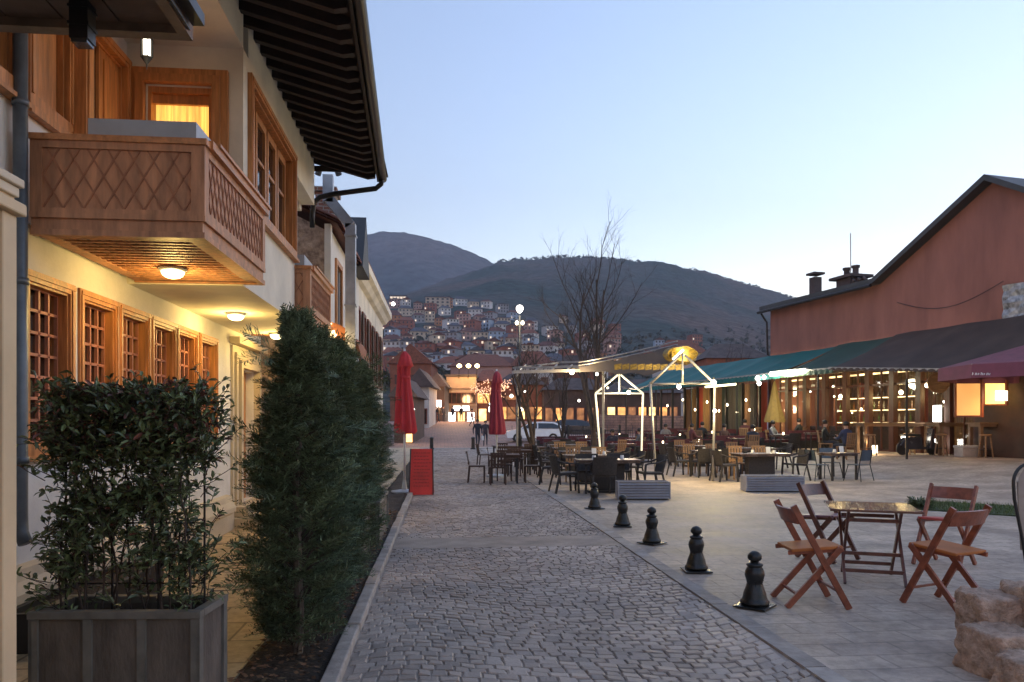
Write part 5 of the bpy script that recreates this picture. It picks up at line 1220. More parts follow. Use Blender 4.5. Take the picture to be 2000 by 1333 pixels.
# ---------------------------------------------------------------- bare trees
def bare_tree(name, label, px, d, pytop, stems, seed, r0=.11, cat='tree', spread=.42, base=None, depth=4, fine=1.0):
    x, y_ = F(px, d); g0 = gz(x, y_) if base is None else base; Ht = (FZ(pytop, d) - g0) * .82; rr = random.Random(seed)
    t = thing(name, label, cat, (x, y_, g0), 0, 'bare trees'); tr = MB(); cr = MB()
    def grow(b, p, d_, ln, r, lev):
        n = 5 if lev < 2 else 3; pts = [p]; dd = d_.copy(); kids_ = []
        for k in range(n):
            dd = (dd + Vector((rr.gauss(0, .09), rr.gauss(0, .09), .06 if lev < 2 else .03))).normalized(); pts.append(pts[-1] + dd * ln / n)
        b.tube(pts, [r * (1 - .62 * k / n) for k in range(n + 1)], 7 if lev < 1 else (5 if lev < 2 else 3), False)
        if lev >= depth: return
        m = int((rr.randint(5, 7) if lev == 0 else rr.randint(4, 6) if lev < 3 else rr.randint(3, 4)) * fine)
        for q in range(m):
            u = .25 + .75 * (q + rr.random()) / m; i = min(n - 1, int(u * n)); pp = pts[i].lerp(pts[i + 1], u * n - i)
            a = rr.uniform(0, 6.283); s = dd.orthogonal().normalized(); s2 = dd.cross(s); sd = s * math.cos(a) + s2 * math.sin(a)
            nd = (dd * (1 - spread * .6) + sd * spread * rr.uniform(.8, 1.6) + Vector((0, 0, .18))).normalized()
            grow(cr, pp, nd, ln * rr.uniform(.42, .62) * (1 - .25 * u), r * .45 * (1 - .3 * u), lev + 1)
    hb = Ht * .14; tr.tube([(x, y_, g0 - .1), (x + .02, y_, g0 + hb * .5), (x, y_ + .02, g0 + hb)], [r0 * 1.5, r0 * 1.15, r0 * 1.1], 9)
    for k in range(stems):
        a = 6.283 * k / stems + rr.uniform(-.5, .5); tilt = rr.uniform(.10, .42) * (0 if k == 0 else 1); grow(tr, Vector((x, y_, g0 + hb * .92)), Vector((math.sin(tilt) * math.cos(a), math.sin(tilt) * math.sin(a), math.cos(tilt))), Ht * (.74 if k == 0 else rr.uniform(.50, .72)), r0 * rr.uniform(.55, .8), 0)
    tr.build('trunk', M['bark'], t); cr.build('crown', M['bark'], t)
bare_tree('bare_tree', 'tall bare many-stemmed tree rising above the hills behind the pergola frames', 1160, 29, 400, 5, 14, .11, spread=.47, depth=4)
bare_tree('bare_tree', 'smaller bare tree in front of the white car, forked trunk', 1041, 26.5, 585, 4, 22, .10, spread=.5, depth=4)
bare_tree('bare_tree', 'thin bare tree between the other two, behind the flat pergola', 1098, 37, 600, 4, 5, .08, spread=.5, depth=3)
bare_tree('bare_tree', 'bare tree behind the gold-lit awning end, in front of the terracotta building', 1432, 62, 640, 4, 9, .12, spread=.5, depth=3, base=.5)

# ---------------------------------------------------------------- lamps
def lamp_post(px, d, py, label, py2=None):
    x, y_ = F(px, d); g0 = gz(x, y_); z = FZ(py, d); t = thing('street_lamp', label, 'street lamp', (x, y_, g0))
    b = MB(); b.tube([(x, y_, g0), (x, y_, g0 + .9), (x, y_, z - .3)], [.09, .06, .045], 10); b.lathe([(.16, 0), (.16, .08), (.11, .14), (.09, .9), (.11, .94)], 12, (x, y_, g0)); b.tube([(x - .28, y_, z - .42), (x, y_, z - .52), (x + .28, y_, z - .42)], .02, 6); b.build('pole', M['pipe'], t, smooth=True)
    MB().lathe([(.04, -.18), (.10, -.12), (.14, -.04), (.145, .04), (.10, .11), (.03, .14)], 18, (x, y_, z)).build('globe', M['bulb_w'], t, smooth=True)
    for s in (-.10, .10): MB().lathe([(.01, -.09), (.06, -.05), (.07, .02), (.02, .08)], 10, (x + s * 1.2, y_, z - .60)).build('small_globe', M['bulb'], t, smooth=True)
    point('street_lamp_light', (x, y_ - .3, z - .1), 60, (1, .86, .6), .2)
lamp_post(1015, 31, 603, 'street lamp with one bright round globe against the dark hill')

# ---------------------------------------------------------------- café building at the right
def LB(b, u0, u1, v0, v1, z0, z1):
    ps = [L(u, v, z) for z in (z0, z1) for u, v in ((u0, v0), (u1, v0), (u1, v1), (u0, v1))]
    return b.add(ps, [(0,3,2,1),(4,5,6,7),(0,1,5,4),(1,2,6,5),(2,3,7,6),(3,0,4,7)])
CB = thing('terracotta_building', 'large terracotta rendered building with dark gable roof and warm lit café front at right', 'building', L(-2, -2), 0)
b = MB(); zt = 4.2
def up(u): return 7.1 if u > -.6 else (7.1 + (u + .6) / (-5.05) * 2.5 if u > -5.65 else 9.6 - (-5.65 - u) * .60)
us = [6.64, 3.5, -.6, -3, -5.65, -8, -11.65]
top = [L(u, 0, up(u)) for u in us]; bot = [L(u, 0, zt) for u in us]; top2 = [L(u, -9, up(u)) for u in us]; bot2 = [L(u, -9, zt) for u in us]
n = len(us); b.add(top + bot, [(i, i+1, n+i+1, n+i) for i in range(n-1)]); b.add(top2 + bot2, [(i, i+1, n+i+1, n+i) for i in range(n-1)])
b.quad(L(6.64, 0, -.2), L(6.64, -9, -.2), L(6.64, -9, 7.1), L(6.64, 0, 7.1)); b.quad(L(-11.65, 0, 0), L(-11.65, -9, 0), L(-11.65, -9, 8), L(-11.65, 0, 8))
b.quad(L(6.64, -4.5, 0), L(-11.65, -4.5, 0), L(-11.65, -4.5, zt), L(6.64, -4.5, zt)); b.build('wall', M['terracotta'], CB)
b = MB()
for (ua, ub) in ((6.95, -.6), (-.6, -5.65), (-5.65, -11.9)):
    za, zb = up(min(ua, 6.64)), up(ub); ps = []
    for z0 in (.0, .20):
        for v in (.42, -9.4): ps += [L(ua, v, za + z0), L(ub, v, zb + z0)]
    b.add(ps, [(0,1,3,2),(4,6,7,5),(0,4,5,1),(2,3,7,6),(0,2,6,4),(1,5,7,3)])
ro = b.build('roof', M['roofdark'], CB)
b = MB(); b.tube([L(7.0, .47, 7.02), L(-.6, .47, 7.02)], .07, 8); b.build('gutter', M['pipe'], ro)
b = MB(); b.tube([L(6.75, .45, 6.95), L(6.72, .15, 6.5), L(6.72, .1, 4.9)], .05, 8); b.build('downpipe', M['pipe'], CB)
b = MB(); LB(b, 4.9, 5.3, -1.6, -1.2, 7.2, 8.5); LB(b, 4.8, 5.4, -1.7, -1.1, 8.62, 8.72); [LB(b, 4.92 + q*.3, 4.98 + q*.3, -1.5, -1.4, 8.6, 8.72) for q in (0, 1)]; b.build('chimney', M['grey_tile'], ro)
b = MB(); LB(b, 2.15, 3.05, -1.7, -.9, 7.2, 7.95); LB(b, 1.9, 3.3, -1.9, -.7, 7.95, 8.07)
for q in (2.3, 2.85): b.tube([L(q, -1.3, 8.07), L(q, -1.3, 8.4)], .13, 10); b.tube([L(q, -1.3, 8.4), L(q, -1.3, 8.5)], .18, 10)
b.build('chimney', M['grey_tile'], ro)
b = MB(); b.tube([L(2.6, -1.3, 8.07), L(2.62, -1.3, 10.0)], .022, 6); b.build('antenna_mast', M['steel'], ro)
b = MB(); [b.tube([L(-.1 + .35*k, .2, 7.34 + .1*math.sin(k)), L(.1 + .3*k, .2, 7.5)], .05, 6) for k in range(3)]; b.build('roof_clutter', M['grey_tile'], ro)
b = MB(); b.prism([L(-6.1, .06, 3.4), L(-9.5, .06, 3.4), L(-9.5, .06, 6.2), L(-6.1, .06, 5.9)], (0, 0, 0)) if False else None
b = MB(); ns = 14; vs = []
for i in range(ns + 1):
    for j in range(ns + 1):
        u = -6.05 - 3.5 * i / ns; z = 3.3 + 2.75 * j / ns; vs.append(L(u, .10 + .05 * math.sin(i*1.7) + .04 * math.sin(j*2.3 + i), z))
b.add(vs, [(i*(ns+1)+j, i*(ns+1)+j+1, (i+1)*(ns+1)+j+1, (i+1)*(ns+1)+j) for i in range(ns) for j in range(ns)]); b.build('crumpled_sheet', mat('crumpled_grey_sheet', (.36, .38, .40), .4, .35, 7, .9, 6, metal=.2), CB)
b = MB(); pts = [L(-1.6 - k*.45, .12, 6.2 - 1.5*math.sin(math.pi*min(1, k/10)) * .35 - .0*k) for k in range(11)]; b.tube(pts, .012, 4); b.build('slack_cable', M['black'], CB)

# front: timber posts, glazing, warm room behind
front = MB(); gl = []
PU = [6.5, 5.2, 3.9, 2.6, 1.3, 0.0, -1.3, -2.6, -3.9, -5.1, -6.6]
b = MB(); LB(b, -11.6, 6.6, -.12, .10, 3.72, 4.2); b.build('lintel', M['browndark'], CB)
for u in PU: b = MB(); LB(b, u - .09, u + .09, -.10, .10, 0, 3.72); LB(b, u - .12, u + .12, .10, .13, 0, 3.72); b.build('timber_post', M['cafe_wood'], CB)
for k in range(len(PU) - 1):
    a, c = PU[k+1] + .09, PU[k] - .09
    f = MB(); LB(f, a, c, -.05, .03, .35, .50); LB(f, a, c, -.05, .03, 3.05, 3.12); LB(f, (a+c)/2 - .02, (a+c)/2 + .02, -.04, .03, .5, 3.05); LB(f, (a+c)/2 - .02, (a+c)/2 + .02, -.05, .03, 3.12, 3.72)
    fo = f.build('window', M['cafe_wood'], CB); b = MB(); b.quad(L(a, -.01, .5), L(c, -.01, .5), L(c, -.01, 3.72), L(a, -.01, 3.72)); b.build('pane', M['clear'], fo)
b = MB(); LB(b, -11.6, 6.6, -4.5, 0, .30, .35); b.build('café_floor'.replace('é', 'e'), mat('cafe_floor', (.12, .07, .05), .4, .2, 3), CB)
b = MB(); LB(b, -11.6, 6.6, -4.4, 0, 3.95, 4.0); b.build('cafe_ceiling', mat('cafe_ceiling', (.20, .11, .06), .8, .1, 3), CB)
b = MB(); LB(b, -11.6, 6.6, -4.45, -4.38, .35, 3.95); b.build('cafe_back_wall', brickmat('cafe_back_brick', (.20, .11, .05), (.13, .07, .035), (.22, .17, .11), .26, .09, .8, .5, .01, vary=.4), CB)
b = MB(); LB(b, -5.1, -5.0, -4.4, 0, .35, 3.95); b.build('cafe_partition', M['browndark'], CB)
# bar shelf with bottles and glowing shelves
SH = thing('bar_shelf', 'lit bar shelves crowded with bottles inside the café', 'shelf', L(2.2, -2.4, .35))
b = MB(); 
for u in (-.2, 1.5, 3.2, 4.9): LB(b, u - .04, u + .04, -2.7, -2.3, .35, 3.4)
for z in (.95, 1.6, 2.15, 2.7, 3.25): LB(b, -.2, 4.9, -2.7, -2.3, z, z + .04)
b.build('frame', M['redwood'], SH)
for z in (1.60, 2.15, 2.70, 3.25): b = MB(); LB(b, -.1, 4.8, -2.34, -2.30, z - .04, z - .005); b.build('light_strip', emis('shelf_strip', (1, .72, .32), 40) if 'shelf_strip' not in bpy.data.materials else bpy.data.materials['shelf_strip'], SH)
BC = [((.10, .16, .05), 'green'), ((.30, .12, .03), 'amber'), ((.5, .48, .42), 'clear'), ((.05, .03, .02), 'dark')]; BMt = [mat(n_ + '_bottle_glass', c, .15, .1, 3, spec=.8) for c, n_ in BC]; rp = random.Random(6)
BOT = []
for k in range(4):
    t = thing('bottle', 'x', 'bottle'); MB().lathe([(.045, 0), (.045, .19), (.018, .25), (.016, .33), (.02, .34)], 8).build('glass', BMt[k], t); BOT.append(Pool(t))
for zi, z in enumerate((1.64, 2.19, 2.74)):
    for i in range(16):
        k = rp.randrange(4); u = 4.7 - i * .305 + rp.uniform(-.05, .05); sh = ['lowest', 'middle', 'top'][zi]
        BOT[k].put(L(u, -2.48, z), 0, f"{BC[k][1]} bottle, {ORD[i]} from the left on the {sh} bar shelf", 'bottles on the bar shelves')
b = MB(); LB(b, -.4, 5.1, -1.6, -1.0, .35, 1.35); LB(b, -.5, 5.2, -1.7, -.9, 1.35, 1.42); tag(b.build('bar_counter', M['browndark'], origin=L(2.2, -1.3, .35)), 'dark wooden bar counter behind the café glass', 'counter')
# pendants and room lights
def pend(u, v, z, r, label, m='bulb', wt=0):
    x, y_, _ = L(u, v); t = thing('pendant_lamp', label, 'lamp', (x, y_, z), 0, 'pendant lamps of the café')
    MB().lathe([(r*.3, r), (r*.85, r*.5), (r, 0), (r*.7, -r*.7), (r*.2, -r)], 10, (x, y_, z)).build('globe', M[m], t, smooth=True); MB().tube([(x, y_, z + r), (x, y_, 3.95 if v < 0 else 4.1)], .01, 5).build('cord', M['black'], t)
    if wt: point('pendant_light', (x, y_, z - r - .12), wt, (1, .68, .28), .12)
for k, (u, v, z, w) in enumerate(((5.6, -1.2, 2.6, 45), (4.2, -2.4, 2.9, 0), (2.9, -1.0, 2.75, 50), (1.0, -.8, 2.5, 0), (-.6, -1.0, 2.8, 55), (-2.2, -.7, 3.0, 0), (-3.3, -1.1, 2.9, 45), (-4.4, -1.6, 3.2, 0))):
    pend(u, v, z, .09 + .03 * (k % 3 == 0), f'{ORD[k]} round pendant lamp from the left inside the café glass', 'bulb', w)
rp2 = random.Random(44)
for k in range(16):
    u = 6.3 - k * .72 + rp2.uniform(-.2, .2); pend(u, rp2.uniform(-3.9, -.4), rp2.uniform(1.9, 3.3), rp2.uniform(.035, .07), f'{ORD[k]} tiny string bulb from the left, glowing inside the café glass', 'bulb' if k % 3 else 'bulb_w')
b = MB(); LB(b, -4.9, 6.4, -.42, -.36, 3.55, 3.62); tag(b.build('light_strip', emis('ceiling_strip', (1, .62, .25), 45, var=.9, vs=1.2), origin=L(1, -.4, 3.6)), 'long broken orange light strip along the top of the café glass', 'lamp')
for k, (px, d, dx) in enumerate(((1290, 29.5, .1), (1375, 29.5, -.2), (1455, 29.5, .2), (1530, 29.5, 0), (1600, 29.5, .15), (1245, 34.5, 0), (1320, 34.5, .2), (1395, 34.5, -.1), (1470, 34.5, .1), (1145, 39.5, 0), (1210, 39.5, 0))):
    x, y_ = F(px, d); x += dx; z = gz(x, y_) + .76; t = thing('candle_jar', f"glowing candle jar on the {FN[{29.5: {1290: 1, 1375: 2, 1455: 3, 1530: 4, 1600: 5}, 34.5: {1245: 2, 1320: 3, 1395: 4, 1470: 5}, 39.5: {1145: 1, 1210: 2}}[d][px]]} table of the {'front' if d < 30 else 'middle' if d < 35 else 'back'} terrace row", 'candle', (x, y_, z), 0, 'candle jars on the terrace'); MB().lathe([(.025, .0), (.03, .02), (.03, .07), (.025, .09)], 10, (x, y_, z)).build('glass', M['bulb'], t)
t = thing('wall_lamp', 'tall white glowing lamp between the bar shelves and the dark timber wall', 'lamp', L(-3.55, .2, 1.7)); b = MB(); LB(b, -3.66, -3.40, .12, .24, 1.62, 2.20); b.build('shade', M['bulb_w'], t); b = MB(); LB(b, -3.7, -3.36, .10, .13, 1.58, 2.24); b.build('back_plate', M['black'], t)
# bottle crates / room with two amber lit windows at far right
for k, (pa, pb, ya, yb, s, lb) in enumerate(((1866, 1918, 748, 812, 9, 'amber lit window panel left of the brighter one under the purple parasol'), (1922, 1966, 748, 790, 26, 'bright yellow lit window under the purple parasol'))):
    d = 24.2; x0, y0 = F(pa, d); x1, y1 = F(pb, d - .6); t = thing('lit_window', lb, 'window', (x0, y0, FZ(yb, d)), 0, 'amber windows under the purple parasol')
    off = (.08, .3, 0); z0, z1 = FZ(yb, d), FZ(ya, d)
    b = MB(); b.quad((x0, y0, z0), (x1, y1, z0), (x1, y1, z1), (x0, y0, z1)); b.build('pane', emis(('amber' if k == 0 else 'yellow') + '_window_glow', (1, .42, .10) if k == 0 else (1, .58, .14), s, (.6, .4, .2), .35, 1.2), t)
    b = MB(); b.bar((x0, y0, z0 - .06), (x0, y0, z1 + .06), .07, .07); b.bar((x1, y1, z0 - .06), (x1, y1, z1 + .06), .07, .07); b.bar((x0, y0, z1 + .03), (x1, y1, z1 + .03), .06, .06); b.bar((x0, y0, z0 - .03), (x1, y1, z0 - .03), .06, .06); b.build('frame', M['redwood'], t)
point('amber_light', (*F(1930, 23.2), 2.0), 12, (1, .5, .18), .2)
t = thing('amber_lamp', 'small square lamp shade glowing inside the bright yellow window', 'lamp', (*F(1955, 23.3), 1.9)); x, y_ = F(1955, 23.3); MB().box(x - .19, x + .19, y_ - .04, y_, FZ(783, 23.3), FZ(764, 23.3)).build('shade', emis('square_shade', (1, .85, .5), 90), t)
t = thing('wine_barrel_sign', 'round wooden disc hanging on the dark timber wall under the brown awning', 'sign', (*F(1832, 25.2), 2.2)); x, y_ = F(1832, 25.2); b = MB(); n = 28
b.T = Matrix.Translation((x, y_, FZ(748, 25.2))) @ Matrix.Rotation(R(-YAW - 6), 4, 'Z') @ Matrix.Rotation(R(90), 4, 'X'); b.lathe([(.36, 0), (.36, .06), (.30, .07), (.30, .04)], n); b.build('disc', M['tanwood'], t)
b = MB(); LB(b, -5.1, -11.6, .12, .18, .2, 3.7); b.build('dark_boarding', M['browndark'], CB)

# awnings
def awning(name, label, u0, u1, zt_, zb0, vo, m, valance=.28, posts=(), zb1=None):
    zb_ = zb0; zb1 = zb1 if zb1 is not None else zb0; ZB = lambda u: zb0 + (zb1 - zb0) * (u - u0) / (u1 - u0)
    t = thing(name, label, 'awning', L((u0+u1)/2, vo/2, zb_), 0); b = MB(); nu = max(6, int(abs(u1-u0)*5)); vs = []
    for i in range(nu + 1):
        u = u0 + (u1-u0)*i/nu
        for j in range(5): q = j/4; vs.append(L(u, .16 + (vo-.16)*q, zt_ + (ZB(u)-zt_)*q - .06*math.sin(math.pi*q) - .10*abs(math.sin(math.pi*(u-u0)/2.4))*math.sin(math.pi*(q*.7+.1)) - .012*math.sin(i*2.1)*q))
    b.add(vs, [(i*5+j, i*5+j+1, (i+1)*5+j+1, (i+1)*5+j) for i in range(nu) for j in range(4)]); b.build('canvas', m, t, smooth=True)
    b = MB(); vs = []
    for i in range(nu*3 + 1):
        u = u0 + (u1-u0)*i/(nu*3); vs += [L(u, vo + .01, ZB(u)), L(u, vo + .03 + .015*math.sin(i*1.3), ZB(u) - valance - .03*math.sin(i*math.pi/3)**2)]
    b.add(vs, [(2*i, 2*i+1, 2*i+3, 2*i+2) for i in range(nu*3)]); b.build('valance', m, t)
    b = MB(); b.bar(L(u0, vo - .02, ZB(u0) - .03), L(u1, vo - .02, ZB(u1) - .03), .07, .07)
    for k in range(int(abs(u1-u0)/2.4) + 1): u = u0 + (2.4 if u1 > u0 else -2.4) * k + (.03 if k == 0 else 0); b.bar(L(u, .2, zt_ - .22), L(u, vo, ZB(u) - .12), .05, .06)
    b.build('frame', M['steel'], t)
    for u in posts: x, y_, _ = L(u, vo - .1); MB().tube([(x, y_, gz(x, y_)), (x, y_, zb_)], .04, 8).build('post', M['black'], t)
    return t
awning('green_awning', 'long teal green canvas awning with pale front rail along the terrace', 1.6, 17.5, 4.85, 3.70, 3.0, M['teal'], .26, (5.0, 9.2, 13.2, 17.3))
awning('shaded_teal_awning', 'short dark green awning section over the bright fluorescent tube', -1.6, 1.6, 4.92, 3.66, 3.0, M['teal_shaded'], .20, (-.6,))
awning('brown_awning', 'large dull brown awning hanging below the terracotta gable', -9.6, -1.6, 5.0, 3.02, 3.2, M['brown_canvas'], .10, (-5.2,), 3.66)
x, y_, _ = L(2.6, 3.05); xb, yb, _ = L(-.35, 3.1)
t = thing('tube_lamp', 'long blazing fluorescent tube under the edge of the green awning', 'lamp', (x, y_, 3.6)); MB().tube([L(2.1, 3.13, 3.62), L(-.1, 3.13, 3.60)], .085, 10).build('tube', M['tube'], t, smooth=True); MB().bar(L(2.2, 3.08, 3.72), L(-.2, 3.08, 3.70), .1, .05).build('fitting', M['white_steel'], t)
point('tube_light', L(1.0, 3.3, 3.35), 260, (1, .92, .60), .35)
for k, (u, z, r) in enumerate(((3.0, 3.50, .12), (2.55, 3.52, .09), (2.9, 3.28, .10))):
    x, y_, _ = L(u, 3.15); t = thing('globe_lamp', ['leftmost globe lamp beside the blazing tube', 'right globe lamp touching the blazing tube', 'lower globe lamp beneath the blazing tube'][k], 'lamp', (x, y_, z), 0, 'globe lamps by the tube'); MB().lathe([(r*.3, r), (r, 0), (r*.3, -r)], 12, (x, y_, z)).build('globe', M['bulb_w'], t, smooth=True); MB().tube([(x, y_, z + r), (x, y_, 3.75)], .012, 5).build('cord', M['black'], t)
t = thing('tube_lamp', 'shorter yellowish tube lamp farther left under the green awning', 'lamp', L(7.5, 2.2, 3.35)); MB().tube([L(6.2, 2.2, 3.42), L(9.0, 2.2, 3.42)], .05, 8).build('tube', emis('dim_tube', (1, .9, .5), 45), t); point('tube_light', L(8, 2.2, 3.2), 90, (1, .86, .45), .3)
# enclosed terrace under the green awning: curtains and glass between posts
TR = thing('glazed_terrace', 'enclosed café terrace of curtains, glass and posts beneath the green awning', 'pavilion', L(12, 0))
cols = [((.36, .06, .035), 'red'), ((.28, .17, .07), 'ochre'), ((.22, .12, .07), 'brown'), ((.045, .055, .05), 'green'), ((.06, .05, .05), 'charcoal')]
CM = {n_: mat(n_ + '_curtain', c, .8, .15, 3, .2, 10, stretch=(6, 6, .4)) for c, n_ in cols}
seq = ['brown', 'ochre', 'red', 'ochre', 'brown', 'brown', 'green', 'charcoal', 'green', 'brown', 'charcoal', 'red']
u = 14.4
for k, s in enumerate(seq):
    w = .66; b = MB(); vs = []; nn = 20
    for i in range(nn + 1): uu = u - w*i/nn; vs += [L(uu, .35 + .05*math.sin(i*1.5), .1), L(uu, .35 + .05*math.sin(i*1.5), 3.55)]
    b.add(vs, [(2*i, 2*i+1, 2*i+3, 2*i+2) for i in range(nn)]); b.build('curtain', CM[s], TR); u -= w
b = MB()
for k in range(8): LB(b, 17.4 - k*1.55 - .05, 17.4 - k*1.55 + .05, .42, .55, 0, 3.7) if False else None
for k in range(8): b = MB(); LB(b, 17.3 - k*1.5 - .05, 17.3 - k*1.5 + .05, .44, .56, 0, 3.7); b.build('post', M['black'], TR)
b = MB(); LB(b, 6.7, 17.4, .40, .60, 3.6, 3.75); b.build('header', M['browndark'], TR)
b = MB(); LB(b, 14.4, 17.4, .1, .16, 0, 1.0); b.build('low_wall', M['stone'], TR)
for k, (u, z) in enumerate(((15.5, 2.6), (13.6, 2.9), (12.2, 2.3), (10.9, 2.7), (9.7, 2.2), (8.9, 2.5), (8.0, 2.1), (7.2, 2.7), (6.9, 2.2))):
    x, y_, _ = L(u, 1.0); t = thing('pendant_lamp', f'{ORD[k]} small pendant lamp from the left hanging before the terrace curtains', 'lamp', (x, y_, z), 0, 'pendant lamps of the terrace'); MB().lathe([(.02, .07), (.055, 0), (.02, -.07)], 10, (x, y_, z)).build('globe', M['bulb'], t, smooth=True); MB().tube([(x, y_, z + .09), (x, y_, 4.0)], .008, 4).build('cord', M['black'], t)
for u in (15.5, 11.5, 8.0): point('terrace_light', L(u, 1.3, 2.4), 34, (1, .68, .34), .2)
x, y_, _ = L(3.6, 1.9); closed = thing('closed_parasol', 'small closed ochre parasol before the red timber posts of the café', 'parasol', (x, y_, gz(x, y_)))
g0 = gz(x, y_); b = MB(); vs = []; n = 24
for j, (r, z) in enumerate(((.02, 3.0), (.08, 2.8), (.22, 2.0), (.42, 1.25), (.40, 1.15))):
    for k in range(n): a = 6.283*k/n; f_ = 1 + .15*math.cos(8*a)*(j > 0); vs.append((x + r*f_*math.cos(a), y_ + r*f_*math.sin(a), g0 + z))
b.add(vs, [(j*n+k, j*n+(k+1) % n, (j+1)*n+(k+1) % n, (j+1)*n+k) for j in range(4) for k in range(n)]); b.build('canopy', mat('ochre_canvas', (.30, .20, .06), .8, .1, 4), closed, smooth=True); MB().tube([(x, y_, g0), (x, y_, g0 + 3.1)], .025, 8).build('pole', M['black'], closed)

# high bar tables in front of the café
HB = [(1742, 27.2, 2.6, 'long high wooden bar table, leftmost of the three before the café'), (1860, 26.0, 1.5, 'middle high wooden bar table beside the white box'), (1965, 24.6, 2.4, 'rightmost high wooden bar table with glossy top below the lit window')]
for px, d, w, lb in HB:
    x, y_ = F(px, d); g0 = gz(x, y_); t = thing('bar_table', lb, 'table', (x, y_, g0), 0, 'high bar tables before the café')
    b = MB(); b.box(x - w/2, x + w/2, y_ - .35, y_ + .35, g0 + 1.08, g0 + 1.14); b.box(x - w/2 + .06, x + w/2 - .06, y_ - .29, y_ + .29, g0 + 1.0, g0 + 1.08); b.build('tabletop', mat('bar_table_wood', (.20, .12, .07), .35, .2, 3, .1, 20, coat=.3) if 'bar_table_wood' not in bpy.data.materials else bpy.data.materials['bar_table_wood'], t)
    for sx in (-1, 1):
        for sy in (-1, 1): MB().box(x + sx*(w/2 - .12) - .05, x + sx*(w/2 - .12) + .05, y_ + sy*.24 - .05, y_ + sy*.24 + .05, g0, g0 + 1.0).build('leg', bpy.data.materials['bar_table_wood'], t)
def stool():
    t = thing('bar_stool', 'x', 'stool'); MB().lathe([(.17, .70), (.18, .74), (.16, .76)], 14).build('seat', M['tanwood'], t)
    for k in range(4): a = k*math.pi/2 + .78; MB().bar((.20*math.cos(a), .20*math.sin(a), 0), (.13*math.cos(a), .13*math.sin(a), .70), .035, .035).build('leg', M['tanwood'], t)
    MB().lathe([(.17, .25), (.18, .26), (.17, .27)], 12).build('foot_ring', M['black'], t); return t
SP_ = Pool(stool())
for k, (px, d) in enumerate(((1700, 26.3), (1775, 26.5), (1838, 25.2), (1885, 27), (1925, 23.9), (1948, 25.8), (1990, 23.8))):
    x, y_ = F(px, d); SP_.put((x, y_, gz(x, y_)), rnd.uniform(0, 1), f'wooden bar stool, {ORD[k]} from the left among the high bar tables', 'wooden bar stools')
for k, (px, d, z0, m, lb) in enumerate(((1708, 27.0, 0, 'bulb', 'small glowing floor lantern at the foot of the left bar table'), (1824, 26.2, .25, 'bulb_w', 'white glowing lantern low beside the parked motor scooter'), (1766, 26.4, .55, 'bulb_w', 'small bright lamp on the dark motor scooter front'))):
    x, y_ = F(px, d); g0 = gz(x, y_) + z0; t = thing('lantern', lb, 'lantern', (x, y_, g0), 0, 'low lanterns before the café'); MB().box(x - .07, x + .07, y_ - .07, y_ + .07, g0 + .03, g0 + .30 * (.6 if k == 2 else 1)).build('glass', M[m], t); MB().box(x - .09, x + .09, y_ - .09, y_ + .09, g0, g0 + .03).box(x - .09, x + .09, y_ - .09, y_ + .09, g0 + .31, g0 + .35).build('frame', M['black'], t)
point('lantern_light', (*F(1708, 26.6), .9), 14, (1, .6, .25), .1)
x, y_ = F(1892, 24.6); g0 = gz(x, y_); t = thing('white_box', 'pale cool box standing on the paving between the bar table legs', 'box', (x, y_, g0)); MB().box(x - .37, x + .37, y_ - .22, y_ + .22, g0, g0 + .30).build('body', mat('pale_box', (.42, .36, .33), .5, .1, 5), t, bevel=.02); MB().box(x - .39, x + .39, y_ - .24, y_ + .24, g0 + .30, g0 + .38).build('lid', mat('pale_lid', (.50, .46, .44), .5, .1, 5), t, bevel=.02)
# dark scooter
x, y_ = F(1792, 25.8); g0 = gz(x, y_); t = thing('motor_scooter', 'dark motor scooter parked among the bar tables', 'scooter', (x, y_, g0))
for s in (-.55, .55):
    b = MB(); b.T = Matrix.Translation((x + s, y_, g0 + .24)) @ Matrix.Rotation(R(90), 4, 'X'); b.lathe([(.12, -.05), (.22, -.05), (.24, 0), (.22, .05), (.12, .05)], 20); b.build('wheel', M['black'], t)
b = MB(); b.prism([(x - .72, y_ - .14, g0 + .35), (x - .5, y_ - .14, g0 + .62), (x + .1, y_ - .14, g0 + .66), (x + .14, y_ - .14, g0 + .30), (x + .38, y_ - .14, g0 + .28), (x + .45, y_ - .14, g0 + .95), (x + .55, y_ - .14, g0 + .92), (x + .55, y_ - .14, g0 + .2), (x - .4, y_ - .14, g0 + .2)], (0, .28, 0)); b.build('body', mat('dark_scooter_paint', (.03, .03, .04), .25, .1, 3, coat=.6), t, bevel=.03)
MB().box(x - .6, x + .08, y_ - .13, y_ + .13, g0 + .66, g0 + .74).build('seat', M['black'], t, bevel=.03); MB().tube([(x + .42, y_ - .3, g0 + 1.05), (x + .47, y_, g0 + 1.0), (x + .42, y_ + .3, g0 + 1.05)], .018, 8).build('handlebar', M['pipe'], t)
# open purple parasol at the right edge
x, y_ = F(2010, 21.5); g0 = gz(x, y_); zc = FZ(700, 21.5); t = thing('open_parasol', 'open dull purple parasol with small white lettering on its skirt at the right edge', 'parasol', (x, y_, g0))
b = MB(); pk = (x, y_, FZ(672, 21.5)); ring = []; ring2 = []; hw = 2.3
for k in range(8): a = R(22.5 + 45*k - 8); ring.append((x + hw*math.cos(a), y_ + hw*math.sin(a), FZ(716, 21.5))); ring2.append((x + hw*1.005*math.cos(a), y_ + hw*1.005*math.sin(a), FZ(742, 21.5)))
b.add([pk] + ring, [(0, 1 + k, 1 + (k+1) % 8) for k in range(8)]); cano = b.build('canopy', M['wine'], t)
b = MB(); b.add(ring + ring2, [(k, (k+1) % 8, 8 + (k+1) % 8, 8 + k) for k in range(8)]); b.build('skirt', mat('dark_wine_canvas', (.17, .05, .085), .8, .1, 4), t)
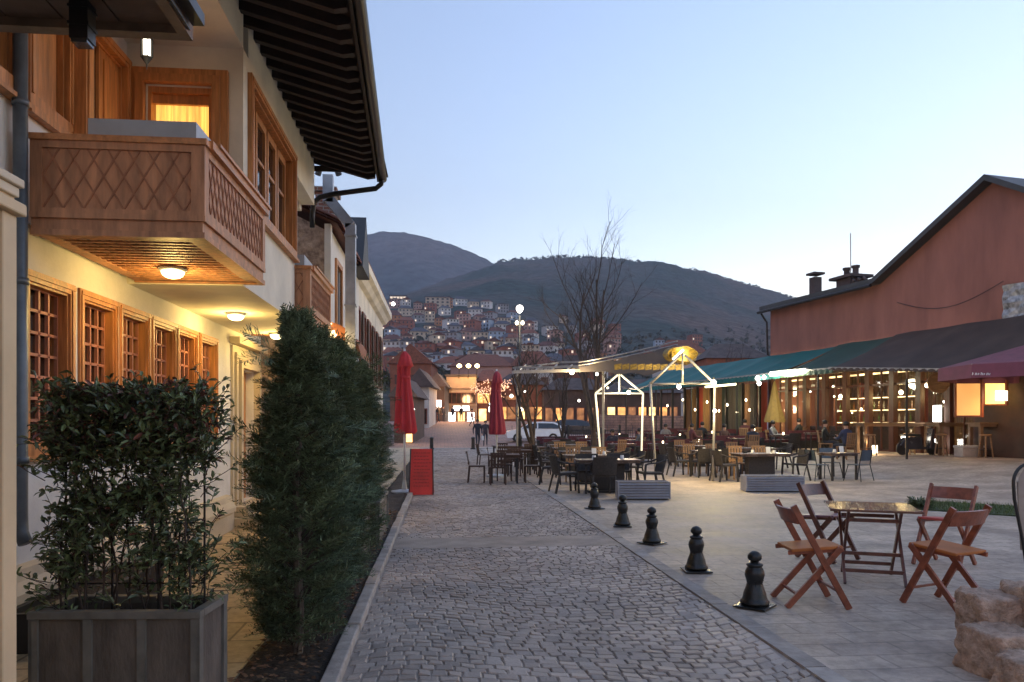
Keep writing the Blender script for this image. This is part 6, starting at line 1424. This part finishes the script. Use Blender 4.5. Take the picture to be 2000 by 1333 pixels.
MB().tube([(x, y_, g0), pk], .03, 8).build('pole', M['steel'], t)
for k in range(8): MB().tube([(x, y_, g0 + 2.9), ring[k]], .012, 4).build('rib', M['steel'], t)
d_ = 19.35
b = MB(); xx, yy = F(1899, d_); e = Vector((CY, -SY, 0))
def stroke(u0, z0, u1, z1): 
    p = Vector((xx, yy, FZ(733, d_))) + e*u0; q = Vector((xx, yy, FZ(733, d_))) + e*u1; p.z += z0; q.z += z1; b.bar(p, q, .012, .012)
for k in range(7):
    o = k*.075; stroke(o, 0, o + .015, .07 if k in (0, 3) else .05)
    if k in (0, 2, 4): stroke(o, .03, o + .04, .03)
    if k in (1, 3, 5): stroke(o + .04, 0, o + .045, .05); stroke(o, .05, o + .045, .05)
b.build('small_lettering', M['white'], t)

# ---------------------------------------------------------------- people
def person(label, x, y_, z, rz, h=1.72, pose='stand', top=(.03, .03, .04), leg=(.03, .035, .05), seed=1, group=None, bag=False, hairc=None):
    rr = random.Random(seed); s = h / 1.72; t = thing('person', label, 'person', (x, y_, z), rz, group)
    st_ = .0 if pose == 'stand' else .22
    if pose == 'sit':
        V = dict(pel=(0,0,.50), waist=(0,-.02,.66), chest=(0,-.04,.90), neck=(0,-.02,1.06), head0=(0,0,1.13), head1=(0,.01,1.27), lh=(.09,0,.49), lk=(.11,.44,.50), la=(.11,.42,.09), lt=(.12,.56,.03), rh=(-.09,0,.49), rk=(-.11,.44,.50), ra=(-.11,.40,.09), rt=(-.12,.54,.03), ls=(.19,-.03,.98), le=(.25,.10,.72), lw=(.14,.34,.74), lha=(.11,.42,.76), rs=(-.19,-.03,.98), re=(-.25,.10,.72), rw=(-.14,.34,.74), rha=(-.11,.42,.76))
    else:
        V = dict(pel=(0,0,.92), waist=(0,0,1.08), chest=(0,-.01,1.32), neck=(0,0,1.48), head0=(0,.01,1.55), head1=(0,.02,1.68), lh=(.09,0,.90), lk=(.10,st_*.7,.50), la=(.10,st_ - .03*(st_>0),.08), lt=(.11,st_+.12,.03), rh=(-.09,0,.90), rk=(-.10,-st_*.25,.49), ra=(-.10,-st_*1.2,.11 if st_ else .08), rt=(-.11,-st_*1.2+.12,.03), ls=(.19,0,1.40), le=(.25,-.05 - st_*.4,1.13), lw=(.25,.05 - st_*.5,.88), lha=(.25,.07 - st_*.5,.79), rs=(-.19,0,1.40), re=(-.25,-.05 + st_*.3,1.13), rw=(-.25,.08 + st_*.5,.88), rha=(-.25,.10 + st_*.5,.79))
    rad = dict(pel=.125, waist=.115, chest=.135, neck=.052, head0=.075, head1=.088, lh=.085, lk=.058, la=.040, lt=.036, rh=.085, rk=.058, ra=.040, rt=.036, ls=.060, le=.044, lw=.032, lha=.034, rs=.060, re=.044, rw=.032, rha=.034)
    nm = list(V); E_ = [('pel','waist'),('waist','chest'),('chest','neck'),('neck','head0'),('head0','head1'),('pel','lh'),('lh','lk'),('lk','la'),('la','lt'),('pel','rh'),('rh','rk'),('rk','ra'),('ra','rt'),('chest','ls'),('ls','le'),('le','lw'),('lw','lha'),('chest','rs'),('rs','re'),('re','rw'),('rw','rha')]
    me = bpy.data.meshes.new('body'); me.from_pydata([tuple(c * s for c in V[k]) for k in nm], [(nm.index(a), nm.index(b_)) for a, b_ in E_], []); o = bpy.data.objects.new('body', me); C.objects.link(o)
    sk = o.modifiers.new('skin', 'SKIN')
    for i, k in enumerate(nm): r = rad[k] * s * (1.12 if k in ('pel', 'waist', 'chest', 'ls', 'rs', 'le', 're') else 1); me.skin_vertices[0].data[i].radius = (r * (1.25 if k in ('chest', 'pel', 'waist') else 1), r)
    me.skin_vertices[0].data[0].use_root = True; ss = o.modifiers.new('subsurf', 'SUBSURF'); ss.levels = 1; ss.render_levels = 1
    dg = bpy.context.evaluated_depsgraph_get(); m2 = bpy.data.meshes.new_from_object(o.evaluated_get(dg)); o.modifiers.clear(); o.data = m2; bpy.data.meshes.remove(me)
    tm = mat('coat_cloth', top, .85, .12, 6); lm = mat('trouser_cloth', leg, .85, .12, 6); m2.materials.clear(); [m2.materials.append(q) for q in (M['skin'], tm, lm, M['black'])]
    for p in m2.polygons:
        c = p.center / s
        if pose == 'sit': mi = 0 if c.z > 1.07 else (1 if c.z > .58 and c.y < .36 else 0 if c.z > .62 else 2)
        else: mi = 0 if c.z > 1.49 else (0 if c.z < .86 and abs(c.x) > .2 else 1 if c.z > .84 else 2)
        if c.z < .075: mi = 3
        p.material_index = mi; p.use_smooth = True
    o.parent = t
    hz_ = (1.23 if pose == 'sit' else 1.64) * s; b = MB(); b.lathe([(.092*s, -.05*s), (.100*s, .02*s), (.085*s, .075*s), (.045*s, .105*s), (.01, .112*s)], 12, (0, -.012*s, hz_)); hm = b.build('hair', M['hair'] if not hairc else mat('hair_tone', hairc, .6), None, smooth=True); hm.parent = t
    b = MB(); b.add([(0, .105*s, hz_ - .015), (-.012, .09*s, hz_ - .03), (.012, .09*s, hz_ - .03), (0, .088*s, hz_ + .02)], [(0, 1, 2), (0, 1, 3), (0, 2, 3)]); nb = b.build('nose', M['skin'], None); nb.parent = t
    if bag:
        bb = MB().box(-.33, -.21, .04, .26, .48, .74); bb.tube([(-.27, .08, .74), (-.27, .12, .80), (-.27, .20, .80), (-.27, .23, .74)], .006, 4); q = bb.build('bag', M['white'], None); w_ = thing('white_bag', 'white carrier bag held by the dark-coated walker at the street end', 'bag', (x, y_, z), rz); q.parent = w_
    return t
def gp(px, d, f=gz): x, y_ = F(px, d); return x, y_, (fz(y_) if y_ > 46 else gz(x, y_))
person('person in a dark coat walking away at the end of the street, bag in hand', *gp(933, 46), R(190), 1.76, 'walk', bag=True, seed=2)
person('person in dark clothes walking beside the dark-coated walker, nearer the parasol', *gp(948, 49), R(176), 1.68, 'walk', top=(.05, .04, .05), seed=3)
for k, (px, d, c, lb, ps) in enumerate(((843, 76, (.10, .04, .03), 'person in a rust jacket at the left of the far group on the square', 'walk'), (850, 74, (.02, .02, .03), 'tall person in black in the far group on the square', 'stand'), (857, 78, (.12, .09, .06), 'person in a beige coat at the right of the far group on the square', 'walk'), (866, 80, (.03, .03, .04), 'person in black standing apart before the bright shop front', 'stand'), (884, 84, (.03, .03, .05), 'seated-looking dark figure before the white lit doorway', 'stand'), (901, 86, (.02, .02, .03), 'dark figure right of the white lit doorway', 'walk'), (922, 70, (.35, .05, .05), 'person in a red jacket on the square', 'walk'))):
    person(lb, *gp(px, d), R(rnd.uniform(0, 360)), 1.68 + .04*(k % 3), ps, top=c, seed=10 + k, group='people on the far square')
for k, (px, d, c, lb) in enumerate(((1196, 31, (.03, .03, .05), 'seated person in dark clothes seen through the glowing frame'), (1300, 36, (.25, .22, .20), 'seated person in pale clothes left of the terrace curtains'), (1415, 31, (.05, .02, .02), 'seated person in a brown top before the ochre curtain'), (1510, 30.5, (.15, .15, .17), 'seated person in light grey by the green curtains'), (1612, 27.5, (.02, .02, .02), 'seated person in black behind the lone small table'), (1352, 33.6, (.14, .04, .04), 'seated person in a maroon top at the left of the terrace curtains'), (1372, 34.5, (.03, .03, .03), 'seated person in black next to the one in maroon'), (1455, 33.8, (.10, .03, .03), 'seated person in dark red before the green curtains'), (1470, 28.6, (.03, .04, .06), 'seated person in navy on the front terrace row'), (1652, 25.5, (.04, .05, .10), 'seated person in a blue jacket before the café bar'), (1560, 31.8, (.03, .03, .03), 'seated person in black near the ochre parasol'), (1248, 33, (.12, .12, .13), 'seated person in grey behind the right post of the glowing frame'))):
    x, y_ = F(px, d); SF_ = TCh; TCh.put((x, y_, gz(x, y_)), R(150 + 25*k), f'tan slatted wooden chair under the {lb.split(" person ")[0]} person {lb.split(" person ")[1]}'[:200] if False else ['tan chair carrying the person seen through the glowing frame', 'tan chair carrying the person in pale clothes', 'tan chair carrying the person in a brown top', 'tan chair carrying the person in light grey', 'tan chair carrying the person behind the lone table', 'tan chair carrying the person in the maroon top', 'tan chair carrying the person in black by the one in maroon', 'tan chair carrying the person in dark red', 'tan chair carrying the person in navy', 'tan chair carrying the person in the blue jacket', 'tan chair carrying the person near the ochre parasol', 'tan chair carrying the person in grey'][k], 'tan wooden chairs with sitters')
    person(lb, x, y_, gz(x, y_), R(150 + 25*k), 1.7, 'sit', top=c, seed=30 + k, group='people seated on the terrace')

# ---------------------------------------------------------------- cars
def car(label, px, d, rz, paint, lit=False):
    x, y_ = F(px, d); z = fz(y_) if y_ > 46 else 0; t = thing('parked_car', label, 'car', (x, y_, z), rz, 'cars beyond the street end')
    prof = [(-2.02, .30), (-2.08, .55), (-2.04, .72), (-1.85, .84), (-1.15, .95), (-.55, 1.32), (-.25, 1.42), (.5, 1.47), (1.35, 1.44), (1.72, 1.30), (1.95, 1.0), (2.02, .85), (2.05, .55), (2.0, .30)]
    b = MB(); n = len(prof); L_ = []
    for w, sc_ in ((-.84, 0), (-.80, 1), (.80, 1), (.84, 0)): pass
    def yw(z_): return .86 if z_ < .9 else .86 - (z_ - .9) * .32
    left = [(px_, -yw(z_), z_) for px_, z_ in prof]; right = [(px_, yw(z_), z_) for px_, z_ in prof]
    b.add(left + right, [(i, i+1, n+i+1, n+i) for i in range(n-1)] + [(n-1, 0, n, 2*n-1)])
    # sides split at the belt line so arches read
    low = [(-2.02, .30), (-2.08, .55), (-2.04, .72), (-1.85, .84), (-1.15, .95), (1.97, .95), (2.02, .85), (2.05, .55), (2.0, .30), (1.62, .30)] + [(1.28 + .34*math.cos(a), .30 + .34*math.sin(a)) for a in [math.pi*k/6 for k in range(1, 7)]] + [(-.94, .28)] + [(-1.28 + .34*math.cos(a), .30 + .34*math.sin(a)) for a in [math.pi*k/6 for k in range(1, 7)]]
    for s in (-1, 1): b.add([(a, s*.86, c) for a, c in low], [tuple(range(len(low)))]); b.add([(a, s*yw(c), c) for a, c in prof[4:11]] , [tuple(range(7))])
    bo = b.build('body', paint, None, bevel=.03); bo.parent = t
    for s in (-1, 1):
        g_ = MB(); g_.add([(a, s*(yw(c) + .008), c) for a, c in ((-.98, .98), (-.48, 1.30), (.12, 1.36), (.12, .98))], [(0, 1, 2, 3)]); g_.add([(a, s*(yw(c) + .008), c) for a, c in ((.20, .98), (.20, 1.37), (1.28, 1.35), (1.66, 1.2), (1.75, 1.0))], [(0, 1, 2, 3, 4)]); q = g_.build('side_window', M['pane_blue'], None); q.parent = t
    g_ = MB(); g_.add([(-1.13, -.72, .98), (-1.13, .72, .98), (-.55, .66, 1.335), (-.55, -.66, 1.335)], [(0, 1, 2, 3)]); q = g_.build('windscreen', M['pane_blue'], None); q.parent = t; q.location = (-.01, 0, .012)
    for sx in (-1.28, 1.28):
        for s in (-1, 1):
            w = MB(); w.T = Matrix.Translation((sx, s*.78, .30)) @ Matrix.Rotation(R(90), 4, 'X'); w.lathe([(.20, -.09), (.29, -.09), (.305, -.06), (.305, .06), (.29, .09), (.20, .09)], 22); q = w.build('wheel', M['black'], None); q.parent = t
            w = MB(); w.T = Matrix.Translation((sx, s*.80, .30)) @ Matrix.Rotation(R(90), 4, 'X'); w.lathe([(.02, -.08), (.19, -.075), (.195, .075), (.02, .08)], 18); q2 = w.build('rim', M['zinc'], None); q2.parent = q
    for s in (-1, 1):
        q = MB().box(-2.07, -1.93, s*.55 - .16, s*.55 + .16, .62, .76).build('headlight', M['white'] if not lit else M['bulb_w'], None, bevel=.01); q.parent = t
        q = MB().box(1.98, 2.06, s*.66 - .10, s*.66 + .10, .78, 1.05).build('tail_light', M['tail'], None, bevel=.01); q.parent = t
    return t
M['tail'] = emis('tail_light_glow', (1, .08, .06), 10, (.4, .02, .02))
car('white hatchback parked behind the forked bare tree', 1044, 54, R(-YAW + 3), mat('white_car_paint', (.80, .82, .84), .25, .04, 1, coat=.6))
car('dark hatchback behind the white one, partly hidden by railings', 1128, 58, R(176), mat('dark_car_paint', (.05, .045, .055), .25, .04, 1, coat=.6))

# ---------------------------------------------------------------- street end: shops, walls, railings
def shopf(px0, px1, pyt, d, base, wallm, roofm, label, name='shop_building', cat='building', win=(), roofk='hip', over=.4, dp=7, rh_=1.6, sign=None, yaw=0):
    x0, y0 = F(px0, d); x1, y1 = F(px1, d); cx, cy = (x0+x1)/2, (y0+y1)/2; w = math.hypot(x1-x0, y1-y0); zt_ = FZ(pyt, d); t = thing(name, label, cat, (cx, cy, base), R(-YAW + yaw))
    T = Matrix.Translation((cx, cy, 0)) @ Matrix.Rotation(R(-YAW + yaw), 4, 'Z')
    b = MB(); b.T = T; b.box(-w/2, w/2, 0, dp, base - .5, zt_); b.build('wall', wallm, t)
    b = MB(); b.T = T; o = over
    if roofk == 'hip': b.add([(-w/2-o,-o,zt_),(w/2+o,-o,zt_),(w/2+o,dp+o,zt_),(-w/2-o,dp+o,zt_),(-w/4,dp/2,zt_+rh_),(w/4,dp/2,zt_+rh_)], [(0,1,5,4),(2,3,4,5),(1,2,5),(3,0,4),(0,3,2,1)])
    elif roofk == 'gable': b.add([(-w/2-o,-o,zt_-.2),(w/2+o,-o,zt_-.2),(w/2+o,dp,zt_-.2),(-w/2-o,dp,zt_-.2),(0,-o,zt_+rh_),(0,dp,zt_+rh_)], [(0,1,4),(2,3,5),(1,2,5,4),(3,0,4,5),(0,3,2,1)])
    else: b.box(-w/2-o, w/2+o, -o, dp+o, zt_, zt_+.25)
    b.build('roof', roofm, t)
    for (fx, fz0, ww, hh, m_, nm_) in win:
        X = -w/2 + w*fx; Z = base + (zt_-base)*fz0; b = MB(); b.T = T; b.box(X - ww/2 - .08, X + ww/2 + .08, -.06, -.005, Z - .08, Z + hh + .08); fo = b.build(nm_, M['redwood'], t)
        b = MB(); b.T = T; b.box(X - ww/2, X + ww/2, -.075, -.062, Z, Z + hh); b.build('pane', m_, fo)
    return t, T, w, zt_
sh_w = emis('shop_white_glow', (1, .95, .85), 90, var=.3, vs=1.5); sh_o = emis('shop_orange_glow', (1, .42, .12), 18, (.2, .1, .05), var=.6, vs=1.2); sh_y = emis('shop_yellow_glow', (1, .62, .22), 32, (.2, .12, .05), var=.6, vs=1.2); dimw = emis('dim_shop_glow', (1, .40, .14), 4, (.15, .08, .05), var=.8, vs=1.5)
wl_o = mat('floodlit_stucco', (.52, .36, .24), .85, .08, 1, .15, 8); wl_b = mat('old_brick_front', (.26, .10, .06), .9, .15, 1); wl_d = mat('dark_old_front', (.10, .065, .05), .9, .2, 1); wl_w = mat('old_white_front', (.50, .47, .44), .9, .1, 1)
B0 = 1.62
t, T, w, zt_ = shopf(872, 930, 736, 88, B0, wl_o, M['grey_tile'], 'orange floodlit three-storey front at the very end of the street', win=[(x_, .42, .46, 1.15, M['pane_dark'], 'window') for x_ in (.10, .26, .42, .58, .74, .90)] + [(.5, .25, 1.9, .55, sh_w, 'lit_sign')] + [(x_, 0.0, .8, 1.15, sh_w if k != 1 else sh_y, 'doorway') for k, x_ in enumerate((.18, .5, .82))] , roofk='flat', over=.15)
b = MB(); b.T = T; b.box(-w/2 - .1, w/2 + .1, -.18, .0, B0 + 1.95, B0 + 2.1); b.box(-w/2 - .1, w/2 + .1, -.14, 0, B0 + (zt_-B0)*.74, B0 + (zt_-B0)*.78); b.build('string_course', wl_o, t)
for k, px in enumerate((897, 915, 932)):
    x, y_ = F(px, 86.5); z = FZ(715, 86.5); t = thing('floodlight', ['left', 'middle', 'right'][k] + ' one of three yellow floodlights above the orange floodlit front', 'floodlight', (x, y_, z), 0, 'floodlights at the street end'); MB().lathe([(.06, -.24), (.26, -.10), (.28, .05), (.10, .22)], 12, (x, y_, z)).build('lens', emis('sodium_flood', (1, .72, .28), 160) if k == 0 else bpy.data.materials['sodium_flood'], t, smooth=True); MB().tube([(x, y_ + .1, z), (x, y_ + .6, z - .4), (x, y_ + 1.5, z - 1.4)], .04, 6).build('arm', M['pipe'], t)
    point('floodlight_light', (x, y_ - .8, z - .3), 170, (1, .58, .22), .3)
shopf(930, 972, 745, 90, B0, wl_b, M['tile'], 'brick red lit front right of the orange floodlit one', win=[(x_, .46, .7, 1.2, sh_o, 'window') for x_ in (.2, .5, .8)] + [(.3, .02, .9, 1.5, sh_y, 'doorway'), (.75, .25, .8, 1.1, sh_w, 'lit_sign')])
shopf(838, 868, 752, 82, 1.5, wl_d, M['grey_tile'], 'dark timber front with a white lit sign left of the orange floodlit one', win=[(.5, .42, 1.0, .75, sh_w, 'lit_sign'), (.3, .02, .7, 1.3, sh_o, 'doorway')], roofk='gable', rh_=1.4)
shopf(802, 838, 752, 68, 1.1, wl_w, M['grey_tile'], 'white-walled low house with sloping dark roof just right of the tall red parasol', win=[(.65, .1, .7, 1.3, M['pane_dark'], 'window')], roofk='gable', rh_=1.5, over=.5)
shopf(770, 806, 770, 52, .2, wl_d, M['grey_tile'], 'low dark shop behind the tall red parasol with yellow lit shelves', win=[(.82, .0, .42, 1.7, sh_y, 'window')], roofk='gable', rh_=1.2)
shopf(762, 842, 708, 112, 2, wl_b, M['tile'], 'large brick house with wide clay roof rising behind the low white house', win=[(x_, .62, 1.1, 1.4, M['pane_blue'], 'window') for x_ in (.2, .5, .8)], roofk='gable', rh_=2.8, dp=10)
shopf(880, 1000, 716, 120, 2, WM['pink'], M['tile'], 'long tile roofed house above and behind the floodlit fronts', roofk='hip', rh_=2.4, dp=10, win=[(.2, .7, 1.2, 1.2, dimw, 'window')])
shopf(972, 1062, 752, 92, B0, wl_b, M['grey_tile'], 'brick shop row behind the dark red parasol', win=[(x_, .08, 1.0, 1.5, [sh_o, dimw, sh_y, dimw][k % 4], 'window') for k, x_ in enumerate((.1, .3, .5, .7, .9))] + [(.35, .6, 2.0, .5, dimw, 'lit_sign')], roofk='hip')
shopf(1062, 1190, 762, 86, B0 - .2, wl_d, M['grey_tile'], 'low dark shop row behind the bare trees with dim warm windows', win=[(x_, .08, .8, 1.5, [dimw, sh_o, dimw, dimw][k % 4], 'window') for k, x_ in enumerate((.08, .24, .4, .56, .72, .88))], roofk='hip')
shopf(1185, 1330, 768, 76, 1.3, wl_d, M['grey_tile'], 'dark pavilion with warm lit windows seen through the glowing frame', win=[(x_, .10, .75, 1.5, [sh_y, sh_o, dimw, sh_o][k % 4], 'window') for k, x_ in enumerate((.06, .2, .34, .48, .62, .76, .9))], roofk='hip')
shopf(1000, 1080, 715, 135, 3, wl_w, M['tile'], 'old white house between the street lamp and the small bare tree', win=[(x_, .6, 1.2, 1.4, M['pane_blue'], 'window') for x_ in (.2, .5, .8)], roofk='hip', rh_=3)
shopf(1085, 1180, 722, 140, 3, wl_b, M['grey_tile'], 'brick house with grey roof behind the tall bare tree', win=[(x_, .6, 1.2, 1.4, dimw, 'window') for x_ in (.3, .7)], roofk='hip', rh_=3)
shopf(1380, 1500, 700, 95, 1, wl_b, M['grey_tile'], 'brick-red house with long grey roof left of the terracotta building', roofk='hip', rh_=2.2, win=[(.3, .6, 1.4, 1.4, M['pane_dark'], 'window')])
shopf(1290, 1380, 690, 120, 2, wl_w, M['tile'], 'pale house with clay roof above the gold-lit awning end', roofk='hip', rh_=2.5, win=[(x_, .6, 1.4, 1.4, M['pane_blue'], 'window') for x_ in (.3, .7)])
# stone river wall and iron railing
x0, y0 = F(1150, 66); x1, y1 = F(1340, 60); b = MB(); b.prism([(x0, y0, 0), (x1, y1, 0), (x1, y1, 2.1), (x0, y0, 2.3)], (.1, .5, 0)); tag(b.build('river_wall', brickmat('river_wall_stone', (.32, .20, .14), (.24, .15, .12), (.12, .09, .08), .5, .22, .85, .6, .02, vary=.4, plane='xz'), origin=((x0+x1)/2, (y0+y1)/2, 0)), 'reddish stone retaining wall seen through and right of the glowing frame', 'wall')
t = thing('iron_railing', 'tall thin-barred dark railing behind the cars and trees', 'railing', (*F(1110, 50), 0)); b = MB(); xa, ya = F(1000, 57.5); xb, yb = F(1235, 56); n = 60
for k in range(n + 1): q = k/n; x, y_ = xa + (xb-xa)*q, ya + (yb-ya)*q; b.bar((x, y_, 0), (x, y_, 1.05 if k % 6 else 1.35), .03 if k % 6 else .07, .03)
for z in (.12, .98): b.bar((xa, ya, z), (xb, yb, z), .04, .04)
b.build('bars', M['black'], t)
for k, px in enumerate((1060, 1110, 1160, 1210)): x, y_ = F(px, 56.6); MB().box(x - .08, x + .08, y_ - .08, y_ + .08, 0, 1.4).build('post', M['black'], t)
for k, (px, py, d, r, lb) in enumerate(((999, 774, 70, .17, 'warm globe light right of the dark red parasol'), (1018, 800, 60, .14, 'white light low beside the dark red parasol'), (1025, 765, 72, .10, 'small white shop light above the white car'), (1131, 783, 60, .10, 'small light behind the railing below the tall bare tree'), (1187, 758, 70, .09, 'small light left of the glowing frame top'), (806, 800, 46, .12, 'white light beside the tall red parasol'), (768, 594, 200, .5, 'white light at the far eave of the cornice house'))): bulb(px, py, d, r, lb, 'scattered small lights at the street end', m=M['bulb'] if k in (0, 4) else M['bulb_w'])
# leaf-lit orange string glow in small tree near street end
t = thing('lit_street_tree', 'small tree wrapped in orange lights at the street end', 'tree', (*F(958, 74), 1.4), 0); x, y_ = F(958, 74); b = MB(); rp = random.Random(2); tw = MB()
for k in range(9):
    a = rp.uniform(0, 6.28); p1 = Vector((x + math.cos(a)*.6, y_ + math.sin(a)*.6, 4.2)); p2 = p1 + Vector((math.cos(a)*1.1, math.sin(a), rp.uniform(.6, 1.8))); tw.tube([(x, y_, 3.0), p1, p2], [.05, .03, .01], 4, False)
    for q in range(26): c = p1.lerp(p2, rp.random()) + Vector((rp.gauss(0, .3), rp.gauss(0, .3), rp.gauss(0, .25))); b.lathe([(.01, -.05), (.045, 0), (.01, .05)], 4, c)
tw.tube([(x, y_, 1.3), (x, y_, 3.1)], .10, 7); tw.build('trunk', M['bark'], t); b.build('light_strings', emis('orange_string_light', (1, .42, .16), 22), t)['kind'] = 'stuff'
point('warm_square_light', (*F(890, 78), 4.6), 700, (1, .55, .26), .6); point('warm_square_light', (*F(1000, 72), 4.6), 110, (1, .55, .28), .6); point('warm_square_light', (*F(820, 50), 2.6), 90, (1, .7, .4), .3)
point('far_terrace_light', (*F(1230, 60), 4), 110, (1, .6, .35), .5)

# ---------------------------------------------------------------- evening air
hb_ = MB(); hb_.box(-3400, 3400, -200, 2950, -1.5, 900)
hz_o = hb_.build('haze', None); hz_o.data.materials.clear()
hm = bpy.data.materials.new('evening_haze'); hm.use_nodes = True; hn = hm.node_tree.nodes
for x_ in list(hn):
    if x_.type == 'BSDF_PRINCIPLED': hn.remove(x_)
pv = hn.new('ShaderNodeVolumePrincipled'); pv.inputs['Color'].default_value = (.78, .86, 1, 1); pv.inputs['Density'].default_value = .00020; pv.inputs['Anisotropy'].default_value = .2
hm.node_tree.links.new(pv.outputs[0], hn['Material Output'].inputs['Volume']); hz_o.data.materials.append(hm); hz_o['kind'] = 'stuff'
